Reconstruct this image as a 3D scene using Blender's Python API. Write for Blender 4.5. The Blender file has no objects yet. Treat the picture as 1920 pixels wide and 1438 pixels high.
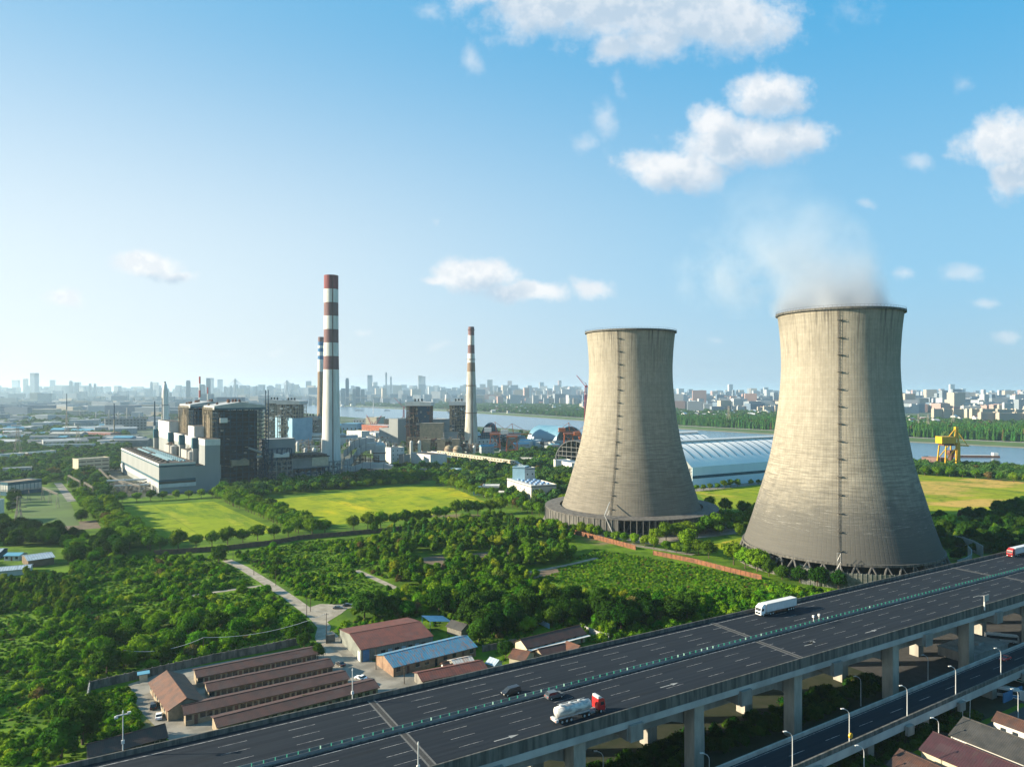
import bpy, math, random
import numpy as np
from mathutils import Vector, Matrix
random.seed(7); rng = np.random.default_rng(7)
R = math.radians; PI = math.pi
sc = bpy.context.scene
COL = sc.collection

# ------------------------------------------------------------------ camera
HC, F, CX, HY = 99.0, 1331.0, 960.0, 735.0      # camera height, focal length / principal column / horizon row of the 1920 px photo
cam_d = bpy.data.cameras.new("camera"); cam = bpy.data.objects.new("camera", cam_d); COL.objects.link(cam)
cam.location = (0, 0, HC); cam.rotation_euler = (R(90), 0, 0)
cam_d.sensor_width = 36.0; cam_d.lens = 36.0 * F / 1920.0; cam_d.shift_y = (HY - 719.0) / 1920.0
cam_d.clip_start = 1.0; cam_d.clip_end = 200000.0
sc.camera = cam
sc.view_settings.view_transform = 'Standard'; sc.view_settings.look = 'None'
sc.view_settings.exposure = 1.6; sc.view_settings.gamma = 1.0
sc.cycles.use_denoising = True
sc.cycles.max_bounces = 6; sc.cycles.transparent_max_bounces = 8; sc.cycles.volume_bounces = 1
sc.cycles.diffuse_bounces = 3; sc.cycles.glossy_bounces = 2; sc.cycles.transmission_bounces = 3
SUN_EL, SUN_AZ = 21.0, -92.0        # degrees; azimuth clockwise from +Y (forward): the sun stands to the left

# ------------------------------------------------------------------ node helper
def lin(c):
    return tuple(((v / 255.0) / 12.92 if v / 255.0 <= .04045 else ((v / 255.0 + .055) / 1.055) ** 2.4) for v in c)
class NT:
    def __init__(s, tree): s.t = tree; s.n = tree.nodes; s.l = tree.links
    def node(s, typ, **kw):
        nd = s.n.new(typ)
        for k, v in kw.items(): setattr(nd, k, v)
        return nd
    def put(s, sock, v):
        if v is None: return
        if hasattr(v, 'is_output'): s.l.new(v, sock)
        else:
            if sock.type == 'RGBA' and len(v) == 3: v = (*v, 1)
            sock.default_value = v
    def m(s, op, a, b=None, c=None, clamp=False):
        nd = s.node('ShaderNodeMath', operation=op); nd.use_clamp = clamp
        s.put(nd.inputs[0], a); s.put(nd.inputs[1], b); s.put(nd.inputs[2], c); return nd.outputs[0]
    def vm(s, op, a, b=None):
        nd = s.node('ShaderNodeVectorMath', operation=op)
        s.put(nd.inputs[0], a); s.put(nd.inputs[1], b)
        return nd.outputs['Value'] if op in ('LENGTH', 'DOT_PRODUCT', 'DISTANCE') else nd.outputs[0]
    def noise(s, vec, scale, detail=3.0, rough=.55, color=False):
        nd = s.node('ShaderNodeTexNoise'); s.put(nd.inputs['Vector'], vec)
        nd.inputs['Scale'].default_value = scale; nd.inputs['Detail'].default_value = detail; nd.inputs['Roughness'].default_value = rough
        return nd.outputs['Color' if color else 'Fac']
    def mix(s, f, a, b, typ='MIX'):
        nd = s.node('ShaderNodeMix', data_type='RGBA', blend_type=typ)
        s.put(nd.inputs[0], f); s.put(nd.inputs[6], a); s.put(nd.inputs[7], b); return nd.outputs[2]
    def ss(s, x, lo, hi, a=0.0, b=1.0):
        nd = s.node('ShaderNodeMapRange', interpolation_type='SMOOTHSTEP')
        for i, v in enumerate((x, lo, hi, a, b)): s.put(nd.inputs[i], v)
        return nd.outputs[0]
    def xyz(s, vec):
        nd = s.node('ShaderNodeSeparateXYZ'); s.put(nd.inputs[0], vec); return nd.outputs
    def comb(s, x, y, z=0.0):
        nd = s.node('ShaderNodeCombineXYZ')
        for i, v in enumerate((x, y, z)): s.put(nd.inputs[i], v)
        return nd.outputs[0]
    def scale(s, vec, v): return s.vm('MULTIPLY', vec, v)
    def bump(s, h, dist=.1, strength=.5):
        nd = s.node('ShaderNodeBump'); nd.inputs['Strength'].default_value = strength
        nd.inputs['Distance'].default_value = dist; s.put(nd.inputs['Height'], h); return nd.outputs[0]

# ------------------------------------------------------------------ world: sky and clouds
world = bpy.data.worlds.new("World"); sc.world = world; world.use_nodes = True
w = NT(world.node_tree); w.n.clear()
sky = w.node('ShaderNodeTexSky', sky_type='NISHITA'); sky.sun_disc = False
sky.sun_elevation = R(SUN_EL); sky.sun_rotation = R(SUN_AZ)
sky.altitude = 50; sky.air_density = 1.0; sky.dust_density = 1.6; sky.ozone_density = 2.5
dirv = w.node('ShaderNodeTexCoord').outputs['Generated']
dx, dy, dz = w.xyz(dirv)
front = w.m('MAXIMUM', dy, 0.05)
U = w.m('DIVIDE', dx, front); V = w.m('DIVIDE', dz, front)
P = w.comb(U, V, 0.0)
nz1 = w.vm('SUBTRACT', w.noise(P, 7.0, 6.0, .62, True), (.5, .5, .5))
PW = w.vm('ADD', P, w.scale(nz1, (.085, .06, 0)))
def blobs(lst, vec):
    acc = None
    for (px, py, rx, ry, k) in lst:
        d = w.vm('LENGTH', w.scale(w.vm('SUBTRACT', vec, ((px - CX) / F, (HY - py) / F, 0)), (F / rx, F / ry, 0)))
        v = w.m('MULTIPLY', w.m('SUBTRACT', 1.0, d), k)
        acc = v if acc is None else w.m('MAXIMUM', acc, v)
    return acc
dense = [(1150, -10, 300, 120, 1.1), (1030, 10, 150, 85, 1.0), (1300, 20, 190, 100, 1.0), (1350, 25, 170, 100, .8), (1150, 85, 70, 50, .7), (1230, 70, 110, 60, .7), (940, -15, 130, 50, .8),
         (1440, 180, 95, 68, 1), (1335, 232, 62, 45, .9), (1390, 268, 170, 62, 1), (1270, 310, 120, 55, 1), (1500, 265, 95, 52, .9),
         (1890, 272, 115, 62, 1.0), (1900, 325, 75, 55, .9), (890, 520, 100, 42, 1.2), (985, 550, 110, 24, 1.0), (1112, 548, 48, 28, .8),
         (280, 490, 84, 32, 1.15), (330, 512, 55, 20, .9), (130, 558, 52, 24, .9), (820, 530, 50, 16, .8)]
faint = [(880, 105, 38, 42, .8), (1130, 225, 45, 70, .7), (1090, 265, 50, 35, .6), (1160, 150, 26, 50, .6), (1715, 300, 42, 28, .9), (1800, 515, 66, 30, .9),
         (1850, 572, 50, 16, .8), (1893, 635, 36, 18, .9), (1690, 517, 28, 18, .8), (686, 620, 26, 15, .8), (830, 648, 50, 12, .6), (420, 652, 42, 14, .6),
         (525, 658, 40, 12, .5), (350, 648, 30, 12, .5), (1600, 20, 90, 60, .5), (1810, 160, 40, 24, .5), (1340, 640, 30, 14, .5), (810, 15, 40, 30, .7), (1630, 385, 30, 12, .6), (810, 415, 12, 14, .5), (90, 655, 60, 12, .4), (560, 640, 30, 9, .4)]
fb = w.noise(P, 19.0, 8.0, .63)
fbn = w.m('MULTIPLY', w.m('SUBTRACT', fb, .5), 1.45)
dn = w.ss(w.m('ADD', blobs(dense, PW), fbn), -.02, .60)
ft = w.m('MULTIPLY', w.ss(w.m('ADD', blobs(faint, PW), fbn), .12, .85), .5)
den = w.m('MAXIMUM', dn, ft)
up = w.noise(w.vm('ADD', P, (.014, -.016, 0)), 19.0, 8.0, .63)
light = w.ss(w.m('SUBTRACT', up, fb), -.10, .12)
low = w.ss(blobs(dense, w.vm('ADD', PW, (-.018, .030, 0))), -.05, .75)
shade = w.m('ADD', w.m('SUBTRACT', .92, w.m('MULTIPLY', low, .62)), w.m('MULTIPLY', w.m('SUBTRACT', light, .5), .38), clamp=True)
cl_lit, cl_dark = (4.9, 4.95, 5.0), (2.5, 3.2, 3.9)
ccol = w.mix(shade, cl_dark, cl_lit)
# own grading of the sky: bluer high up and to the right, paler towards the low left where the sun's haze is
lr = w.ss(dx, -.72, .62)
c_hi = w.mix(lr, (1.05, 2.70, 4.15), (.28, 2.15, 4.0)); c_mid = w.mix(lr, (4.1, 4.65, 4.95), (1.45, 3.05, 4.3)); c_lo = w.mix(lr, (4.5, 4.75, 4.9), (2.1, 3.15, 3.95))
grad = w.mix(w.ss(dz, -.02, .17), c_lo, c_mid)
grad = w.mix(w.ss(dz, .12, .52), grad, c_hi)
scol = w.mix(.10, grad, sky.outputs[0])
cmask = w.m('MULTIPLY', w.m('MULTIPLY', den, w.ss(dy, .05, .2)), .93)
fin = w.mix(cmask, scol, ccol)
bg = w.node('ShaderNodeBackground'); w.put(bg.inputs[0], fin); bg.inputs[1].default_value = .066
wo = w.node('ShaderNodeOutputWorld'); w.l.new(bg.outputs[0], wo.inputs[0])
world.cycles.sampling_method = 'MANUAL'; world.cycles.sample_map_resolution = 512

sun_d = bpy.data.lights.new("sun", 'SUN'); sun = bpy.data.objects.new("sun", sun_d); COL.objects.link(sun)
sun_d.energy = 5.0; sun_d.angle = R(.6); sun_d.color = (1.0, .86, .64)
sv = Vector((math.sin(R(SUN_AZ)) * math.cos(R(SUN_EL)), math.cos(R(SUN_AZ)) * math.cos(R(SUN_EL)), math.sin(R(SUN_EL))))
sun.rotation_euler = sv.to_track_quat('Z', 'Y').to_euler()
HAZE_D = 5.5e-5

# ------------------------------------------------------------------ coordinates: a pixel of the photo seen on a plane of height z
def G(px, py, z=0.0):
    t = (HC - z) * F / (py - HY); return Vector(((px - CX) / F * t, t, z))
def AT(px, t, z=0.0): return Vector(((px - CX) / F * t, t, z))
HD = math.atan2(.5092, .8607); UX = Vector((math.cos(HD), math.sin(HD), 0)); UN = Vector((-math.sin(HD), math.cos(HD), 0))
def SN(s, n, z=0.0): return UX * s + UN * n + Vector((0, 0, z))
PA = math.atan2(.593, .805); PC = Vector((-343.1, 690, 0)); QX = Vector((math.cos(PA), math.sin(PA), 0)); PY = Vector((-math.sin(PA), math.cos(PA), 0))
def PQ(p, q, z=0.0): return PC + PY * p + QX * q + Vector((0, 0, z))

# ------------------------------------------------------------------ materials
MATS = {}; ALB = .72
def newmat(name):
    mt = bpy.data.materials.new(name); mt.use_nodes = True; n = NT(mt.node_tree)
    b = n.n['Principled BSDF']; MATS[name] = mt; return mt, n, b
def pm(name, c1, c2=None, scale=.5, rough=.85, detail=4, stretch=(1, 1, 1), bump=0, metal=0, lo=.35, hi=.65, coord='Object', c3=None, s3=.05):
    if name in MATS: return MATS[name]
    mt, n, b = newmat(name)
    b.inputs['Roughness'].default_value = rough; b.inputs['Metallic'].default_value = metal
    if rough > .6: b.inputs['Specular IOR Level'].default_value = .25
    if c2 is None: c2 = tuple(v * .72 for v in c1)
    c1 = tuple(v * ALB for v in c1); c2 = tuple(v * ALB for v in c2)
    vec = n.node('ShaderNodeNewGeometry').outputs['Position'] if coord == 'World' else n.node('ShaderNodeTexCoord').outputs['Object']
    v2 = n.scale(vec, stretch)
    f = n.ss(n.noise(v2, scale, detail, .6), lo, hi)
    c = n.mix(f, c1, c2)
    if c3 is not None: c = n.mix(n.ss(n.noise(vec, s3, 3, .5), .5, .62), c, c3)
    n.put(b.inputs['Base Color'], c)
    if bump: n.put(b.inputs['Normal'], n.bump(n.noise(v2, scale * 3, 4, .6), bump, .6))
    return mt
concrete = pm('concrete', (.34, .33, .30), (.22, .22, .205), .25, bump=.03, stretch=(1, 1, .3))
concrete_pale = pm('pale_concrete', (.46, .455, .43), (.34, .335, .315), .35, stretch=(1, 1, .25))
concrete_dark = pm('weathered_concrete', (.17, .165, .15), (.075, .075, .07), .8, stretch=(1, 1, .12))
asphalt = pm('asphalt', (.020, .028, .038), (.013, .019, .027), .06, rough=.9, stretch=(.3, 1, 1))
def roadmat():
    mt, n, b = newmat('asphalt_deck'); o = n.node('ShaderNodeTexCoord').outputs['Object']; x, y, z = n.xyz(o)
    c = n.mix(n.ss(n.noise(n.scale(o, (.02, 1, 1)), .9, 4, .6), .35, .65), (.012, .018, .026), (.0075, .012, .019))
    c = n.mix(n.m('MULTIPLY', n.ss(n.m('ABSOLUTE', n.m('SINE', n.m('MULTIPLY', n.m('SUBTRACT', y, 134.4), PI / 2.0))), .75, 1.0), .35), c, (.017, .023, .031))
    c = n.mix(n.m('MULTIPLY', n.ss(n.noise(n.scale(o, (.12, 1, 1)), .35, 6, .75), .55, .68), .55), c, (.010, .012, .014))
    c = n.mix(n.ss(n.noise(o, .9, 6, .8), .68, .76), c, (.034, .034, .034))
    n.put(b.inputs['Base Color'], c); b.inputs['Roughness'].default_value = .9; b.inputs['Specular IOR Level'].default_value = .15; return mt
asphalt = roadmat()
asphalt_old = pm('old_asphalt', (.07, .07, .07), (.05, .05, .052), .3, coord='World')  # tone set dark to stand in for shade around the viaducts
paint = pm('road_paint', (.48, .48, .48), (.16, .16, .17), .9)
white = pm('white_wall', (.70, .70, .67), (.58, .58, .56), .15)
cream = pm('cream_wall', (.62, .56, .42), (.48, .43, .32), .3)
grey_panel = pm('grey_cladding', (.30, .325, .33), (.26, .285, .29), .04, stretch=(1, 1, .2))
grey_mid = pm('mid_grey_wall', (.27, .28, .28), (.19, .2, .2), .1)
teal = pm('teal_steel', (.012, .10, .15), (.01, .07, .11), .1, rough=.9)
dark_steel = pm('dark_blue_steel', (.008, .062, .120), (.006, .038, .080), .1, rough=.95)
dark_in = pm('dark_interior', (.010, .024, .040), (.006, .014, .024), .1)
beige_steel = pm('beige_steel', (.40, .33, .23), (.22, .18, .13), .3)
rust = pm('rusty_steel', (.20, .10, .07), (.11, .06, .05), .4)
tan_wall = pm('tan_wall', (.36, .29, .20), (.25, .21, .15), .2)
metal_pale = pm('pale_metal', (.50, .51, .50), (.38, .39, .39), .12, rough=.5)
roof_dark = pm('dark_flat_roof', (.085, .07, .062), (.055, .048, .045), .3)
brick_red = pm('red_brick', (.33, .11, .065), (.22, .08, .05), .2)
brick_orange = pm('orange_brick', (.27, .115, .055), (.15, .075, .045), .5)
brick_old = pm('old_brick', (.16, .10, .07), (.09, .065, .05), .4)
wall_old = pm('stained_compound_wall', (.20, .19, .165), (.08, .08, .07), .5, stretch=(1, 1, .3))
glass = pm('dark_glass', (.022, .028, .035), (.035, .045, .055), .5, rough=.15)
black = pm('black_rubber', (.02, .02, .02), (.03, .03, .03), 2)
yellow = pm('yellow_paint', (.72, .42, .012), (.60, .34, .01), .2, rough=.5)
orange_p = pm('orange_paint', (.55, .13, .03), (.40, .10, .03), .3, rough=.5)
red_p = pm('red_paint', (.50, .035, .03), (.36, .03, .03), .5, rough=.4)
pink_p = pm('pink_crane_paint', (.60, .09, .12), (.45, .08, .1), .3)
white_p = pm('white_paint', (.78, .78, .76), (.66, .66, .64), .5, rough=.4)
steelw = pm('galvanised_pole', (.62, .64, .64), (.52, .54, .54), .8, rough=.5)
green_p = pm('green_panel_paint', (.015, .20, .15), (.012, .15, .115), 1.0)
blue_p = pm('blue_paint', (.05, .22, .42), (.04, .16, .33), .4, rough=.5)
blue_roof = pm('blue_sheet', (.12, .36, .50), (.08, .28, .42), .06, rough=.5)
skyblue = pm('pale_blue_wall', (.28, .48, .62), (.22, .40, .54), .1)
bark = pm('bark', (.14, .10, .07), (.08, .06, .045), 3)
soil = pm('bare_soil', (.20, .15, .10), (.13, .10, .07), .2, coord='World')
dirt = pm('dirt_road', (.40, .36, .30), (.27, .24, .19), .25, coord='World', bump=.05)
yard = pm('concrete_yard', (.32, .30, .26), (.19, .18, .155), .15, coord='World')
plantground = pm('plant_ground', (.12, .12, .10), (.06, .075, .045), .03, coord='World')
mud = pm('river_mud', (.30, .27, .19), (.20, .2, .12), .01, coord='World')
bankgrass = pm('bank_grass', (.10, .17, .035), (.07, .12, .03), .02, coord='World')
coal = pm('coal', (.05, .045, .04), (.03, .03, .028), .3)
def corrugated(name, c1, c2, period, axis=0, rustc=None):
    mt, n, b = newmat(name); c1 = tuple(v * ALB for v in c1); c2 = tuple(v * ALB for v in c2)
    o = n.node('ShaderNodeTexCoord').outputs['Object']; x = n.xyz(o)[axis]
    st = n.ss(n.m('ABSOLUTE', n.m('SUBTRACT', n.m('FRACT', n.m('DIVIDE', x, period)), .5)), .25, .45)
    c = n.mix(n.m('MULTIPLY', st, .55), n.mix(n.ss(n.noise(o, .4, 4), .35, .65), c1, c2), tuple(v * .45 for v in c1))
    pt_ = n.node('ShaderNodeTexWhiteNoise', noise_dimensions='3D'); n.put(pt_.inputs['Vector'], n.vm('FLOOR', n.scale(o, (.31, .42, .01))))
    c = n.mix(n.m('MULTIPLY', n.ss(pt_.outputs[0], .72, 1.0), .45), c, tuple(v * .5 + .03 for v in c1))
    c = n.mix(n.m('MULTIPLY', n.ss(n.noise(n.scale(o, (1, .3, .3)), .55, 6, .75), .52, .66), .5), c, (.035, .03, .025))
    if rustc:
        sv2 = (1.2, .25, .25) if axis == 0 else (.25, 1.2, .25)
        c = n.mix(n.ss(n.noise(n.scale(o, sv2), 1.6, 5, .7), .50, .60), c, rustc)
    n.put(b.inputs['Base Color'], c); b.inputs['Roughness'].default_value = .65
    n.put(b.inputs['Normal'], n.bump(st, .05, .5)); return mt
tile_brown = corrugated('brown_roof_tiles', (.098, .038, .026), (.060, .027, .021), .45)
tile_red = corrugated('red_sheet_roof', (.19, .052, .030), (.115, .038, .026), .9)
tile_orange = corrugated('orange_roof_tiles', (.175, .068, .034), (.09, .042, .027), .45)
tile_dark = corrugated('dark_brown_roof_tiles', (.095, .040, .024), (.05, .025, .018), .45)  # darker copy of the orange tiles, shade put into the colour
tile_grey = corrugated('grey_roof_tiles', (.060, .057, .052), (.032, .032, .030), .5)  # grey lowered to put the bottom right shade into the colour
tile_purple = corrugated('maroon_roof_sheet', (.060, .018, .024), (.042, .014, .018), .6)  # maroon darkened so the bottom right hall looks shaded
sheet_blue = corrugated('rusted_blue_sheet_roof', (.05, .25, .42), (.09, .30, .46), .9, 0, (.20, .12, .10))
sheet_pale = corrugated('pale_sheet_roof', (.42, .52, .60), (.34, .44, .54), 1.3)
sheet_white = corrugated('white_rusted_sheet', (.62, .60, .56), (.5, .47, .42), 1.0, 0, (.30, .16, .10))
clad_grey = corrugated('grey_green_cladding', (.22, .24, .21), (.17, .19, .17), .8)
shed_roof = pm('white_shed_roof', (1.12, 1.04, .95), (.95, .92, .88), .02, rough=.6)
coalshed_blue = pm('blue_shed_sheet', (.17, .33, .43), (.12, .27, .37), .03, rough=.4)

def leafmat(name, c1, c2, c3=None):
    mt, n, b = newmat(name); n.n.remove(b)
    out = n.n['Material Output']
    rnd = n.node('ShaderNodeObjectInfo').outputs['Random']
    o = n.node('ShaderNodeTexCoord').outputs['Object']
    f = n.m('ADD', n.m('MULTIPLY', rnd, .6), n.m('MULTIPLY', n.noise(o, .9, 3), .55), clamp=True)
    c = n.mix(n.ss(f, .15, .85), c1, c2)
    if c3: c = n.mix(n.ss(n.m('FRACT', n.m('MULTIPLY', rnd, 13.7)), .80, .9), c, c3)
    c = n.mix(n.ss(n.m('FRACT', n.m('MULTIPLY', rnd, 57.3)), .97, .985), c, (.10, .075, .03))
    hv = n.node('ShaderNodeHueSaturation'); n.put(hv.inputs['Hue'], n.m('ADD', .497, n.m('MULTIPLY', n.m('FRACT', n.m('MULTIPLY', rnd, 91.1)), .040))); n.put(hv.inputs['Value'], n.m('ADD', .72, n.m('MULTIPLY', n.m('FRACT', n.m('MULTIPLY', rnd, 37.9)), .6))); n.put(hv.inputs['Color'], c); c = hv.outputs[0]
    d = n.node('ShaderNodeBsdfDiffuse'); n.put(d.inputs[0], c)
    t = n.node('ShaderNodeBsdfTranslucent'); n.put(t.inputs[0], n.mix(1.0, c, (1.3, 1.25, .5), 'MULTIPLY'))
    mx = n.node('ShaderNodeMixShader'); mx.inputs[0].default_value = .2
    n.l.new(d.outputs[0], mx.inputs[1]); n.l.new(t.outputs[0], mx.inputs[2]); n.l.new(mx.outputs[0], out.inputs[0]); return mt
leaf_row = leafmat('row_tree_leaves', (.055, .110, .010), (.120, .185, .010))
leaf_dark = leafmat('dark_leaves', (.013, .038, .006), (.036, .072, .008))
leaf_scrub = leafmat('scrub_leaves', (.022, .066, .006), (.105, .190, .008), (.17, .23, .015))
leaf_grove = leafmat('grove_leaves', (.028, .075, .008), (.100, .165, .010), (.17, .20, .015))
leaf_far = leafmat('far_leaves', (.035, .080, .022), (.060, .110, .026))
leaf_pop = leafmat('poplar_leaves', (.045, .115, .024), (.07, .15, .03))

def towermat(name, dirty):
    mt, n, b = newmat(name)
    o = n.node('ShaderNodeTexCoord').outputs['Object']; x, y, z = n.xyz(o)
    an = n.m('ARCTAN2', n.m('MULTIPLY', x, -1.0), n.m('MULTIPLY', y, -1.0))   # seam at the far side
    cyl = n.comb(n.m('MULTIPLY', an, 40.0), z, 0.0)
    col = n.mix(n.ss(n.noise(n.scale(cyl, (.35, .05, 1)), 1.0, 5, .6), .35, .65), (.46, .43, .36), (.385, .36, .30))
    # pour bands: every lift has its own tone
    lift = n.m('FLOOR', n.m('DIVIDE', z, 1.35))
    wn = n.node('ShaderNodeTexWhiteNoise', noise_dimensions='1D'); n.put(wn.inputs['W'], lift)
    col = n.mix(n.m('MULTIPLY', wn.outputs[0], .20), col, (.22, .20, .16))
    panel = n.node('ShaderNodeTexWhiteNoise', noise_dimensions='2D')
    n.put(panel.inputs['Vector'], n.comb(n.m('FLOOR', n.m('MULTIPLY', an, 22.0)), lift, 0))
    col = n.mix(n.m('MULTIPLY', panel.outputs[0], .16), col, (.18, .16, .13))
    jh = n.ss(n.m('ABSOLUTE', n.m('SUBTRACT', n.m('FRACT', n.m('DIVIDE', z, 1.35)), .5)), .36, .5)
    jv = n.ss(n.m('ABSOLUTE', n.m('SUBTRACT', n.m('FRACT', n.m('MULTIPLY', an, 22.0)), .5)), .36, .5)
    mid = n.ss(z, 125.0, 70.0)
    col = n.mix(n.m('MULTIPLY', n.m('MAXIMUM', n.m('MULTIPLY', jh, n.m('ADD', n.m('MULTIPLY', mid, .5), .12)), n.m('MULTIPLY', jv, .42)), .6), col, (.15, .135, .11))
    # run-off streaks under the rim
    st = n.ss(n.noise(n.comb(n.m('MULTIPLY', an, 26.0), n.m('MULTIPLY', z, .03), 0), 1.0, 3, .6), .50, .72)
    col = n.mix(n.m('MULTIPLY', n.m('MULTIPLY', st, n.ss(z, 108.0, 141.0)), .85), col, (.065, .06, .055))
    st2 = n.ss(n.noise(n.comb(n.m('MULTIPLY', an, 60.0), n.m('MULTIPLY', z, .02), 7.0), 1.0, 2, .5), .50, .7)
    col = n.mix(n.m('MULTIPLY', n.m('MULTIPLY', st2, n.ss(z, 95.0, 140.0)), .38), col, (.11, .10, .085))
    # weathering bands of the lower half
    bn = n.ss(n.noise(n.comb(n.m('MULTIPLY', an, 3.0), n.m('MULTIPLY', z, .9), 3.0), 1.0, 5, .65), .42, .62)
    col = n.mix(n.m('MULTIPLY', n.m('MULTIPLY', bn, n.ss(z, 105.0, 40.0)), .62), col, (.135, .125, .105))
    bn2 = n.ss(n.noise(n.comb(n.m('MULTIPLY', an, 9.0), n.m('MULTIPLY', z, .22), 1.0), 1.0, 6, .7), .40, .65)
    col = n.mix(n.m('MULTIPLY', bn2, .22), col, (.20, .185, .15))
    if dirty:
        col = n.mix(n.m('MULTIPLY', n.ss(z, 34.0, 12.0), .35), col, (.07, .072, .07))
        nz = n.m('MULTIPLY', n.m('SUBTRACT', n.noise(n.comb(n.m('MULTIPLY', an, 5.0), n.m('MULTIPLY', z, .12), 5.0), 1.0, 4, .6), .5), 30.0)
        g = n.ss(n.m('ADD', z, nz), 56.0, 26.0)
        col = n.mix(n.m('MULTIPLY', g, .88), col, (.115, .115, .11))
        wh = n.ss(n.noise(n.comb(n.m('MULTIPLY', an, 5.0), n.m('MULTIPLY', z, 1.5), 9.0), 1.0, 6, .80), .54, .66)
        zone = n.m('MULTIPLY', n.ss(z, 20.0, 27.0), n.ss(z, 50.0, 38.0))
        col = n.mix(n.m('MULTIPLY', n.m('MULTIPLY', wh, zone), .55), col, (.50, .50, .47))
    else:
        g = n.ss(z, 75.0, 14.0)
        col = n.mix(n.m('MULTIPLY', g, .62), col, (.15, .14, .125))
    n.put(b.inputs['Base Color'], n.mix(1.0, col, (.665, .66, .645), 'MULTIPLY')); b.inputs['Roughness'].default_value = .9; b.inputs['Specular IOR Level'].default_value = .15
    n.put(b.inputs['Normal'], n.bump(n.m('ADD', jh, jv), -.08, .5)); return mt

def blockmat(name, wall, win, px=3.4, pz=3.0, fx=.45, fz=.5):
    mt, n, b = newmat(name); wall = tuple(v * f_ for v, f_ in zip(wall, (.56, .60, .64)))  # walls dulled towards blue-grey, distance haze mixed into the colour
    o = n.node('ShaderNodeTexCoord').outputs['Object']; x, y, z = n.xyz(o)
    a = n.m('GREATER_THAN', n.m('FRACT', n.m('DIVIDE', n.m('ADD', x, y), px)), 1 - fx)
    c = n.m('GREATER_THAN', n.m('FRACT', n.m('DIVIDE', n.m('ADD', z, .6), pz)), 1 - fz)
    up_ = n.m('LESS_THAN', n.m('ABSOLUTE', n.xyz(n.node('ShaderNodeNewGeometry').outputs['Normal'])[2]), .5)
    rn = n.node('ShaderNodeObjectInfo').outputs['Random']
    wc = n.mix(n.m('MULTIPLY', rn, .35), wall, tuple(v * .6 for v in wall))
    n.put(b.inputs['Base Color'], n.mix(n.m('MULTIPLY', n.m('MULTIPLY', a, c), up_), wc, win))
    b.inputs['Roughness'].default_value = .8; return mt
bm_white = blockmat('white_block', (.66, .65, .62), (.12, .14, .17))
bm_cream = blockmat('cream_block', (.66, .54, .40), (.14, .14, .15))
bm_pink = blockmat('pink_block', (.60, .36, .29), (.14, .13, .15))
bm_grey = blockmat('grey_block', (.33, .37, .40), (.10, .13, .16))
bm_blue = blockmat('glass_block', (.16, .24, .32), (.07, .11, .16), 2.2, 3.6, .7, .7)
bm_pale = blockmat('pale_factory', (.48, .50, .50), (.14, .16, .18), 6, 5, .6, .3)

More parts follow.
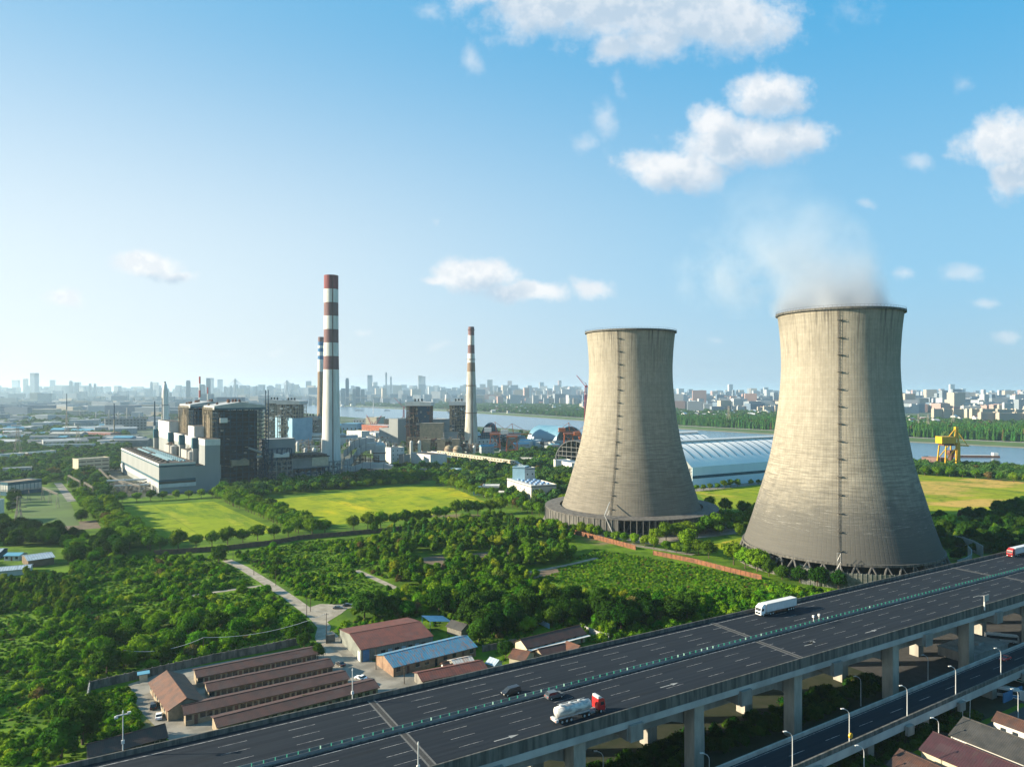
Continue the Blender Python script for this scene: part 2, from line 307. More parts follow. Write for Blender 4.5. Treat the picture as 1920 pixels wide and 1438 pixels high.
# ------------------------------------------------------------------ mesh builder
class MB:
    def __init__(s): s.v = []; s.f = []; s.mi = []; s.cur = 0
    def mat(s, i): s.cur = i; return s
    def add(s, vs, fs):
        o = len(s.v); s.v += [tuple(v) for v in vs]
        for f in fs: s.f.append(tuple(i + o for i in f)); s.mi.append(s.cur)
        return s
    def box(s, x0, x1, y0, y1, z0, z1):
        return s.add([(x0, y0, z0), (x1, y0, z0), (x1, y1, z0), (x0, y1, z0), (x0, y0, z1), (x1, y0, z1), (x1, y1, z1), (x0, y1, z1)],
                     [(0, 3, 2, 1), (4, 5, 6, 7), (0, 1, 5, 4), (1, 2, 6, 5), (2, 3, 7, 6), (3, 0, 4, 7)])
    def bar(s, a, b, r, r2=None, n=4):
        a = Vector(a); b = Vector(b); d = (b - a)
        if d.length < 1e-6: return s
        d.normalize(); h = Vector((0, 0, 1)) if abs(d.z) < .9 else Vector((1, 0, 0))
        x = d.cross(h).normalized(); y = d.cross(x); r2 = r if r2 is None else r2
        vs = []
        for (c, rr) in ((a, r), (b, r2)):
            for k in range(n):
                t = 2 * PI * (k + .5) / n; vs.append(c + x * math.cos(t) * rr + y * math.sin(t) * rr)
        fs = [(k, (k + 1) % n, n + (k + 1) % n, n + k) for k in range(n)] + [tuple(range(n - 1, -1, -1)), tuple(range(n, 2 * n))]
        return s.add(vs, fs)
    def prism(s, poly, z0, z1):
        n = len(poly); vs = [(p[0], p[1], z0) for p in poly] + [(p[0], p[1], z1) for p in poly]
        return s.add(vs, [tuple(range(n - 1, -1, -1)), tuple(range(n, 2 * n))] + [(k, (k + 1) % n, n + (k + 1) % n, n + k) for k in range(n)])
    def extx(s, prof, x0, x1):           # profile in (y,z) extruded along x
        n = len(prof); vs = [(x0, p[0], p[1]) for p in prof] + [(x1, p[0], p[1]) for p in prof]
        return s.add(vs, [tuple(range(n)), tuple(range(2 * n - 1, n - 1, -1))] + [(k, n + k, n + (k + 1) % n, (k + 1) % n) for k in range(n)])
    def exty(s, prof, y0, y1):           # profile in (x,z) extruded along y
        n = len(prof); vs = [(p[0], y0, p[1]) for p in prof] + [(p[0], y1, p[1]) for p in prof]
        return s.add(vs, [tuple(range(n)), tuple(range(2 * n - 1, n - 1, -1))] + [(k, n + k, n + (k + 1) % n, (k + 1) % n) for k in range(n)])
    def lathe(s, prof, n=48, cap=False, c=(0, 0)):
        m = len(prof); vs = []
        for (r, z) in prof:
            for k in range(n):
                t = 2 * PI * k / n; vs.append((c[0] + r * math.cos(t), c[1] + r * math.sin(t), z))
        fs = [(i * n + k, i * n + (k + 1) % n, (i + 1) * n + (k + 1) % n, (i + 1) * n + k) for i in range(m - 1) for k in range(n)]
        if cap: fs += [tuple(range(n - 1, -1, -1)), tuple(range((m - 1) * n, m * n))]
        return s.add(vs, fs)
    def mesh(s, name, mats, smooth=False):
        me = bpy.data.meshes.new(name); me.from_pydata(s.v, [], s.f)
        if not isinstance(mats, (list, tuple)): mats = [mats]
        for m_ in mats: me.materials.append(m_)
        if len(mats) > 1: me.polygons.foreach_set('material_index', s.mi)
        if smooth: me.polygons.foreach_set('use_smooth', [True] * len(me.polygons))
        me.update(); return me
    def build(s, name, mats, parent=None, smooth=False, loc=None):
        return ob(name, s.mesh(name, mats, smooth), parent, loc)
def ob(name, me, parent=None, loc=None, rz=None):
    o = bpy.data.objects.new(name, me); COL.objects.link(o)
    if parent is not None: o.parent = parent
    if loc is not None: o.location = loc
    if rz is not None: o.rotation_euler = (0, 0, rz)
    return o
def tag(o, label, cat, group=None, kind=None):
    if label: o['label'] = label
    if cat: o['category'] = cat
    if group: o['group'] = group
    if kind: o['kind'] = kind
    return o
def thing(name, label, cat, loc=(0, 0, 0), rz=0.0, group=None):
    return tag(ob(name, None, None, loc, rz), label, cat, group)
def copy_thing(root, loc, rz, label, group=None, scale=None):
    r = root.copy(); COL.objects.link(r); r.location = loc; r.rotation_euler = (0, 0, rz); r['label'] = label
    if group: r['group'] = group
    if scale: r.scale = (scale,) * 3
    for ch in root.children:
        c = ch.copy(); COL.objects.link(c); c.parent = r
        for g in ch.children:
            d = g.copy(); COL.objects.link(d); d.parent = c
    return r
_o1 = "first second third fourth fifth sixth seventh eighth ninth tenth eleventh twelfth thirteenth fourteenth fifteenth sixteenth seventeenth eighteenth nineteenth".split()
_t = "twenty thirty forty fifty sixty seventy eighty ninety".split()
def nth(i):
    i += 1
    if i < 20: return _o1[i - 1]
    if i >= 100: return 'hundred and ' + nth(i - 101) if i > 100 else 'hundredth'
    a, b = divmod(i, 10)
    return _t[a - 2][:-1] + 'ieth' if b == 0 else _t[a - 2] + '-' + _o1[b - 1]
FP = []           # footprints kept free of plants: (x, y, radius) or polygons
def keep(pts): FP.append(np.array([(p[0], p[1]) for p in pts]))
def keepbox(c, rz, L, W, m=2.0):
    ca, sa = math.cos(rz), math.sin(rz)
    keep([(c[0] + ca * x - sa * y, c[1] + sa * x + ca * y) for x, y in ((-L / 2 - m, -W / 2 - m), (L / 2 + m, -W / 2 - m), (L / 2 + m, W / 2 + m), (-L / 2 - m, W / 2 + m))])
def sheet(name, pts, z, mt, label=None, subdiv=0):
    b = MB(); b.add([(p[0], p[1], z) for p in pts], [tuple(range(len(pts)))])
    o = b.build(name, mt)
    if o.data.polygons[0].normal.z < 0: o.data.flip_normals()
    tag(o, label, None, None, 'structure'); return o
def strip(name, pts, width, z, mt, label=None):
    pts = [Vector((p[0], p[1], 0)) for p in pts]; vs = []
    for i, p in enumerate(pts):
        d = (pts[min(i + 1, len(pts) - 1)] - pts[max(i - 1, 0)]).normalized(); nn = Vector((-d.y, d.x, 0)) * width / 2
        vs += [p - nn + Vector((0, 0, z)), p + nn + Vector((0, 0, z))]
    for a, b_ in zip(pts, pts[1:]):
        d = (b_ - a).normalized(); nn = Vector((-d.y, d.x, 0)) * (width / 2 + 2.2); keep([a - nn, b_ - nn, b_ + nn, a + nn])
    b = MB(); b.add(vs, [(2 * i, 2 * i + 2, 2 * i + 3, 2 * i + 1) for i in range(len(pts) - 1)])
    o = b.build(name, mt)
    if o.data.polygons[0].normal.z < 0: o.data.flip_normals()
    return tag(o, label, None, None, 'structure')

# ================================================================== SETTING
def groundmat():
    mt, n, b = newmat('ground')
    p = n.node('ShaderNodeNewGeometry').outputs['Position']; x, y, z = n.xyz(p)
    near = n.mix(n.ss(n.noise(p, .05, 6, .65), .35, .62), (.035, .080, .006), (.090, .165, .008))
    near = n.mix(n.ss(n.noise(p, .4, 5, .7), .55, .7), near, (.03, .05, .012))
    near = n.mix(n.ss(n.noise(p, .012, 4, .6), .60, .68), near, (.15, .12, .07))
    far = n.mix(n.ss(n.noise(p, .006, 6, .7), .42, .60), (.035, .070, .026), (.085, .105, .075))
    far = n.mix(n.ss(n.noise(n.scale(p, (.5, 1, 1)), .018, 5, .75), .58, .62), far, (.20, .20, .19))
    n.put(b.inputs['Base Color'], n.mix(n.ss(y, 900.0, 1300.0), near, far)); b.inputs['Roughness'].default_value = .95
    b.inputs['Specular IOR Level'].default_value = .1
    n.put(b.inputs['Normal'], n.bump(n.noise(p, .5, 5, .7), .5, .5)); return mt
g = MB(); g.add([(-60000, -400, 0), (60000, -400, 0), (60000, 70000, 0), (-60000, 70000, 0)], [(0, 1, 2, 3)])
tag(g.build('ground', groundmat()), None, None, None, 'structure')
def watermat():
    mt, n, b = newmat('river_water')
    p = n.node('ShaderNodeNewGeometry').outputs['Position']
    n.put(b.inputs['Base Color'], n.mix(n.noise(p, .01, 3), (.07, .12, .17), (.10, .15, .19)))
    b.inputs['Roughness'].default_value = .22
    n.put(b.inputs['Normal'], n.bump(n.noise(n.scale(p, (1, .4, 1)), .3, 4, .6), .4, .5)); return mt
near_bank = [(1990, 882), (1920, 878), (1700, 870), (1450, 846), (1280, 831), (1090, 815), (950, 803), (830, 796), (640, 781), (560, 773), (500, 766), (440, 757)]
far_bank = [(430, 751), (480, 753), (560, 758), (640, 762), (720, 766), (830, 771), (920, 777), (1090, 789), (1280, 805), (1450, 815), (1700, 829), (1920, 840), (1990, 843)]
water = sheet('river', [G(*p) for p in near_bank + far_bank], .15, watermat(), 'wide calm river crossing behind the plant')
def bank(off0, off1, z, mt, name, label):
    fb_ = [G(px, py - off0 * (py - HY) / 80.) for px, py in far_bank]; fb2 = [G(px, py - off1 * (py - HY) / 80.) for px, py in far_bank]
    sheet(name, fb_ + fb2[::-1], z, mt, label)
bank(-.3, 2.2, .25, mud, 'mud_bank', 'pale mud edge of the far river bank'); bank(1.6, 7.5, .35, bankgrass, 'bank_grass', 'green grass strip on the far river bank')
bank(7.2, 8.2, .5, concrete_pale, 'dyke_path', 'pale dyke path along the far bank')
for (x0_, x1_, y0_) in ((640, 800, 758.5),):
    pass

def fieldmat(name, a, bcol, c, tan=None):
    mt, n, b = newmat(name)
    p = n.node('ShaderNodeNewGeometry').outputs['Position']
    rot = n.comb(n.m('ADD', n.m('MULTIPLY', n.xyz(p)[0], .8), n.m('MULTIPLY', n.xyz(p)[1], .6)), n.m('MULTIPLY', n.m('SUBTRACT', n.m('MULTIPLY', n.xyz(p)[1], .8), n.m('MULTIPLY', n.xyz(p)[0], .6)), .25))
    col = n.mix(n.ss(n.noise(p, .022, 6, .62), .36, .62), a, bcol)
    col = n.mix(n.ss(n.noise(rot, .045, 5, .65), .52, .70), col, c)
    col = n.mix(n.ss(n.noise(p, .9, 5, .75), .55, .78), col, tuple(v * .5 for v in a))
    if tan:
        col = n.mix(n.ss(n.noise(n.scale(p, (.35, 1, 1)), .016, 4, .55), .47, .54), col, tan)
    line = n.ss(n.m('ABSOLUTE', n.m('SUBTRACT', n.m('FRACT', n.m('DIVIDE', n.xyz(rot)[0], 61.)), .5)), .488, .496)
    col = n.mix(n.m('MULTIPLY', line, .35), col, (.05, .07, .015))
    col = n.mix(n.ss(n.noise(rot, .035, 7, .72), .50, .66), col, (.10, .20, .01))
    col = n.mix(n.m('MULTIPLY', n.ss(n.noise(n.scale(rot, (.25, 1, 1)), .16, 6, .75), .52, .68), .7), col, (.055, .12, .01))
    col = n.mix(n.m('MULTIPLY', n.ss(n.noise(p, .011, 5, .7), .45, .62), .55), col, (.12, .22, .012))
    col = n.mix(n.m('MULTIPLY', n.ss(n.noise(n.scale(rot, (.12, 1, 1)), .5, 5, .8), .50, .64), .5), col, (.07, .13, .012))
    n.put(b.inputs['Base Color'], n.mix(1.0, col, (.80, .74, .50), 'MULTIPLY')); b.inputs['Roughness'].default_value = .95; b.inputs['Specular IOR Level'].default_value = .1
    n.put(b.inputs['Normal'], n.bump(n.noise(p, 1.2, 4, .7), .35, .6)); return mt
fm1 = fieldmat('meadow_a', (.20, .30, .010), (.30, .38, .012), (.42, .44, .06))
fm2 = fieldmat('meadow_b', (.22, .31, .010), (.38, .42, .010), (.50, .46, .02))
fm3 = fieldmat('meadow_c', (.20, .29, .015), (.30, .36, .02), (.42, .38, .08))
fm4 = fieldmat('meadow_d', (.22, .29, .02), (.32, .36, .025), (.42, .37, .09), (.50, .36, .14))
def fld(name, pts, mt, label): P_ = [G(*p) for p in pts]; keep(P_); sheet(name, P_, .06, mt, label)
fld('field', [(190, 952), (400, 940), (526, 997), (275, 1022)], fm1, 'bright green meadow left of the tree row between the fields')
fld('field', [(470, 941), (600, 928), (780, 909), (850, 915), (912, 941), (870, 956), (745, 976), (580, 986), (545, 978)], fm2, 'larger yellow-green meadow before the power plant')
fld('field', [(1300, 922), (1450, 906), (1450, 962), (1340, 950)], fm3, 'green meadow seen between the two cooling towers')
fld('field', [(1690, 888), (1990, 908), (1990, 938), (1870, 948), (1830, 966), (1720, 966)], fm4, 'meadow with tan dry patches right of the right cooling tower')
fld('field', [(1330, 1022), (1420, 1000), (1440, 1010), (1360, 1032)], fm3, 'small lawn between the two cooling towers')
fld('field', [(40, 915), (120, 912), (150, 985), (20, 990)], bankgrass, 'lawn under the switchyard gantries')
for i_, pp in enumerate([[(1310, 905), (1430, 897), (1450, 906), (1300, 922)]]):
    sheet('service_road', [G(*p) for p in pp], .05, yard, 'service road before the white shed')
sheet('plant_yard', [PQ(-14, -25), PQ(-14, 330), PQ(330, 330), PQ(330, -25)], .03, plantground, 'grey working ground of the power plant')
sheet('tower_yard', [G(*p) for p in ((1010, 985), (1090, 1000), (1220, 1020), (1385, 1000), (1345, 950), (1040, 935))], .04, yard, 'paved ground round the left cooling tower')
strip('path', [G(*p) for p in ((940, 970), (1000, 984), (1090, 1003), (1200, 1024), (1300, 1040))], 5, .05, yard, 'service lane along the orange brick wall')
# village yards and dirt roads
sheet('village_yard', [G(*p) for p in ((600, 1200), (622, 1182), (690, 1236), (772, 1262), (850, 1262), (850, 1300), (560, 1330), (620, 1262), (596, 1232))], .05, yard, 'pale concrete yard between the row houses and the workshop')
sheet('village_yard', [G(*p) for p in ((240, 1283), (300, 1262), (600, 1208), (720, 1290), (480, 1380), (330, 1400), (250, 1320))], .045, yard, 'yard round the brown roofed row houses')
for yp in (((600, 1200), (622, 1182), (690, 1236), (772, 1262), (850, 1262), (850, 1300), (560, 1330), (620, 1262), (596, 1232)), ((165, 1290), (600, 1205), (740, 1290), (480, 1380), (330, 1400), (150, 1440))): keep([G(*p) for p in yp])
strip('dirt_road', [G(*p) for p in ((640, 1250), (622, 1225), (603, 1195), (608, 1175), (590, 1155), (545, 1122), (500, 1092), (455, 1064), (425, 1050))], 5.5, .06, dirt, 'pale dirt road running from the village into the scrub')
strip('dirt_road', [G(*p) for p in ((592, 1158), (640, 1140), (700, 1130), (745, 1118), (768, 1112))], 4.2, .064, dirt, 'side track past the dark parked cars')
strip('dirt_road', [G(*p) for p in ((668, 1069), (710, 1088), (750, 1106))], 3.6, .06, dirt, 'short pale track in the middle of the scrub')
strip('dirt_road', [G(*p) for p in ((330, 1123), (375, 1114), (440, 1105), (490, 1098))], 3.0, .06, dirt, 'faint track joining the dirt road from the left')
strip('dirt_road', [G(*p) for p in ((990, 1073), (1060, 1060), (1120, 1046))], 3.0, .06, dirt, 'grassy track below the orange wall')
sheet('dirt_lot', [G(*p) for p in ((575, 1140), (600, 1132), (660, 1134), (640, 1150), (610, 1168))], .055, dirt, 'bare triangular lot where the tracks meet')
keep([G(*p) for p in ((575, 1140), (600, 1132), (660, 1134), (645, 1156), (610, 1172))])
strip('path', [G(*p) for p in ((108, 905), (120, 920), (135, 940))], 7, .085, yard, 'pale road through the switchyard')
for pp, lb in (([(860, 1040), (960, 1030), (1000, 1050), (880, 1062)], 'bare soil patch inside the grove'), ([(760, 1050), (830, 1040), (850, 1075), (790, 1075)], 'bare soil beside the short track'),
               ([(980, 1075), (1040, 1062), (1050, 1072), (1000, 1086)], 'bare patch by the grassy track'), ([(60, 985), (180, 975), (190, 990), (60, 1000)], 'bare plot left of the tree row')):
    keep([G(*p) for p in pp]); sheet('soil_patch', [G(*p) for p in pp], .05, soil, lb)
sheet('street', [SN(30, 96), SN(420, 100), SN(420, 112), SN(30, 108)], .05, asphalt_old, 'street below the lower viaduct')
sheet('street', [SN(30, 128), SN(420, 128), SN(420, 134), SN(30, 134)], .05, asphalt_old, 'street under the elevated highway')
sheet('shaded_ground', [SN(20, 112), SN(420, 112), SN(420, 175), SN(20, 175)], .03, pm('dark_soil', (.035, .040, .022), (.02, .03, .012), .2, coord='World'), 'dark weedy ground under the elevated highway')  # soil colour darkened to stand in for shade below the deck
sheet('shaded_ground', [SN(20, 60), SN(420, 60), SN(420, 96), SN(20, 96)], .03, MATS['dark_soil'], 'dark ground between the bottom right houses')  # same darkened soil, painted shade among the houses
sheet('bus_yard', [SN(235, 126), SN(420, 126), SN(420, 175), SN(235, 175)], .055, asphalt_old, 'bus parking yard under the elevated highway')
sheet('bus_yard', [SN(255, 88), SN(420, 88), SN(420, 118), SN(255, 118)], .058, asphalt_old, 'bus parking yard beyond the blue fence')

# ================================================================== COOLING TOWERS
concrete_leg = pm('leg_concrete', (.13, .13, .125), (.08, .08, .078), .4)
PROF = [(53.6, 9), (51.6, 15), (48.6, 24), (44.6, 38), (41.0, 50), (38.1, 61), (35.2, 78), (33.4, 92), (32.3, 104), (31.8, 116), (32.3, 128), (33.0, 137), (34.0, 145)]
def rad(z):
    for (r0, z0), (r1, z1) in zip(PROF, PROF[1:]):
        if z0 <= z <= z1:
            return r0 + (r1 - r0) * (z - z0) / (z1 - z0)
    return PROF[-1][0]
def smooth_prof(n=56):
    zs = np.linspace(9, 145, n); rr = np.array([rad(z) for z in zs])
    for _ in range(4): rr[1:-1] = .25 * rr[:-2] + .5 * rr[1:-1] + .25 * rr[2:]
    return [(float(a), float(b)) for a, b in zip(rr, zs)]
def cooling_tower(px, t, lab, mt, ladder_off, skirt):
    c = AT(px, t, 0); root = thing('cooling_tower', lab, 'cooling tower', c, 0, 'concrete cooling towers')
    keep([(c.x + (68 if skirt else 63) * math.cos(k * PI / 12), c.y + (68 if skirt else 63) * math.sin(k * PI / 12)) for k in range(24)])
    sp = smooth_prof(); outer = sp; inner = [(r - .9, z) for r, z in reversed(sp)]
    b = MB(); b.lathe(outer + inner + [outer[0]], 160); b.build('shell', mt, root, True)
    b = MB(); b.lathe([(34.0, 144.2), (35.1, 144.2), (35.1, 145.4), (33.2, 145.4), (33.2, 144.2), (34.0, 144.2)], 128); rim = b.build('rim', concrete_dark, root)
    rl = MB()
    for k in range(96):
        a0 = 2 * PI * k / 96; rl.bar((34.9 * math.cos(a0), 34.9 * math.sin(a0), 145.4), (34.9 * math.cos(a0), 34.9 * math.sin(a0), 146.5), .06, n=3)
        a1 = 2 * PI * (k + 1) / 96; rl.bar((34.9 * math.cos(a0), 34.9 * math.sin(a0), 146.5), (34.9 * math.cos(a1), 34.9 * math.sin(a1), 146.5), .05, n=3)
    rl.build('railing', dark_in, rim)
    b = MB(); b.lathe([(54.1, 9.0), (54.3, 9.0), (54.3, 10.2), (53.3, 10.2)], 128); b.build('bottom_ring', concrete_dark, root)
    az = math.atan2(-c.y, -c.x) + ladder_off
    lad = MB(); plats = []
    ca, sa = math.cos(az), math.sin(az)
    def pt(r, s, z): return (ca * r - sa * s, sa * r + ca * s, z)
    zs = [9 + 2.0 * k for k in range(69)]
    for z0, z1 in zip(zs, zs[1:]):
        r0, r1 = rad(z0) + .5, rad(z1) + .5
        for s_ in (-.3, .3): lad.bar(pt(r0 - .2, s_, z0), pt(r1 - .2, s_, z1), .09, n=4)
        lad.bar(pt(r0 + .3, 0, z0), pt(r1 + .3, 0, z1), .07, n=4)
        lad.bar(pt(r0 - .2, -.3, z0), pt(r0 + .3, 0, z0), .06, n=3); lad.bar(pt(r0 - .2, .3, z0), pt(r0 + .3, 0, z0), .06, n=3)
    for k in range(14):
        z0 = 16 + 9.4 * k; r0 = rad(z0); plat = MB(); plats.append(plat)
        for (a_, b_) in ((-.8, 1.6),):
            vs = [pt(r0 - .2, a_, z0), pt(r0 + 1.3, a_, z0), pt(r0 + 1.3, b_, z0), pt(r0 - .2, b_, z0)]
            vs += [(x, y, z + .25) for x, y, z in vs]
            plat.add(vs, [(0, 3, 2, 1), (4, 5, 6, 7), (0, 1, 5, 4), (1, 2, 6, 5), (2, 3, 7, 6), (3, 0, 4, 7)])
        for e in (-.8, .4, 1.6): plat.bar(pt(r0 + 1.2, e, z0), pt(r0 + 1.2, e, z0 + 1.2), .05, n=3)
        plat.bar(pt(r0 + 1.2, -.8, z0 + 1.2), pt(r0 + 1.2, 1.6, z0 + 1.2), .05, n=3)
        plat.bar(pt(r0 - .1, 1.4, z0 - 1.2), pt(r0 + 1.1, 1.4, z0), .07, n=3)
    l_ = lad.build('ladder', concrete_dark, root)
    for pm_ in plats: pm_.build('platform', concrete_dark, l_)
    # lower stair mast in pale blue steel
    sm = MB()
    for q_ in range(4):
        z0 = q_ * 4.0
        for s_ in (-.8, .8):
            for r_ in (56.5, 58.2): sm.bar(pt(r_, s_, z0), pt(r_, s_, z0 + 4), .10, n=4)
        sm.bar(pt(56.5, -.8, z0), pt(58.2, .8, z0 + 4), .08, n=3); sm.bar(pt(58.2, -.8, z0), pt(58.2, .8, z0 + 4), .08, n=3)
        sm.bar(pt(56.5, .8, z0 + 4), pt(58.2, -.8, z0 + 4), .1, n=3)
    if skirt:
        sm.bar(pt(66.5, 6, 2), pt(66, 0, 14), .35, n=4); sm.bar(pt(66, 0, 14), pt(52.5, -.5, 21), .35, n=4)
    sm.build('stair_mast', metal_pale, root)
    # legs between basin and shell
    for k in range(44):
        a0 = 2 * PI * (k + .5) / 44; b = MB(); r_b = 57.0
        for d_ in (-1, 1):
            a1 = a0 + d_ * 2 * PI / 44 * .5
            b.bar((r_b * math.cos(a0), r_b * math.sin(a0), 1.2), (53.7 * math.cos(a1), 53.7 * math.sin(a1), 9.4), .55, .5, 6)
        b.build('support_column', concrete_leg, root)
    b = MB(); b.lathe([(59.5, 0), (59.5, 1.6), (58.9, 1.6), (58.9, .5), (0.1, .5)], 96); b.build('basin', concrete_dark, root)
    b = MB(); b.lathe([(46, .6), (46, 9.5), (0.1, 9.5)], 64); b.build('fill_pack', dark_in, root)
    if skirt:
        b = MB(); b.lathe([(54.6, 12.1), (66.0, 11.6), (66.0, 11.0), (54.6, 11.4), (54.6, 12.1)], 144); b.build('skirt_roof', concrete_pale_r, root)
        n_ = 96
        for k in range(n_):
            a0 = 2 * PI * (k + .5) / n_; e = Vector((math.cos(a0), math.sin(a0), 0)); tt = Vector((-e.y, e.x, 0)) * .13
            deg = math.degrees(a0) % 360
            b = MB(); p0, p1 = e * 60.5, e * 66.1
            vs = [p0 - tt, p1 - tt, p1 + tt, p0 + tt]; vs = [(v.x, v.y, .3) for v in vs] + [(v.x, v.y, 11.3) for v in vs]
            b.add(vs, [(0, 3, 2, 1), (4, 5, 6, 7), (0, 1, 5, 4), (1, 2, 6, 5), (2, 3, 7, 6), (3, 0, 4, 7)])
            b.build('baffle', concrete, root)
        b = MB()
        for k in range(n_):        # closed panels on the left half
            a0 = 2 * PI * (k + .55) / n_; a1 = 2 * PI * (k + 1.45) / n_; deg = math.degrees(a0) % 360
            if 95 < deg < 252:
                q0, q1 = (65.4 * math.cos(a0), 65.4 * math.sin(a0)), (65.4 * math.cos(a1), 65.4 * math.sin(a1))
                q2, q3 = (65.7 * math.cos(a1), 65.7 * math.sin(a1)), (65.7 * math.cos(a0), 65.7 * math.sin(a0))
                b.prism([q0, q1, q2, q3], .6, 10.9)
        b.build('closed_panels', concrete_dark, root)
    return root, c
concrete_pale_r = pm('skirt_roof_concrete', (.17, .16, .145), (.09, .085, .08), .35)
ctl, CL = cooling_tower(1182, 550, 'left cooling tower, smaller in view, ringed by radial concrete baffles', towermat('tower_concrete_left', False), -.27, True)
ctr, CR = cooling_tower(1573, 418, 'right cooling tower, the largest, steaming, its grey stained foot behind the highway', towermat('tower_concrete_right', True), .0, False)

# basin screens by the right tower
b = MB(); az0 = math.atan2(-CR.y, -CR.x)
poly = [(66 * math.cos(az0 + a), 66 * math.sin(az0 + a)) for a in np.linspace(-.27, .95, 38)]
for (x0, y0), (x1, y1) in zip(poly, poly[1:]):
    d = Vector((x1 - x0, y1 - y0, 0)).normalized(); nn = Vector((-d.y, d.x, 0)) * .2
    b.prism([(x0 - nn.x, y0 - nn.y), (x1 - nn.x, y1 - nn.y), (x1 + nn.x, y1 + nn.y), (x0 + nn.x, y0 + nn.y)], 0, 8.2); b.bar((x0 - nn.x, y0 - nn.y, 0), (x0 - nn.x, y0 - nn.y, 8.5), .25)
tag(b.build('screen_wall', pm('screen_concrete', (.20, .21, .19), (.11, .12, .11), .4), None, False, CR), 'grey panelled screen wall round the front of the right cooling tower', 'screen wall')
b = MB(); b.box(-9, 9, -.4, .4, 3, 8); o = b.build('blue_fence', blue_p, None, False, G(1712, 1066, 6)); o.rotation_euler = (0, 0, .2)
tag(o, 'blue panel fence section low at the foot of the right tower', 'fence')
def curved_wall(pxs, z, lab, mt):
    b = MB(); pts = [G(x, y, z) for x, y in pxs]
    fine = []
    for a, c in zip(pts, pts[1:]): fine += [a.lerp(c, k / 4) for k in range(4)]
    fine.append(pts[-1])
    for a, c in zip(fine, fine[1:]):
        d = (c - a).normalized(); nn = Vector((-d.y, d.x, 0)) * .2
        b.prism([((a - nn).x, (a - nn).y), ((c - nn).x, (c - nn).y), ((c + nn).x, (c + nn).y), ((a + nn).x, (a + nn).y)], 0, z); b.bar(a.xy.to_3d(), a, .18)
    r = b.build('noise_wall', mt); tag(r, lab, 'wall'); return r
nm = pm('noise_wall_panel', (.30, .36, .36), (.22, .28, .28), .6, stretch=(1, 1, .2))
curved_wall([(1788, 1003), (1805, 1006), (1825, 1013), (1843, 1023)], 7, 'straight grey-blue screen wall right of the right tower', nm)
curved_wall([(1815, 1023), (1822, 1030), (1822, 1038), (1812, 1045), (1795, 1050)], 7, 'curved grey-blue screen wall ending behind the highway parapet', nm)

# ================================================================== CHIMNEYS
def chimney(name, lab, px, t, prof, bands, rings=(), ladder=True, cap=None, parent_mats=None):
    c = AT(px, t, 0); root = thing(name, lab, 'chimney', c, 0, 'tall power plant chimneys')
    zt = prof[-1][1]
    def rr(z):
        for (r0, z0), (r1, z1) in zip(prof, prof[1:]):
            if z0 <= z <= z1: return r0 + (r1 - r0) * (z - z0) / (z1 - z0)
        return prof[-1][0]
    mats = sorted({m_.name for _, _, m_ in bands}); mm = [MATS[k] for k in mats]
    b = MB()
    for z0, z1, m_ in bands:
        b.mat(mats.index(m_.name)); k = max(1, int((z1 - z0) / 10)); zz = [z0 + (z1 - z0) * i / k for i in range(k + 1)]
        b.lathe([(rr(z), z) for z in zz], 40)
    b.mat(0); b.lathe([(rr(zt), zt), (rr(zt) - .6, zt), (rr(zt) - .6, zt - 5), (.1, zt - 5)], 40)
    b.build('shaft', mm, root, True)
    for z in rings:
        b = MB(); b.lathe([(rr(z), z - .5), (rr(z) + 1.0, z - .4), (rr(z) + 1.0, z + .4), (rr(z), z + .5)], 40)
        for k in range(20):
            a = 2 * PI * k / 20; b.bar(((rr(z) + .95) * math.cos(a), (rr(z) + .95) * math.sin(a), z), ((rr(z) + .95) * math.cos(a), (rr(z) + .95) * math.sin(a), z + 1.4), .07, n=3)
        b.build('gallery', rust, root)
    if ladder:
        b = MB(); az = math.atan2(-c.y, -c.x) + .18
        for z0 in range(6, int(zt) - 4, 6):
            z1 = z0 + 6
            for e in (-.35, .35):
                b.bar(((rr(z0) + .25) * math.cos(az) - e * math.sin(az), (rr(z0) + .25) * math.sin(az) + e * math.cos(az), z0), ((rr(z1) + .25) * math.cos(az) - e * math.sin(az), (rr(z1) + .25) * math.sin(az) + e * math.cos(az), z1), .28)
        b.build('ladder', rust, root)
    return root, c
def stainmat(name, c1, c2, sc_=.35): return pm(name, c1, c2, sc_, stretch=(1, 1, .12), lo=.3, hi=.75)
ch_w = stainmat('chimney_white', (.80, .80, .76), (.62, .61, .56)); ch_m = stainmat('chimney_mauve', (.23, .13, .135), (.15, .095, .095))
ch_r = stainmat('chimney_red', (.27, .075, .085), (.15, .055, .06)); ch_b = stainmat('chimney_blue', (.03, .17, .38), (.025, .13, .30)); ch_t = stainmat('chimney_tan', (.30, .21, .14), (.20, .15, .11))
ch_c = stainmat('chimney_bare', (.62, .60, .53), (.32, .30, .25))
t1 = 866; zf = lambda py, t: HC - (py - HY) / F * t
ys = [517, 543, 568, 593, 618, 643, 668, 693]; seq = [ch_r, ch_w, ch_m, ch_w, ch_m, ch_w, ch_m]
bands = [(0, zf(693, t1), ch_w)] + [(zf(y1, t1), zf(y0, t1), m_) for (y0, y1), m_ in zip(zip(ys, ys[1:]), seq)]
bands = sorted(bands, key=lambda q: q[0])
chimney('tall_chimney', 'tallest white chimney with mauve and red bands near its top', 621, t1, [(12.2, 0), (10.8, 40), (9.8, 100), (8.9, 150), (8.6, 200), (8.6, zf(517, t1))], bands, rings=(), ladder=True)
t2 = 1200
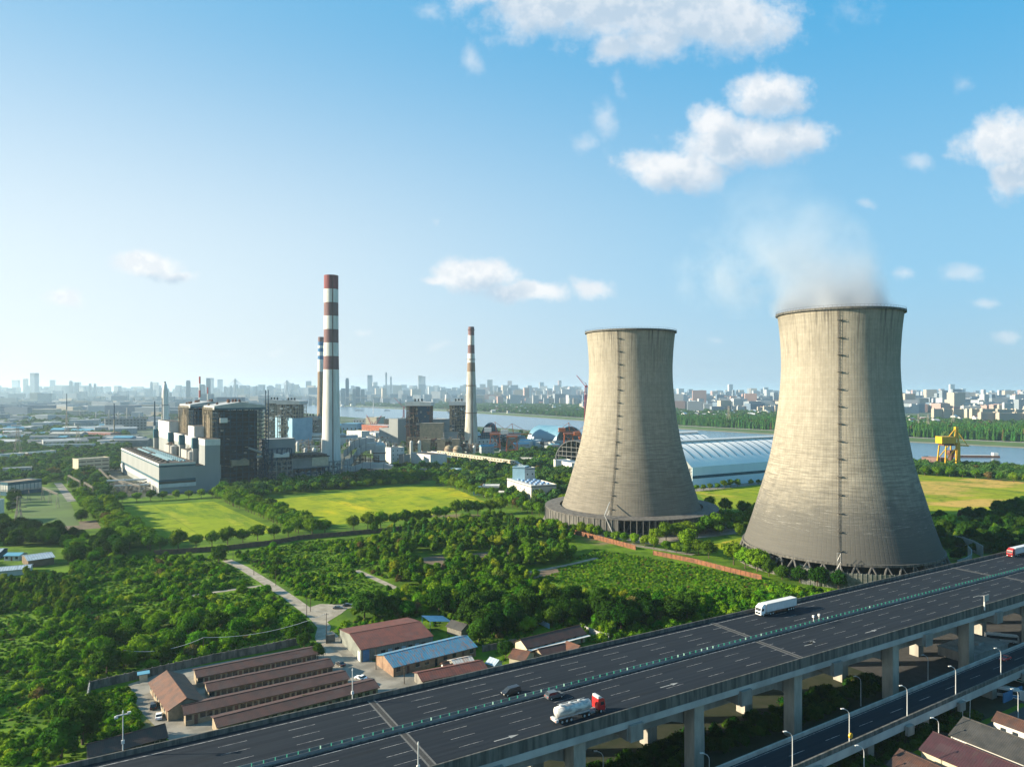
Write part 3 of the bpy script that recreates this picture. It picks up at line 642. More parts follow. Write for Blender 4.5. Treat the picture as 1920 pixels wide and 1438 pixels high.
chimney('tall_chimney', 'slender stained chimney with dark bands and ring galleries behind the white office', 883.5, t2, [(12.8, 0), (11.5, 20), (9.0, 70), (7.4, 120), (5.8, 165), (5.0, zf(613, t2))],
        sorted([(0, zf(697, t2), ch_c)] + [(zf(y1, t2), zf(y0, t2), m_) for y0, y1, m_ in ((613, 629, ch_m), (629, 647, ch_w), (647, 663, ch_m), (663, 680, ch_w), (680, 697, ch_t))], key=lambda q: q[0]), rings=(zf(619, t2), zf(674, t2), zf(723, t2), zf(774, t2)))
t3 = 1500
chimney('tall_chimney', 'blue banded tan chimney half hidden behind the tallest one', 602, t3, [(9, 0), (8, 60), (6.0, zf(632, t3))],
        sorted([(0, zf(697, t3), ch_t)] + [(zf(y1, t3), zf(y0, t3), m_) for y0, y1, m_ in ((632, 641, ch_m), (641, 648, ch_b), (648, 653, ch_w), (653, 660, ch_b), (660, 667, ch_w), (667, 674, ch_b), (674, 697, ch_w))], key=lambda q: q[0]), ladder=False)
t4 = 1750
r4 = thing('lattice_stack', 'white wrapped stack tapering to a narrow tip in the hazy left distance', 'chimney', AT(309.5, t4), 0)
b = MB(); b.lathe([(9, 0), (8, 45), (7.4, 88), (6.6, 104), (4.4, zf(723, t4)), (2.4, zf(718, t4))], 12, True); b.build('shaft', ch_w, r4); b = MB(); b.lathe([(7.6, 66), (9.2, 66), (9.2, 68), (7.6, 68)], 12); b.build('gallery', grey_mid, r4)
b = MB(); b.lathe([(2.0, zf(718, t4)), (2.0, zf(716, t4) + 1)], 8, True); b.build('tip', dark_in, r4)
def mast(px, ytop, t, lab, w=1.3, n=7):
    r = thing('striped_mast', lab, 'mast', AT(px, t), 0, 'thin striped stacks in the distance'); zt = zf(ytop, t)
    for k in range(n):
        b = MB(); b.lathe([(w * (1.3 - .3 * k / n), zt * k / n), (w * (1.3 - .3 * (k + 1) / n), zt * (k + 1) / n)], 8, True); b.build('band', red_p if k % 2 == 0 and k > 1 else white_p, r)
mast(374.5, 706, 1500, 'taller red and white striped stack rising behind the boiler houses', 1.9, 9); mast(389.5, 726, 1700, 'short red and white striped stack just right of the taller striped one', 1.5)

# ================================================================== generic industrial pieces
def flat_building(name, lab, cat, c, rz, L, W, h, wm, rm=None, group=None, floors=0, bays=0, sides=('f', 'l'), win=(1.4, 1.5), parapet=.8, z0=0, trim=None, winmat=None, keepout=True):
    """box building; c = front-left ground corner of the local frame, x along the front, y away"""
    root = thing(name, lab, cat, c, rz, group)
    if keepout: keepbox((c[0] + math.cos(rz) * L / 2 - math.sin(rz) * W / 2, c[1] + math.sin(rz) * L / 2 + math.cos(rz) * W / 2), rz, L, W, 3)
    b = MB(); b.box(0, L, 0, W, z0, h)
    for (x0, x1, y0, y1) in ((-.15, L + .15, -.15, .25), (-.15, L + .15, W - .25, W + .15), (-.15, .25, .252, W - .252), (L - .25, L + .15, .252, W - .252)):
        b.box(x0, x1, y0, y1, h - .3, h + parapet)
    b.build('wall', wm, root)
    b = MB(); b.box(.26, L - .26, .26, W - .26, h + .005, h + .14); b.build('roof', rm or roof_dark, root)
    if trim:
        b = MB(); b.box(-.2, L + .2, -.2, W + .2, h - .9, h - .31); b.build('trim_band', trim, root)
    if floors:
        fh = (h - z0 - .8) / floors; ww, wh = win
        def wn(x, y, z, ax):
            q = MB()
            if ax == 0: q.box(x - ww / 2, x + ww / 2, y - .06, y + .1, z, z + wh)
            else: q.box(x - .06, x + .1, y - ww / 2, y + ww / 2, z, z + wh)
            q.build('window', winmat or glass, root)
        for f_ in range(floors):
            z = z0 + f_ * fh + .35 * fh
            if 'f' in sides:
                for k in range(bays): wn(L * (k + .5) / bays, 0, z, 0)
            nb = max(1, int(bays * W / L + .5))
            if 'l' in sides:
                for k in range(nb): wn(0, W * (k + .5) / nb, z, 1)
            if 'r' in sides:
                for k in range(nb): wn(L - .04, W * (k + .5) / nb, z, 1)
    return root
def from_px(pl, pr, z=0):
    a, b_ = G(*pl, z), G(*pr, z); d = b_ - a
    return Vector((a.x, a.y, 0)), math.atan2(d.y, d.x), d.length
def frame_block(root, x0, x1, y0, y1, z0, z1, nx, ny, nz, r, mt, name='frame'):
    b = MB()
    xs = [x0 + (x1 - x0) * k / nx for k in range(nx + 1)]; yy = [y0 + (y1 - y0) * k / ny for k in range(ny + 1)]; zz = [z0 + (z1 - z0) * k / nz for k in range(1, nz + 1)]
    for x in xs:
        for y in yy:
            if x in (xs[0], xs[-1]) or y in (yy[0], yy[-1]): b.box(x - r, x + r, y - r, y + r, z0, z1)
    for z in zz:
        for y in (yy[0], yy[-1]): b.box(xs[0] + r, xs[-1] - r, y - r * .7, y + r * .7, z - r * 1.6, z - .01)
        for x in (xs[0], xs[-1]): b.box(x - r * .7, x + r * .7, yy[0] + r, yy[-1] - r, z - r * 1.6, z - .01)
    return b.build(name, mt, root)
def clutter(root, x0, x1, y0, y1, z0, z1, n, mats, smin=1.5, smax=6, seed=0, name='equipment'):
    rr_ = random.Random(seed); b = MB()
    for k in range(n):
        b.mat(rr_.randrange(len(mats))); sx, sy, sz = (rr_.uniform(smin, smax) for _ in range(3)); x, y, z = rr_.uniform(x0, x1), rr_.uniform(y0, y1), rr_.uniform(z0, z1)
        c_ = rr_.random()
        if c_ < .5: b.box(x - sx / 2, x + sx / 2, y - sy / 2, y + sy / 2, z, z + sz * .6)
        elif c_ < .8: b.bar((x, y, z), (x + rr_.choice((-1, 1)) * sx * 1.5, y, z + rr_.uniform(-2, 2)), sz * .12, n=6)
        else: b.bar((x, y, z - sz), (x, y, z + sz * 1.5), sx * .12, n=6)
    return b.build(name, mats, root)

# ------------------------------------------------------------------ main power plant (local frame of the turbine hall)
keep([PQ(-5, -22), PQ(250, -30), PQ(260, 110), PQ(60, 250), PQ(-12, 250)])
th = thing('turbine_hall', 'long grey turbine hall with teal stripes and rows of roof fans', 'power plant hall', PQ(0, 0), PA)
b = MB(); b.box(0, 33, 0, 245, 0, 29); b.build('wall', grey_panel, th)
b = MB(); b.box(-.3, 33.3, -.3, -.003, 27.6, 29.2); b.box(-.3, -.003, 0, 245, 27.6, 29.2); b.build('roof_edge', white, th)
b = MB(); b.box(-.2, 33.2, -.2, -.003, 25.6, 27.2); b.box(-.2, -.003, 0, 245, 25.8, 27.0); b.build('stripe', teal, th)
b = MB(); b.box(-.25, 33.25, -.25, -.003, 11.2, 13.4); b.box(-.25, -.003, 0, 245, 11.2, 13.0); b.build('stripe', teal, th)
b = MB()
for k in range(28): b.box(.6 + 1.17 * k, 1.3 + 1.17 * k, -.3, -.25, 9.6, 11.1)
b.box(-.2, 33.2, -.22, -.003, 9.4, 11.15); b.build('window_band', glass, th)
b = MB(); b.box(-.6, 33.5, -.6, -.003, 5.6, 9.3); b.box(-.6, -.003, 0, 245, 5.6, 9.8); b.build('lower_band', white, th)
b = MB(); b.box(.4, 32.6, .4, 244.6, 29.2, 29.45); b.build('roof', roof_dark, th)
fan = MB(); fan.bar((0, 0, 0), (0, 0, .8), 1.1, 1.1, 8); fan.bar((0, 0, .8), (0, 0, 1.7), 1.6, .9, 8); fan.box(-.9, .9, -.9, .9, -.02, .3)
fme = fan.mesh('roof_fan', pm('fan_blue', (.36, .56, .62), (.30, .5, .56), 1, rough=.4))
fd = MB(); fd.box(-1.6, 1.6, -1.1, 1.1, 0, .9); fd.box(-1.3, 1.3, -1.4, 1.4, .4, 1.2); fdm = fd.mesh('roof_vent', roof_dark)
for col_, (p0, p1) in ((13, (26, 112)), (17, (26, 112)), (13, (130, 205)), (21, (12, 225)), (25, (12, 225))):
    step = 5.2 if col_ < 20 else 9.0
    p_ = p0
    while p_ < p1: ob('roof_fan', fme, th, (col_, p_, 29.45)); p_ += step * 1.15
for k in range(26): ob('roof_vent', fdm, th, (5.5 if k % 2 else 9.0, 8 + 9 * k, 29.45))

bb = thing('bunker_bay', 'stepped pale bunker bay with teal lift shafts behind the turbine hall', 'power plant block', PQ(0, 0), PA)
b = MB(); b.box(33.05, 42, 0, 26, 0, 25); b.box(42.02, 56.6, 0, 27, 0, 50); b.box(42.02, 56.4, 27.02, 145, 0, 50.2); b.box(42.02, 56.2, 145.02, 243, 0, 50); b.build('wall', grey_panel, bb)
b = MB(); b.box(41.9, 56.8, -.12, 27.1, 45, 51.2); b.box(41.8, 42.0, 27.3, 145, 42, 51.4); b.box(41.8, 42.0, 145.1, 243, 42, 51.0); b.build('white_top_band', white, bb)
b = MB(); b.box(42.7, 56.0, .8, 26.4, 51.2, 51.35); b.box(42.6, 56.0, 28, 44, 50.2, 51.1); b.box(42.6, 56.0, 74, 144, 50.2, 51.1); b.box(33.4, 41.6, .4, 25.6, 25, 25.3); b.build('roof', roof_dark, bb)
for (p0, p1, z1) in ((45, 73, 62.6), (175, 243, 63.2)):
    b = MB(); b.box(41.6, 57.0, p0, p1, 49.5, z1); x_ = b.build('penthouse', white, bb); b = MB(); b.box(42.2, 56.4, p0 + .6, p1 - .6, z1, z1 + .2); b.build('roof', roof_dark, x_)
for p_ in (28.5, 91, 150, 243):
    b = MB(); b.box(36.5, 41.8, p_, p_ + 5.5, 40.5, 51.5); x_ = b.build('lift_shaft_top', teal, bb); b = MB(); b.box(37.0, 41.8, p_ + .5, p_ + 5.0, 0, 40.4); b.build('lift_shaft', grey_panel, x_)
for p_ in (40, 130):
    b = MB(); b.box(33.1, 41.7, p_, p_ + 26, 0, 38); x_ = b.build('silo_house', concrete_pale, bb)
    b = MB(); b.bar((37.4, p_ - 5.2, 0), (37.4, p_ - 5.2, 37), 4.2, 4.2, 20); b.bar((37.4, p_ - 5.2, 37), (37.4, p_ - 5.2, 38.5), 4.2, 1.0, 20); b.build('silo', concrete_pale, bb)
    b = MB(); b.box(34, 41, p_ + 1, p_ + 25, 38.02, 38.3); b.build('roof', roof_dark, x_); clutter(x_, 35, 40, p_ + 3, p_ + 22, 38.3, 39, 8, [rust, beige_steel], .8, 2.4, int(p_))

def boiler(p0, p1, q0, q1, lab, seed, ridge=88.5, eave=82):
    r = thing('boiler_house', lab, 'boiler house', PQ(p0, q0), PA, 'steel framed boiler houses')
    L, W = q1 - q0, p1 - p0
    frame_block(r, 0, L, 0, W, 0, eave, 7, 6, 17, .45, dark_steel)
    b = MB(); b.box(3.2, L - 3.2, 3.2, W - 3.2, 3, eave - 3); b.build('furnace_casing', dark_in, r)
    b = MB(); rr_ = random.Random(seed)
    for f_ in range(1, 17):      # floors with railings, cut back at random bays
        z = eave * f_ / 17
        for k in range(7):
            x = L * k / 7
            if rr_.random() < .75: b.box(x + .3, x + L / 7 - .3, .6, 3.1, z - .15, z + .05)
            if rr_.random() < .5: b.bar((x + .3, .3, z + 1.1), (x + L / 7 - .3, .3, z + 1.1), .12, n=4)
            if rr_.random() < .16: b.bar((x, .1, z), (x + L / 7, .1, z + eave / 17), .22, n=4)
    b.build('walkway', dark_steel, r)
    clutter(r, 3, L - 5, .3, 2.6, 4, eave - 8, 60, [dark_steel, teal, dark_steel, grey_mid], 1.2, 4.2, seed)
    b = MB(); b.extx([(-2.5, eave - 1.5), (W + 2.5, eave - 1.5), (W + 2.5, eave + 2), (W + 2.5, eave + 2.4), (-2.5, eave + 2.4)], -4, L + 4)
    b.exty([(-4.2, eave + 2.42), (L + 4.2, eave + 2.42), (L / 2, ridge)], -2.7, W + 2.7); b.build('roof', metal_pale, r)
    b = MB(); b.box(-4.1, L + 4.1, -2.75, -2.505, eave - 1.4, eave + .3); b.build('fascia', teal, r)
    b = MB()                       # steelwork, pipes and silencers on the sunny left flank
    for k in range(34):
        y = rr_.uniform(0, W); z = rr_.uniform(12, eave - 2); b.box(-5.5, -.5, y, y + rr_.uniform(2, 7), z, z + rr_.uniform(.4, 1.6))
    for k in range(12): y = W * k / 11; b.box(-5.8, -5.2, y - .3, y + .3, 10, eave + 1)
    for k in range(12): y = rr_.uniform(1, W - 1); b.bar((-6.3, y, rr_.uniform(20, 50)), (-6.3, y, eave - rr_.uniform(2, 12)), rr_.uniform(.3, .9), n=6)
    b.build('flank_steelwork', beige_steel, r)
    for k in range(9):
        b = MB(); x, y = rr_.uniform(-3, L * .7), rr_.uniform(2, W - 3); zz = eave + 2 + (1 - abs(x - L / 2) / (L / 2)) * (ridge - eave - 2)
        b.box(x, x + 2.4, y, y + 2.0, zz - 1, zz + 1.6); b.bar((x + 1.2, y + 1, zz + 1.5), (x + 1.2, y + 1, zz + 3.4), .9, 1.2, 8); b.build('safety_vent', rust, r)
    return r
boiler(124, 176, 58, 96, 'far boiler house with pale roof, rising left behind the nearer one', 5, 88, 82)
r = boiler(15, 55, 58, 102, 'near dark blue boiler house, open steel frame above the stepped bay', 3)
b = MB(); b.exty([(12, 22), (30, 22), (30, 27), (26, 29.5), (21, 27.5), (12, 28)], -7, -2); b.build('coal_hopper', tan_wall, r)
b = MB(); b.box(1.5, 9, -3.2, -2.2, 67, 72); b.build('white_panel', white, r)
b = MB(); b.bar((2, -3, 3), (2, -3, 24), .7, n=8); b.bar((38, -5, 30), (44, -5, 30), 1.6, n=8); b.bar((30, -4, 40), (44, -4, 34), 1.2, n=8); b.build('pipe', grey_panel, r)
b = MB(); b.bar((4, -9, 0), (4, -9, 9), 5, 5, 18); b.bar((4, -9, 9), (4, -9, 10.5), 5, .5, 18); b.build('tank', pm('olive_tank', (.16, .14, .06), (.1, .09, .05), .3), r)

# stair frame and transfer structures to the right of the boiler house
st_ = thing('stair_tower', 'slim blue steel stair tower on the right flank of the near boiler house', 'stair tower', PQ(14, 103), PA)
frame_block(st_, 0, 7, 0, 9, 0, 80, 1, 1, 20, .3, dark_steel)
b = MB()
for k in range(20): b.bar((.3, .2, 4 * k), (6.7, .2, 4 * k + 4), .25); b.bar((6.7, 8.8, 4 * k), (.3, 8.8, 4 * k + 4), .25)
b.build('stair_flight', dark_steel, st_)
fr = thing('pipe_rack', 'blue steel rack and ducts between boiler house and precipitator', 'pipe rack', PQ(2, 104), PA)
frame_block(fr, 0, 27, 0, 14, 0, 38, 5, 2, 7, .4, dark_steel)
clutter(fr, 1, 26, 1, 12, 4, 34, 46, [dark_steel, grey_mid, teal, metal_pale], 1.5, 5, 21)
b = MB(); b.exty([(8, 29), (24, 29), (24, 34), (20, 33), (16, 31.8), (12, 33), (8, 34)], -1.5, 3); b.build('white_hopper', white, fr)
flat_building('switch_house', 'grey flat building with pale roof behind the pipe rack', 'plant building', PQ(34, 112), PA, 34, 22, 46, grey_panel, metal_pale, keepout=False)
es = thing('precipitator', 'grey precipitator box with dark roof and cream panel, on steel legs', 'precipitator', PQ(0, 131), PA)
b = MB(); b.box(0, 41, 0, 36, 16, 27); b.prism([(1, .5), (40, .5), (40, 35), (1, 35)], 27, 27.2)
b.build('casing', grey_mid, es); b = MB(); b.box(-1, 42, -1, 37, 27.3, 28.2)
for k in range(12): b.box(1 + 3.3 * k, 3 + 3.3 * k, 1, 34, 28.2, 30.2)
b.build('roof', roof_dark, es); b = MB(); b.box(22, 40.5, -.4, -.003, 17.5, 27); b.build('panel', cream, es)
for k in range(5):
    b = MB(); b.add([(1 + 8 * k, 1, 16), (8.6 + 8 * k, 1, 16), (8.6 + 8 * k, 35, 16), (1 + 8 * k, 35, 16), (4.2 + 8 * k, 16, 9), (5.4 + 8 * k, 16, 9), (5.4 + 8 * k, 20, 9), (4.2 + 8 * k, 20, 9)], [(0, 1, 5, 4), (1, 2, 6, 5), (2, 3, 7, 6), (3, 0, 4, 7), (4, 5, 6, 7)]); b.build('hopper', grey_mid, es)
frame_block(es, 0, 41, 0, 36, 0, 16, 6, 3, 3, .45, dark_steel, 'leg_frame')
fr = thing('pipe_rack', 'concrete and steel rack in front of the precipitator left end', 'pipe rack', PQ(-6, 112), PA)
frame_block(fr, 0, 17, 0, 10, 0, 26, 3, 1, 5, .4, concrete); clutter(fr, 1, 16, 1, 8, 3, 24, 22, [dark_steel, grey_mid, beige_steel], 1.2, 4, 31)
fr = thing('pipe_rack', 'low steel rack at the foot of the tallest chimney', 'pipe rack', PQ(8, 174), PA)
frame_block(fr, 0, 24, 0, 10, 0, 20, 4, 1, 4, .4, grey_mid); clutter(fr, 1, 22, 1, 8, 2, 17, 26, [rust, grey_mid, beige_steel, teal], 1.2, 4, 33)
flat_building('pump_house', 'low white annex just left of the chimney foot', 'plant building', PQ(60, 150), PA, 24, 18, 24, white, metal_pale, keepout=False)
# flue gas ducts and absorber right of the chimney
def duct(lab, pts, w_, h_, mt, loc, rz):
    r = thing('flue_duct', lab, 'flue duct', loc, rz, 'silver flue ducts by the tallest chimney'); b = MB()
    for (x0, z0), (x1, z1) in zip(pts, pts[1:]):
        b.add([(x0, 0, z0 - h_ / 2), (x1, 0, z1 - h_ / 2), (x1, 0, z1 + h_ / 2), (x0, 0, z0 + h_ / 2), (x0, w_, z0 - h_ / 2), (x1, w_, z1 - h_ / 2), (x1, w_, z1 + h_ / 2), (x0, w_, z0 + h_ / 2)],
              [(0, 1, 2, 3), (7, 6, 5, 4), (3, 2, 6, 7), (0, 4, 5, 1), (0, 3, 7, 4), (1, 5, 6, 2)])
    b.build('casing', mt, r); b = MB()
    for (x0, z0) in pts[1:-1]: b.box(x0 - .3, x0 + .3, -.4, w_ + .4, z0 - h_ / 2 - .4, z0 + h_ / 2 + .4)
    b.build('stiffener', grey_mid, r)
    b = MB()
    for k in range(0, len(pts), 2): b.box(pts[k][0] - .4, pts[k][0] + .4, 1, 2, 0, pts[k][1] - h_ / 2 - .5); b.box(pts[k][0] - .4, pts[k][0] + .4, w_ - 2, w_ - 1, 0, pts[k][1] - h_ / 2 - .5)
    b.build('support', concrete, r)
cD = AT(636, 880)
arc = [(0, 21), (5, 24), (9, 29), (14, 33), (20, 35.5), (28, 36.5), (38, 36.5)]
duct('rear silver flue duct arching up from the chimney to the absorber', arc, 9, 9, metal_pale, cD + Vector((2, 14, 0)), .05)
duct('front silver flue duct with an arched run before the absorber', [(8, 12), (14, 13), (19, 18), (23, 24), (28, 29), (34, 32), (46, 33)], 10, 9, metal_pale, cD + Vector((2, -14, 0)), .0)
duct('low straight flue duct running right at the chimney foot', [(0, 6), (10, 6), (16, 8), (24, 11), (34, 11), (50, 10), (60, 8)], 8, 7, metal_pale, AT(642, 850), -.05)
ab = thing('absorber_tower', 'round silver absorber with red ring beside the flue ducts', 'absorber', AT(711, 872), 0)
b = MB(); b.lathe([(7.5, 0), (7.5, 34), (5, 37)], 24, True); b.build('vessel', metal_pale, ab); b = MB(); b.lathe([(7.6, 14), (8.3, 14), (8.3, 15.2), (7.6, 15.2)], 24); b.lathe([(7.6, 24), (8.3, 24), (8.3, 25), (7.6, 25)], 24); b.build('gallery', rust, ab)
fr = thing('pipe_rack', 'rust brown piping frame under the silver ducts', 'pipe rack', AT(664, 862), 0); frame_block(fr, 0, 30, 0, 10, 0, 22, 5, 1, 4, .35, rust); clutter(fr, 1, 28, 1, 8, 2, 19, 40, [rust, grey_mid, metal_pale, dark_in], 1, 4, 41)

for k, (px_, py_, L_, h_, ms_, lb) in enumerate(((566, 862, 34, 20, [grey_mid, white, rust], 'left of the chimney foot'), (600, 850, 26, 30, [white, grey_mid, beige_steel], 'close left of the tallest chimney'), (650, 842, 40, 16, [white, beige_steel, rust], 'behind the silver flue ducts'),
        (716, 862, 30, 24, [rust, grey_mid, beige_steel], 'right of the round absorber'), (690, 850, 34, 26, [white, grey_mid, rust], 'behind the round absorber'), (764, 858, 26, 30, [rust, tan_wall, beige_steel], 'left of the rust coloured boiler frame'), (905, 836, 44, 22, [dark_steel, rust, beige_steel], 'behind the three storey white office'), (868, 850, 30, 14, [tan_wall, rust, grey_mid], 'left of the three storey white office'), (540, 846, 40, 18, [beige_steel, grey_mid, white], 'between switch house and long white building'))):
    fr = thing('process_rack', 'cluttered process rack of pipes and vessels ' + lb, 'pipe rack', G(px_, py_), random.uniform(-.1, .5), 'process racks of the plant'); frame_block(fr, 0, L_, 0, 12, 0, h_, 5, 1, 4, .3, ms_[1]); clutter(fr, 0, L_, -1, 12, 1, h_, 90, ms_, 1, 4.2, 200 + k)
    for j in range(2): b = MB(); b.lathe([(2.6, 0), (2.6, h_ * .8), (1.2, h_ * .8 + 2)], 14, True, (6 + 12 * j, -4)); b.build('vessel', white if j else metal_pale, fr)
# ------------------------------------------------------------------ buildings between the plant and the towers
def bpx(name, lab, pl, pr, W, h, wm, rm=None, **kw):
    c, rz, L = from_px(pl, pr); return flat_building(name, lab, kw.pop('cat', 'plant building'), c, rz, L, W, h, wm, rm, **kw)
bpx('office_block', 'tall narrow white block with three rows of small windows, right of the absorber', (733, 880), (758, 878), 16, 27, white, floors=5, bays=3, sides=('f',))
bpx('plant_block', 'grey windowless block squeezed between two white blocks', (757, 882), (769, 881), 12, 19, grey_mid)
bpx('office_block', 'pale blue-grey cubic block with two window rows before the conveyor', (770, 877), (807, 882), 26, 19, white, floors=2, bays=2, sides=('l',))
bpx('shed', 'bright blue flat shelter roof at the tree line by the ducts', (676, 893), (694, 893), 8, 3.4, blue_roof, blue_roof, cat='shelter')
bpx('shed', 'pale arched shelter beside the blue shelter', (643, 897), (663, 897), 9, 4, metal_pale, metal_pale, cat='shelter')
bpx('workshop_block', 'long low white building with dark window bands left of the tallest chimney', (554, 834), (604, 834), 40, 19, white, metal_pale, floors=3, bays=6, win=(10, 1.6), sides=('f',))
bpx('plant_block', 'grey-blue block with white left face behind the near boiler house', (516, 832), (548, 836), 40, 50, skyblue, metal_pale)
bpx('plant_block', 'low pale block with ridge roof before the river, left of the orange hall', (676, 822), (704, 825), 30, 14, white, metal_pale, floors=1, bays=4)
bpx('brick_hall', 'long red brick hall with pale roof before the river', (678, 816), (727, 820), 40, 24, brick_red, metal_pale, cat='brick hall', floors=1, bays=10, win=(2, 8), winmat=pm('brick_bay', (.42, .22, .16), (.3, .15, .1), .2))
bpx('plant_block', 'lower grey box joined to the tall grey box', (711, 832), (729, 833), 42, 30, grey_panel, metal_pale)
bpx('plant_block', 'tall plain grey box left of the rust coloured boiler frame', (729, 833), (746, 834), 60, 48, grey_panel, metal_pale)
bpx('plant_block', 'white low block stretching right of the chimney foot', (628, 835), (700, 832), 14, 12, white, metal_pale)
bpx('plant_block', 'white stepped laboratory with roof boxes left of the red brick hall', (650, 826), (678, 828), 20, 20, white, white, floors=2, bays=4)
bpx('plant_block', 'white block with roof lanterns near the river behind the chimney', (662, 805), (706, 805), 30, 26, white, grey_mid, floors=3, bays=8, win=(4, 3))
bpx('plant_block', 'sky blue roofed storage hall between the chimneys', (640, 812), (670, 812), 60, 22, skyblue, blue_roof, floors=1, bays=4, win=(3, 5))
bpx('plant_block', 'cream stair house near the red cranes', (706, 808), (722, 806), 30, 34, cream, metal_pale)
bpx('plant_block', 'ochre conveyor head house beside the red brick hall', (720, 815), (733, 815), 30, 36, tan_wall, metal_pale)
def old_boiler(lab, pl, pr, W, ztop, seed, fm, mats, rf=white, panel=None):
    c, rz, L = from_px(pl, pr); r = thing('boiler_house', lab, 'boiler house', c, rz, 'steel framed boiler houses'); keepbox((c.x + L / 2, c.y + W / 2), rz, L, W, 4)
    frame_block(r, 0, L, 0, W, 0, ztop - 8, 7, 5, 12, .45, fm); b = MB(); b.box(L * .12, L * .88, W * .12, W * .9, 2, ztop - 9); b.build('furnace_casing', dark_in, r)
    clutter(r, 0, L - 2, -1, 5, 3, ztop - 12, 150, mats, 1.5, 6, seed)
    b = MB(); b.exty([(-2, ztop - 8), (L + 2, ztop - 8), (L + 2, ztop - 2), (L / 2, ztop), (-2, ztop - 2)], -2, W + 2); b.build('roof', rf, r)
    for k in range(3): b = MB(); b.bar((L * .3 + 6 * k, W / 2, ztop - 2), (L * .3 + 6 * k, W / 2, ztop + 4), 1.6, n=8); b.build('roof_vent', dark_in, r)
    if panel: b = MB(); b.box(L * .5, L - .5, -.8, -.5, ztop * .55, ztop - 9); b.build('panel', panel, r)
    return r
old_boiler('rust coloured boiler frame with white roof, centre of the plant', (762, 842), (806, 842), 45, 83, 51, rust, [rust, beige_steel, tan_wall, grey_mid, dark_steel], panel=dark_steel)
old_boiler('pale framed boiler house left of the slender chimney', (843, 833), (875, 833), 45, 82, 52, beige_steel, [white, beige_steel, grey_mid, dark_steel])
old_boiler('lattice framed grey boiler house left of the blue banded chimney', (521, 835), (560, 835), 50, 84, 53, beige_steel, [beige_steel, grey_mid, white], rf=metal_pale)
old_boiler('pale boiler house between the near boiler house and the lattice framed one', (497, 826), (517, 826), 40, 84, 54, beige_steel, [beige_steel, white, grey_mid], rf=metal_pale)
old_boiler('small refinery frame left of the blue banded chimney foot', (563, 826), (594, 826), 30, 50, 55, grey_mid, [white, grey_mid, rust, beige_steel], rf=grey_mid)
bpx('plant_block', 'tan corrugated block at the foot of the rust coloured boiler frame', (787, 846), (830, 846), 30, 46, tan_wall, grey_mid)
bpx('plant_block', 'dark green-grey hall right of the tan block', (812, 840), (843, 838), 40, 50, grey_mid, metal_pale, floors=1, bays=1, win=(9, 10))
bpx('plant_block', 'pale wall hall below the pale framed boiler house', (830, 845), (858, 845), 20, 30, grey_panel, grey_mid)
fr = thing('old_precipitator', 'brown pipe cluster with tan boxes left of the slender chimney', 'precipitator', G(790, 858), 0); frame_block(fr, 0, 70, 0, 20, 0, 18, 9, 2, 3, .4, rust)
clutter(fr, 2, 68, 0, 18, 4, 26, 150, [rust, tan_wall, beige_steel, grey_mid, rust], 2, 8, 61); b = MB()
for k in range(3): b.box(2 + 22 * k, 14 + 22 * k, -2, 10, 8, 28)
b.build('tan_box', tan_wall, fr)
for k, (px_, py_) in enumerate(((842, 859), (858, 860))):
    r = thing('round_tank', ('left', 'right')[k] + ' one of two tan domed tanks before the brown pipe cluster', 'tank', G(px_, py_), 0, 'tan domed tanks'); b = MB(); b.lathe([(7, 0), (7, 14), (5, 18), (.2, 20)], 20); b.build('vessel', tan_wall, r); b = MB(); b.lathe([(7.05, 13.5), (7.5, 13.5), (7.5, 14.2), (7.05, 14.2)], 20); b.build('rim', rust, r)
bpx('office_block', 'three storey white office with dark square windows before the slender chimney', (873, 843), (932, 841), 15, 15.5, white, metal_pale, floors=3, bays=8, win=(2.4, 2.2), sides=('f', 'l'))
bpx('plant_block', 'low white gallery head building joined to the conveyor', (790, 856), (833, 862), 12, 9.5, white, metal_pale)
bpx('plant_block', 'white block with window row by the orange cranes', (936, 832), (977, 832), 24, 20, white, concrete_dark, floors=1, bays=10, win=(3, 2))
bpx('plant_block', 'tan kiln house beside the white block by the cranes', (951, 838), (973, 838), 18, 14, tan_wall, tan_wall)
bpx('plant_block', 'long low grey blue shed right of the tan kiln house', (976, 836), (1004, 837), 30, 10, skyblue, metal_pale)
bpx('plant_block', 'small white two storey house on the wooded slope', (972, 871), (1006, 872), 9, 8.5, white, metal_pale, floors=1, bays=5, win=(1.6, 1.8))
bpx('plant_block', 'white box beside the dark arch shed, partly behind the left tower', (1038, 883), (1072, 892), 18, 14, white, metal_pale)
bpx('plant_block', 'pale quay office right of the blue arch shed', (1063, 845), (1085, 845), 12, 14, white, white)
bpx('shelter', 'open white canopy on posts left of the pump house', (905, 925), (936, 925), 14, 6.8, white, white, cat='shelter', z0=5.5)
bpx('shelter', 'white low shed in front of the open canopy', (908, 930), (946, 932), 8, 4, white, white, cat='shelter')
bpx('plant_block', 'small blue tank house by the tree row', (887, 928), (902, 928), 6, 7, blue_roof, white)
bpx('plant_block', 'pale cube building left of the wooded strip', (838, 892), (856, 893), 12, 7.5, skyblue, white)
bpx('plant_block', 'long grey wall building behind the larger meadow trees', (856, 892), (900, 892), 8, 5.5, grey_mid, grey_mid, floors=1, bays=6)
bpx('plant_block', 'low white and tan sheds row in the trees', (916, 892), (950, 890), 7, 4, white, metal_pale)
bpx('shed', 'green netted ground shed beside the pale blue-grey cube', (808, 876), (838, 878), 22, 3, green_p, green_p, cat='shed')
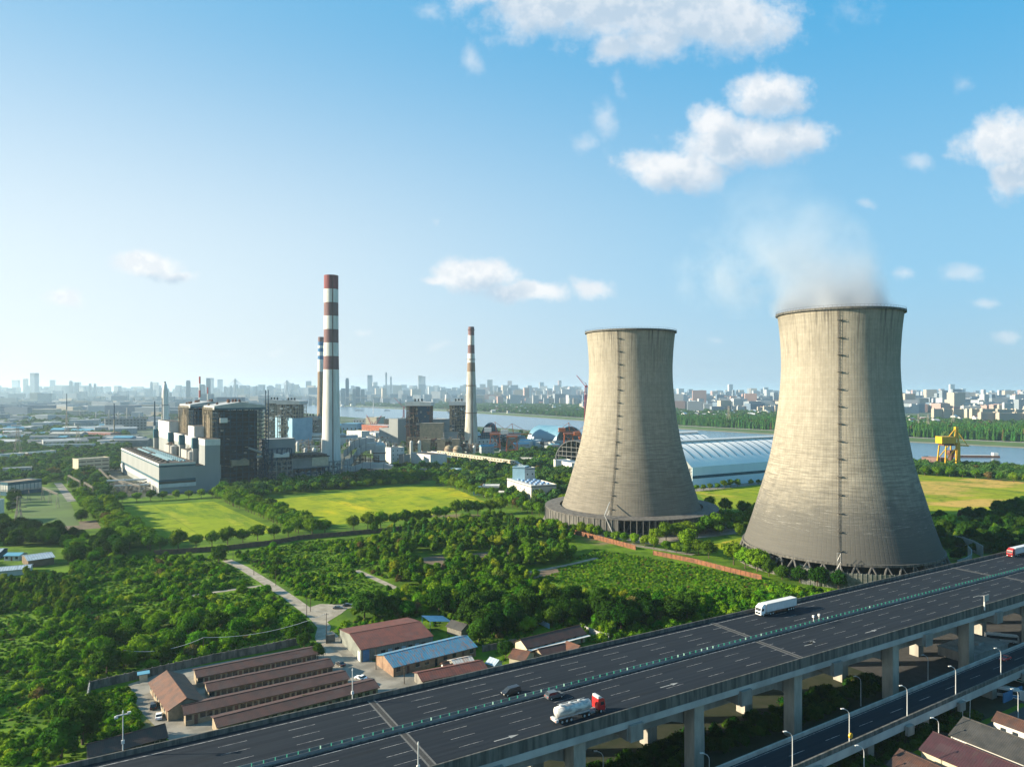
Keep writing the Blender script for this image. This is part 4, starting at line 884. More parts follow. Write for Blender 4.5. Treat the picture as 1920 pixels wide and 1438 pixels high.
# pump house with blue roof fans and its tower block
a_, m_, z_ = G(951, 934), G(996, 941), 0
cP, rzP, LP = Vector((m_.x, m_.y, 0)), 0, 0
ph_c = G(996, 942); ph_l = G(951, 926); dL = (ph_c - ph_l); rzF = math.atan2(dL.y, dL.x)
Wl = dL.length
ph = flat_building('pump_house', 'white pump house with rows of blue roof fans beside the left tower', 'pump house', Vector((ph_l.x, ph_l.y, 0)), rzF, Wl, 25, 14.5, pm('warm_white_wall', (.66, .63, .56), (.58, .55, .48), .2), metal_pale, floors=2, bays=6, win=(1.3, 1.4), sides=('f',), trim=dark_steel)
fb_ = MB(); fb_.bar((0, 0, 0), (0, 0, 1.1), 1.5, 1.5, 10); fb_.bar((0, 0, 1.1), (0, 0, 1.9), 1.9, 1.2, 10); fbm = fb_.mesh('roof_fan', pm('fan_bright_blue', (.10, .30, .62), (.4, .5, .62), .8, rough=.4))
for k in range(6):
    for j in range(3): ob('roof_fan', fbm, ph, (5 + (Wl - 9) * k / 5, 6 + 6.2 * j, 14.65))
bpx('tower_block', 'pale blue tower block with a teal belt rising behind the pump house', (961, 929), (984, 930), 14, 27, skyblue, metal_pale, floors=1, bays=0, trim=dark_steel)
bpx('tower_block', 'white stair side of the tower block behind the pump house', (984.5, 930), (1003, 928), 12, 26, white, metal_pale, floors=3, bays=2, trim=dark_steel)
# office left of the turbine hall and small buildings on the left
bpx('office_block', 'five storey cream office block left of the turbine hall', (147, 892), (205, 887), 16, 19, cream, cream, floors=4, bays=4, win=(7.5, 1.4), sides=('f',))
bpx('plant_block', 'long white two storey building behind the cream office', (80, 845), (172, 844), 14, 10, white, metal_pale, floors=1, bays=12, win=(4, 3))
bpx('plant_block', 'white low building with small windows left of the cream office', (52, 861), (105, 856), 12, 9, white, white, floors=2, bays=7)
bpx('plant_block', 'row of white sheds at the left edge', (0, 865), (46, 861), 14, 9, white, white, floors=1, bays=4)
bpx('plant_block', 'grey office with flat roof half hidden by a big dark tree', (5, 893), (60, 890), 14, 8.5, concrete_pale, metal_pale, floors=2, bays=8)
bpx('plant_block', 'glazed hall with beige roof by the switchyard', (15, 930), (78, 922), 22, 12, teal, beige_steel, floors=1, bays=9, win=(3, 6), winmat=metal_pale)
bpx('plant_block', 'white block with blue band at the left picture edge', (-30, 985), (8, 972), 10, 15, white_p, blue_p)

# ================================================================== sheds, conveyor, cranes
ws_c = Vector((186, 732, 0)); ws_a = HD
def shed(lab, off_n, zw, zr, hw, L, trimm):
    c = ws_c + UN * off_n; r = thing('storage_shed', lab, 'storage shed', c, ws_a, 'white curved roof sheds'); keepbox(c + UX * L / 2 + UN * hw, ws_a, L, 2 * hw, 6)
    def zc(y): u = 1 - abs(y - hw) / hw; return zw + (zr - zw) * (1 - (1 - u) ** 1.75)
    prof = [(2 * hw * k / 24, zc(2 * hw * k / 24)) for k in range(25)]
    b = MB(); b.extx([(.3, 0), (2 * hw - .3, 0), (2 * hw - .3, zw)] + prof[::-1][1:-1] + [(.3, zw)], .3, L - .3); b.build('wall', grey_panel, r)
    b = MB(); k = len(prof); vs = [(x, y, z + .3) for x in (-1, L + 1) for y, z in prof]; b.add(vs, [(i, k + i, k + i + 1, i + 1) for i in range(k - 1)])
    b.build('roof', shed_roof, r, True)
    b = MB(); b.box(-.2, L, -.2, .2, 0, zw + .2); b.build('front_wall', pm('pale_blue_cladding', (.74, .92, 1.0), (.66, .84, .94), .05, stretch=(1, 1, .1)), r)
    if trimm: b = MB(); b.box(-.3, L + .1, -.3, -.21, 9.5, 12.5); b.build('stripe', teal, r)
    n_ = int(L / 13)
    for q in range(1, n_ + 1):       # dark roof gutters following the curve
        x = q * L / (n_ + .5); b = MB(); pp = [(y, zc(y) + .32) for y in np.linspace(hw * .22, hw * .88, 12)]
        vs = [(x + dx_, y, z) for y, z in pp for dx_ in (-.3, .3)]; vs2 = [(x_, y, z + .35) for x_, y, z in vs]; m_ = len(vs)
        b.add(vs + vs2, [(m_ + 2 * i, m_ + 2 * i + 1, m_ + 2 * i + 3, m_ + 2 * i + 2) for i in range(11)] + [(2 * i, 2 * i + 2, m_ + 2 * i + 2, m_ + 2 * i) for i in range(11)] + [(2 * i + 1, m_ + 2 * i + 1, m_ + 2 * i + 3, 2 * i + 3) for i in range(11)])
        b.build('skylight_strip', dark_steel, r)
    b = MB(); b.box(3, L - 3, hw - 3, hw + 3, zr - 1, zr + 2.2); b.extx([(hw - 4.5, zr + 2.2), (hw + 4.5, zr + 2.2), (hw, zr + 3.6)], 2, L - 2); b.build('ridge_monitor', white_p, r)
    return r
s1 = shed('large white curved roof shed between the cooling towers, nearer of the two', 0, 21, 43, 45, 185, True)
shed('second white curved roof shed, its ridge showing behind the nearer one', 96, 21, 45, 45, 150, False)
b = MB()
for k in range(5): b.box(-1.2, -.6, 4 + 9 * k, 5 + 9 * k, 0, 21)
for k in range(6): b.box(-1.1, -.7, 1, 44, 3 + 3.4 * k, 3.4 + 3.4 * k)
b.build('gable_lattice', metal_pale, s1)

def arch_shed(name, lab, cl, cr, depth_dir, depth, h, roofm, wallm, opened=True, ribs=False, cat='arch shed'):
    a_, b2 = cl, cr; d = b2 - a_; L = d.length; rz = math.atan2(d.y, d.x)
    r = thing(name, lab, cat, a_, rz); keepbox(a_ + d / 2 + Vector((-math.sin(rz), math.cos(rz), 0)) * depth / 2, rz, L, depth, 4)
    pr = [(L / 2 - L / 2 * math.cos(t), 3 + (h - 3) * math.sin(t)) for t in np.linspace(0, PI, 25)]; k = len(pr)
    b = MB(); vs = [(x, y, z) for y in (-2, depth) for x, z in pr]; b.add(vs, [(i, i + 1, k + i + 1, k + i) for i in range(k - 1)])
    vs = [(L / 2 + (x - L / 2) * .965, y, z - 1.2) for y in (-2, depth) for x, z in pr]; b.add(vs, [(i, k + i, k + i + 1, i + 1) for i in range(k - 1)])
    vs = [(x, -2, z) for x, z in pr] + [(L / 2 + (x - L / 2) * .965, -2, z - 1.2) for x, z in pr]; b.add(vs, [(i, k + i, k + i + 1, i + 1) for i in range(k - 1)])
    b.build('roof', roofm, r, False)
    b = MB(); b.add([(x * .97 + L * .015, depth - .5, z - .8) for x, z in pr], [tuple(range(k))]); b.build('back_wall', wallm, r)
    if ribs:
        b = MB(); tm_ = grey_mid
        for i in range(1, k - 1, 2): b.box(pr[i][0] - .25, pr[i][0] + .25, -1.5, -1.0, 0, pr[i][1] - .6)
        for z in (6, 12, 18, 24):
            hw_ = L / 2 * math.sqrt(max(0, 1 - ((z - 3) / (h - 3)) ** 2)) - .6
            if hw_ > 3: b.box(L / 2 - hw_, L / 2 + hw_, -1.45, -1.05, z - .3, z + .3)
        b.build('truss', tm_, r)
    if not opened: b = MB(); b.add([(x, -1.2, z - .2) for x, z in pr], [tuple(range(k - 1, -1, -1))]); b.build('gable_wall', wallm, r)
    return r
aL = G(1012, 846); aR = G(1090, 857)
# the blue arch: opening faces right-front, barrel runs back to the left
cA = G(1041, 833); cB = G(1092, 829.5); ar = arch_shed('arch_shed', 'sky blue barrel roofed coal shed with open front by the river', cA, cB, None, 78, 33, coalshed_blue, coalshed_blue, True, True)
b = MB(); b.lathe([(20, .2), (8, 11), (.5, 15)], 18); cp = b.build('coal_heap', coal, None); mid_ = (cA + cB) / 2 + Vector((0, 26, 0)); cp.location = mid_; tag(cp, 'dark coal heap inside the sky blue arch shed', 'coal heap')
dL_, dR_ = G(899, 838), G(936, 838)
arch_shed('arch_shed', 'dark glassy arch shed behind the slender chimney', dL_, dR_, None, 60, 42, dark_steel, teal, False, True)
k1, k2 = G(1042, 869), G(1114, 876)
arch_shed('arch_shed', 'dark open arch frame shed partly behind the left tower', k1, k2, None, 60, 34, pm('arch_roof', (.12, .13, .14), (.09, .1, .11), .1), dark_in, True, True)

def gallery(lab, p0, p1, z0, z1, w_, h_, mt, n_, name='conveyor_gallery'):
    a_, b2 = Vector((p0.x, p0.y, 0)), Vector((p1.x, p1.y, 0)); d = b2 - a_; L = d.length
    r = thing(name, lab, 'conveyor', a_, math.atan2(d.y, d.x)); sl = (z1 - z0) / L
    b = MB(); b.add([(0, -w_ / 2, z0), (L, -w_ / 2, z1), (L, w_ / 2, z1), (0, w_ / 2, z0), (0, -w_ / 2, z0 + h_), (L, -w_ / 2, z1 + h_), (L, w_ / 2, z1 + h_), (0, w_ / 2, z0 + h_)],
        [(0, 3, 2, 1), (4, 5, 6, 7), (0, 1, 5, 4), (1, 2, 6, 5), (2, 3, 7, 6), (3, 0, 4, 7)]); b.build('gallery', mt, r)
    b = MB()
    for k in range(int(L / 6)):
        x = 2 + 6 * k; b.box(x, x + 2.6, -w_ / 2 - .06, -w_ / 2 + .05, z0 + sl * x + h_ * .35, z0 + sl * x + h_ * .75)
    b.build('window_strip', glass, r)
    for k in range(n_):
        x = L * (k + .5) / n_; z = z0 + sl * x
        b = MB(); b.bar((x - 1.5, -w_ / 2, 0), (x - .3, -w_ / 2 + .4, z), .4); b.bar((x + 1.5, -w_ / 2, 0), (x + .3, -w_ / 2 + .4, z), .4); b.bar((x - 1.5, w_ / 2, 0), (x, w_ / 2 - .4, z), .4); b.build('trestle', concrete, r)
    return r
gallery('long beige conveyor gallery on concrete trestles across the woods', G(822, 866), G(968, 885), 12, 10, 5, 4.0, cream, 12)
gallery('short beige conveyor end descending to the tower block', G(968, 885), G(993, 893), 10, 4, 4, 3.2, concrete_pale, 3)
gallery('low dark conveyor line along the trees above the larger meadow', G(700, 893), G(800, 893), 6, 6, 4, 3, grey_mid, 9)
gallery('white covered conveyor sloping from the pale low block to the tall grey box', G(690, 838), G(728, 844), 14, 6, 6, 5, white, 4)

def harbor_crane(lab, loc, rz, mt, s_=1.0, boom=1.0, cat='crane', grp=None, house=None, raised=.0):
    r = thing('quay_crane', lab, cat, loc, rz, grp); r.scale = (s_,) * 3
    b = MB()
    for x in (-8, 8):
        for y in (-7, 7): b.bar((x, y, 0), (x * .75, y * .9, 26), .9, .7)
        b.bar((x, -7, 9), (x, 7, 9), .6); b.bar((x, -7, 9), (x * .75, 6.3, 26), .4)
    for y in (-7, 7): b.bar((-8, y, 9), (8, y, 9), .6); b.bar((-8, y, 9), (6, y * .9, 26), .4); b.bar((8, y, 9), (-6, y * .9, 26), .4)
    b.box(-7.5, 7.5, -7.5, 7.5, 26, 28); b.build('portal', mt, r)
    b = MB()
    for y in (-2, 2): b.bar((-16, y, 30), (24 * boom, y, 30 + raised), .6); b.bar((2, y, 30), (0, y * .5, 44), .5); b.bar((-16, y, 30), (0, y * .5, 44), .25); b.bar((24 * boom, y, 30 + raised), (0, y * .5, 44), .25)
    for k in range(10): x = -16 + 4 * k * boom; b.bar((x, -2, 30 + max(0, x) * raised / 24), (x, 2, 30 + max(0, x) * raised / 24), .3)
    b.build('boom', mt, r)
    b = MB(); b.box(-15, -5, -4, 4, 30, 36); b.build('machine_house', house or white_p, r)
    b = MB(); b.box(6, 9, -1.5, 1.5, 26.5, 29.4); b.build('cabin', white_p, r)
    return r
harbor_crane('left orange quay crane with white machine house behind the dark arch shed', AT(928, 1150, 0), 0, orange_p, 1.15, grp='orange quay cranes', boom=.8)
harbor_crane('right orange quay crane with white machine house on the river quay', AT(960, 1090, 0), 0, orange_p, 1.15, grp='orange quay cranes', boom=1.1)
harbor_crane('orange ship unloader standing behind the sky blue arch shed', AT(1066, 1180, 0), .0, orange_p, 1.1, house=orange_p, boom=.5)
harbor_crane('orange crane edge showing just left of the left cooling tower', AT(1094, 1130, 0), .0, orange_p, 1.0, house=orange_p, boom=.4)
def slew_crane(lab, loc, rz, mt, h=20, boom=30, ang=50, grp=None, th_=.5):
    r = thing('slewing_crane', lab, 'crane', loc, rz, grp); b = MB()
    for x in (-3, 3):
        for y in (-3, 3): b.bar((x, y, 0), (x * .5, y * .5, h), th_)
    b.bar((-3, -3, 0), (1.5, 1.5, h), th_ * .6); b.bar((3, -3, 0), (-1.5, 1.5, h), th_ * .6); b.build('tower', mt, r)
    b = MB(); b.box(-5, 2, -2, 2, h, h + 5); b.build('cabin', mt, r)
    a = R(ang); e = Vector((boom * math.cos(a), 0, h + 3 + boom * math.sin(a))); b = MB()
    for y in (-1, 1): b.bar((1, y, h + 3), e, th_); b.bar((0, y, h + 9), e, th_ * .3)
    b.bar((-3, 0, h + 4), (0, 0, h + 11), th_); b.build('boom', mt, r); return r
for i_, (px_, t_, rz_, bm_, an_, lb) in enumerate(((697, 1650, PI, 26, 62, 'leftmost red dock crane, boom up to the left'), (704, 1640, 0, 26, 58, 'red dock crane second from left, boom up to the right'), (744, 1500, 0, 30, 60, 'red dock crane left of the rust coloured boiler frame'),
                                                 (752, 1480, 0, 36, 52, 'taller pink dock crane nearest the rust coloured boiler frame'), (812, 1420, 0, 26, 68, 'pink dock crane right of the rust coloured boiler frame'), (757, 2600, PI, 50, 45, 'pale pink dock crane far across the river'))):
    slew_crane(lb, AT(px_, t_, 0), rz_, pink_p, 20 if t_ < 2000 else 40, bm_, an_, 'red dock cranes along the river', .9)
slew_crane('tall pale pink lattice crane just left of the left cooling tower', AT(1098, 1700, 0), PI, pink_p, 110, 34, 50, None, .9)
slew_crane('black grab crane before the sky blue arch shed', G(1018, 842), 0, dark_in, 8, 17, 18, None, .6)
# yellow ship unloader
yc = thing('ship_unloader', 'bright yellow ship unloader on the quay right of the right tower', 'crane', G(1786, 879), .1)
yc.scale = (1.12,) * 3
b = MB()
for x, y in ((-9, 0), (9, 0), (-9, 14), (9, 14)): b.bar((x, y, 0), (x * .8, y * .8 + 1, 27), 1.0, .8)
for y in (0, 14): b.bar((-9, y, 9), (9, y, 9), .8); b.bar((-9, y, 9), (6, y, 26), .55); b.bar((9, y, 9), (0, y, 2), .5)
b.box(5, 9, -1, 2, 0, 30); b.build('portal', yellow, yc)
b = MB(); b.box(-13, 4, 0, 11, 29, 37); b.build('machine_house', yellow, yc); b = MB(); b.box(-10, 3, 1, 10, 26.5, 28.9); b.build('deck_machinery', rust, yc)
b = MB(); b.bar((5, 3, 28), (7, 3, 46), 1.2); b.bar((10, 3, 27), (8, 3, 46), 1.0); b.bar((-2, 3, 37), (7, 3, 47), .7); b.bar((7, 5, 47), (22, 5, 27), .4); b.bar((4, 5, 27), (24, 5, 26), 1.1); b.box(5.5, 9, 2, 5, 44, 48); b.build('boom', yellow, yc)
b = MB(); b.bar((3, 7, 18), (3, 7, 8), 4.5, 1.5, 8); b.box(-1, 12, 3, 10, 18, 21); b.build('hopper', rust, yc)
bpx('pink_house', 'small pinkish brown block left of the yellow ship unloader', (1728, 874), (1763, 877), 16, 12, pm('pink_brown', (.24, .15, .13), (.19, .12, .11), .2), concrete_dark, floors=2, bays=3, sides=('f',))
qr = thing('quay_canopy', 'long pale blue canopy on the quay right of the ship unloader', 'canopy', G(1802, 882), -.12); b = MB(); b.box(0, 90, 0, 7, 4.5, 5.2); b.build('roof', skyblue, qr); b = MB()
for k in range(16): b.box(1 + 5.8 * k, 1.5 + 5.8 * k, 3, 3.5, 0, 4.5)
b.build('post', white_p, qr)
qr = thing('quay_canopy', 'second pale blue canopy at the right picture edge', 'canopy', G(1880, 892), -.1); b = MB(); b.box(0, 40, 0, 6, 4, 4.6); b.build('roof', sheet_white, qr); b = MB()
for k in range(7): b.box(1 + 6 * k, 1.5 + 6 * k, 3, 3.4, 0, 4)
b.build('post', white_p, qr)
def barge(lab, px, py, L, rz, hull, deck, cab=True):
    r = thing('barge', lab, 'barge', G(px, py, .2), rz); b = MB(); b.prism([(-L / 2, -4), (L / 2 - 5, -4), (L / 2, 0), (L / 2 - 5, 4), (-L / 2, 4)], 0, 2.6); b.build('hull', hull, r)
    b = MB(); b.box(-L / 2 + 12, L / 2 - 8, -3.2, 3.2, 2.61, 3.4); b.build('hatch', deck, r)
    if cab: b = MB(); b.box(-L / 2 + 2, -L / 2 + 9, -3, 3, 2.61, 7); b.build('wheelhouse', white_p, r)
    return r
barge('long low barge on the river right of the yellow ship unloader', 1829, 857, 66, -.10 + PI, rust, steelw)
barge('coloured work boat beyond the white sheds by the left tower', 1283, 812, 44, 0, dark_steel, yellow)
barge('dark barge in mid river behind the white lantern roofed block', 674, 770, 44, 0, dark_in, rust); barge('tiny dark boat on the river left of the rust coloured boiler frame', 726, 770, 30, .2, dark_in, rust)
for k, px_ in enumerate((655, 694, 706, 757, 792)):
    barge(nth(k) + ' from left of the white ships moored at the far shore', px_, 763 + k * .8, 110 if k != 4 else 160, .05, pm('far_hull', (.5, .35, .33), (.4, .3, .3), .1), white_p)

# ================================================================== ELEVATED HIGHWAY (local x along the road, y across, origin under the camera)
ZD = 22.0
hw = thing('elevated_highway', 'wide elevated highway with eight lanes crossing the foreground', 'elevated highway', (0, 0, 0), HD)
S0, S1 = -60.0, 560.0
b = MB(); b.box(S0, S1, 132.6, 170.9, ZD - .35, ZD); b.build('deck', asphalt, hw)
b = MB(); b.box(S0, S1, 132.6, 170.9, ZD - 1.1, ZD - .351); b.exty
b.extx([(134.5, ZD - 3.2), (168.5, ZD - 3.2), (170.9, ZD - 1.101), (132.6, ZD - 1.101)], S0, S1); b.build('girder', concrete, hw)
def barrier(n0, n1, z0, z1, mt, name, parent, x0=S0, x1=S1): b = MB(); b.extx([(n0, z0), (n1, z0), (n1 - .08, z1), (n0 + .08, z1)], x0, x1); return b.build(name, mt, parent)
barrier(132.1, 132.58, ZD - 1.7, ZD + 1.15, concrete_dark, 'parapet', hw); barrier(170.92, 171.4, ZD - 1.7, ZD + 1.15, concrete_dark, 'parapet', hw)
b = MB(); b.box(S0, S1, 132.0, 132.09, ZD - 3.4, ZD - 1.72); b.build('fascia_girder', pm('pale_girder', (.50, .51, .50), (.36, .37, .36), .25, stretch=(.4, 1, .3)), hw)
med = barrier(151.2, 153.0, ZD, ZD + .25, concrete_dark, 'median', hw)
for nn_ in (151.3, 152.7): barrier(nn_, nn_ + .22, ZD + .25, ZD + .85, grey_mid, 'guard_rail', med)
gpm = MB(); gpm.box(-.04, .04, -.18, .18, 0, .95); gme = gpm.mesh('glare_panel', green_p)
gw = gpm.mesh('glare_panel', pm('faded_green_panel', (.25, .45, .38), (.2, .4, .34), 1))
n_p = 0; rest = MB(); s_ = 14.0; k = 0; step = 2.35
while s_ < 430:
    skip = (random.random() < .02)
    if not skip:
        if n_p < 100: ob('glare_panel', gw if random.random() < .12 else gme, med, (s_, 152.0, ZD + .26), .45); n_p += 1
        else: ca, sa = math.cos(.45), math.sin(.45); x, y = s_, 152.0; z = ZD + .26; q = [(-.04, -.18), (.04, -.18), (.04, .18), (-.04, .18)]; rest.prism([(x + ca * u - sa * v, y + sa * u + ca * v) for u, v in q], z, z + .95)
    s_ += step
o = rest.build('glare_panel_rest', green_p, med); o['kind'] = 'stuff'
b = MB()
for n_ in (134.4, 150.3, 153.6, 168.9): b.box(S0, S1, n_ - .10, n_ + .10, ZD + .001, ZD + .006)
b.build('edge_line', paint, hw)
dashes = []
for n_ in (138.4, 142.4, 146.4, 157.4, 161.2, 165.0):
    s_ = 83.5 - 60
    while s_ < S1 - 10: dashes.append((s_, n_)); s_ += 15
dashes.sort(key=lambda q: abs(q[0] - 110)); rest = MB()
for k, (s_, n_) in enumerate(dashes):
    b = MB() if k < 100 else rest; b.box(s_, s_ + 6, n_ - .055, n_ + .055, ZD + .001, ZD + .006)
    if k < 100: b.build('lane_dash', paint, hw)
rest.build('lane_dash_rest', paint, hw)['kind'] = 'stuff'
def arrow(s_, n_, turn=0, sc_=1.0):
    b = MB(); p = [(-3.2, -.16), (.8, -.16), (.8, -.6), (3.2, 0), (.8, .6), (.8, .16), (-3.2, .16)]
    if turn: p = [(-3.2, -.16), (.4, -.16), (1.6, turn * 1.0 - .2), (1.2, turn * 1.5), (3.2, turn * 1.6), (2.4, turn * .2), (2.0, turn * .7), (.9, .16), (-3.2, .16)]
    b.add([(s_ + x * sc_, n_ + y * sc_, ZD + .009) for x, y in p], [tuple(range(len(p)))]); o = b.build('lane_arrow', pm('arrow_paint', (.36, .37, .37), (.25, .26, .26), 2), hw)
    if o.data.polygons[0].normal.z < 0: o.data.flip_normals()
arrow(79.5, 136.8); arrow(130.7, 139.6); arrow(189.3, 140.3, 1); arrow(216, 137.9); arrow(288, 141.3, -1)
def joint(sa, sb_):     # pairs of pale strips across the deck
    for n0, n1, s_ in ((132.7, 151.1, sb_), (153.1, 170.8, sa)):
        for d_ in (-.75, .75): b = MB(); b.box(s_ + d_ - .22, s_ + d_ + .22, n0, n1, ZD + .007, ZD + .012); b.build('expansion_joint', pm('joint_concrete', (.17, .17, .165), (.12, .12, .12), 2), hw)
        b = MB(); b.box(s_ - .5, s_ + .5, n0, n1, ZD + .0065, ZD + .0105); b.build('expansion_joint', pm('joint_dark', (.06, .06, .06), (.04, .04, .04), 2), hw)
joint(60.0, 60.5); joint(178, 177); joint(325, 327)
PS = [58, 97, 135, 174, 221.8, 267.5, 313, 358, 403]
pierm = pm('pier_concrete', (.44, .42, .36), (.30, .285, .25), .3, stretch=(1, 1, .25))
for s_ in PS:
    b = MB(); b.box(s_ - 1.7, s_ + 1.7, 133.2, 136.8, 0, ZD - 3.2); p_ = b.build('pier', pierm, hw)
    b = MB(); b.box(s_ - 1.7, s_ + 1.7, 151.0, 154.4, 0, ZD - 7.6); b.build('pier', pierm, hw); b = MB(); b.box(s_ - 1.7, s_ + 1.7, 166.5, 169.8, 0, ZD - 3.2); b.build('pier', pierm, hw)
    b = MB(); b.extx([(136.81, ZD - 3.9), (150.99, ZD - 3.9), (150.99, ZD - 7.6), (140.0, ZD - 7.6), (136.81, ZD - 10.5)], s_ - 1.4, s_ + 1.4); b.build('crossbeam', concrete, hw)
    b = MB(); b.box(s_ + 13.5, s_ + 17.5, 131.2, 131.98, ZD - 6.6, ZD - 2.6); b.build('joint_block', concrete, hw)
    b = MB(); b.box(s_ + 13, s_ + 18, 131.98, 150, ZD - 6.4, ZD - 3.25); b.build('joint_beam', concrete, hw)
for s0_, s1_ in zip([20] + PS, PS + [450]):      # lower inner girder between the piers
    b = MB(); x0, x1 = s0_ + 1.75, s1_ - 1.75
    b.add([(x0, 137.2, ZD - 9.6), (x0 + 4, 137.2, ZD - 8.2), (x1 - 4, 137.2, ZD - 8.2), (x1, 137.2, ZD - 9.6), (x1, 137.2, ZD - 5.6), (x0, 137.2, ZD - 5.6)] + [(x, 149, z) for x, z in ((x0, ZD - 9.6), (x0 + 4, ZD - 8.2), (x1 - 4, ZD - 8.2), (x1, ZD - 9.6), (x1, ZD - 5.6), (x0, ZD - 5.6))],
          [(0, 1, 2, 3, 4, 5), (11, 10, 9, 8, 7, 6)] + [(i, 6 + i, 6 + (i + 1) % 6, (i + 1) % 6) for i in range(6)]); b.build('lower_girder', concrete, hw)
def cctv(lab, s_, n_, h, dy=0, rz=0, head='cam'):
    r = thing('camera_pole', lab, 'pole', SN(s_, n_, ZD - .6), HD, 'white poles on the highway parapets'); b = MB(); b.bar((0, 0, 0), (0, 0, h), .16, .10, 8); b.build('post', steelw, r)
    b = MB(); b.box(-.3, .3, -.2, .2, h * .32, h * .32 + .7); b.build('control_box', white_p, r)
    b = MB(); b.bar((0, 0, h), (0, 0, h + .5), .18, .1, 8)
    if head == 'arm': b.box(-1.3, 1.3, -.1, .1, h - .5, h - .3); b.box(-1.6, -.9, -.3, .3, h - .9, h - .5); b.box(.8, 1.5, -.2, .2, h - .3, h)
    b.build('camera_head', white_p, r)
def sn_of(px, py, z): p = G(px, py, z); return p.dot(UX), p.dot(UN)
for (px_, py_, h_, hd, lb) in ((658, 1309, 8.6, 'cam', 'white pole with a grey box beside the lowest brown roof'), (230, 1404, 9.6, 'arm', 'leftmost white pole with crossarm lamps beside the bottom left roof')):
    s_, n_ = sn_of(px_, py_, ZD + .6); cctv(lb, s_, 171.7, h_, head=hd)
s_, n_ = sn_of(779, 1445, ZD + .6); cctv('white pole on the near parapet at the bottom edge of the picture', s_, 131.8, 7.2)
sg = thing('road_sign', 'small grey back of a sign on a white stub by the near parapet at right', 'road sign', SN(sn_of(1852, 1137, ZD + 1)[0], 131.8, ZD - .5), HD); b = MB(); b.bar((0, 0, 0), (0, 0, 4.2), .28, .2, 8); b.build('post', white_p, sg); b = MB(); b.box(-.3, 3.0, -.1, .1, 3.0, 5.2); b.build('plate', concrete_pale, sg)
for k, s_ in enumerate((sn_of(1513, 1160, ZD + 1)[0], sn_of(1519, 1156, ZD + 1)[0])):
    r = thing('warning_lamp', ('left', 'right')[k] + ' small white lamp of the pair on the highway median', 'lamp', SN(s_, 152, ZD + .9), HD, 'lamp pair on the median'); b = MB(); b.bar((0, 0, 0), (0, 0, 1.3), .1, .1, 6); b.build('post', steelw, r); b = MB(); b.box(-.3, .3, -.3, .3, 1.3, 2.0); b.build('lamp_head', white_p, r)

# lower viaduct
lv = thing('lower_viaduct', 'narrow lower viaduct with lamp posts under the elevated highway at bottom right', 'viaduct', (0, 0, 0), HD)
def nf(s): return 121.5 + (s - 129) * .0265
ss_ = [40 + 12 * k for k in range(36)]; ZL = 8.0
def ribbon(name, d0, d1, z0, z1, mt):
    b = MB(); vs = []
    for s_ in ss_: n_ = nf(s_); vs += [(s_, n_ + d0, z0), (s_, n_ + d1, z0), (s_, n_ + d1, z1), (s_, n_ + d0, z1)]
    fs = []
    for i in range(len(ss_) - 1):
        o_ = 4 * i
        for k in range(4): fs.append((o_ + k, o_ + (k + 1) % 4, o_ + 4 + (k + 1) % 4, o_ + 4 + k))
    fs += [(0, 3, 2, 1), tuple(4 * (len(ss_) - 1) + k for k in range(4))]; b.add(vs, [f[::-1] for f in fs]); return b.build(name, mt, lv)
ribbon('deck', -9.0, 0, ZL - .3, ZL, asphalt); ribbon('girder', -8.6, -.4, ZL - 2.4, ZL - .31, concrete)
ribbon('parapet', -9.5, -9.02, ZL - .4, ZL + 1.0, concrete_dark); ribbon('parapet', .02, .5, ZL - .6, ZL + 1.0, concrete_pale); ribbon('fascia_girder', -9.62, -9.52, ZL - 2.4, ZL - .2, MATS['pale_girder'])
ribbon('edge_line', -8.6, -8.45, ZL + .003, ZL + .008, paint); ribbon('edge_line', -.6, -.45, ZL + .003, ZL + .008, paint)
for s_ in range(60, 420, 15): b = MB(); n_ = nf(s_) - 4.5; b.box(s_, s_ + 6, n_ - .07, n_ + .07, ZL + .003, ZL + .008); b.build('lane_line', paint, lv)
for k, s_ in enumerate((100, 141, 182, 209 + 1, 251, 292, 333)):
    n_ = nf(s_) - 4.5; b = MB(); b.box(s_ - 1.4, s_ + 1.4, n_ - 2.2, n_ + 2.2, 0, ZL - 2.4); b.build('pier', pierm, lv); b = MB(); b.box(s_ + 11, s_ + 14, n_ - 6.0, n_ - 5.13, ZL - 3.6, ZL - 1.0); b.build('joint_block', concrete, lv)
lp = thing('street_lamp', 'x', 'street lamp', (0, 0, 0), 0, 'white curved street lamps')
b = MB(); pts = [(0, 0, 0), (0, 0, 7.6), (-.1, 0, 8.3), (-.5, 0, 8.9), (-1.0, 0, 9.2), (-1.6, 0, 9.45)]
for p0, p1 in zip(pts, pts[1:]): b.bar(p0, p1, .15 if p1[2] < 8 else .09, .10 if p1[2] < 8.3 else .07, 8)
b.build('post', steelw, lp); b = MB(); b.box(-2.4, -1.5, -.2, .2, 9.42, 9.62); b.build('lamp_head', white_p, lp)
lamps = [(1465, 1428, ZL + .6, 'on the lower viaduct, lowest in the picture'), (1575, 1384, ZL + .6, 'on the lower viaduct with a yellow disc on its post'), (1683, 1337, ZL + .6, 'on the lower viaduct beside the second tall pier'),
         (1775, 1298, ZL + .6, 'on the lower viaduct in front of the third tall pier'), (1862, 1262, ZL + .6, 'on the lower viaduct left of the red car')]
first = True
for px_, py_, z_, lb in lamps:
    s_, n_ = sn_of(px_, py_, z_); p = SN(s_, nf(s_) - 9.25, ZL)
    if first: lp.location = p; lp.rotation_euler = (0, 0, .15); lp['label'] = 'white curved street lamp ' + lb; first = False
    else: copy_thing(lp, p, .15, 'white curved street lamp ' + lb)
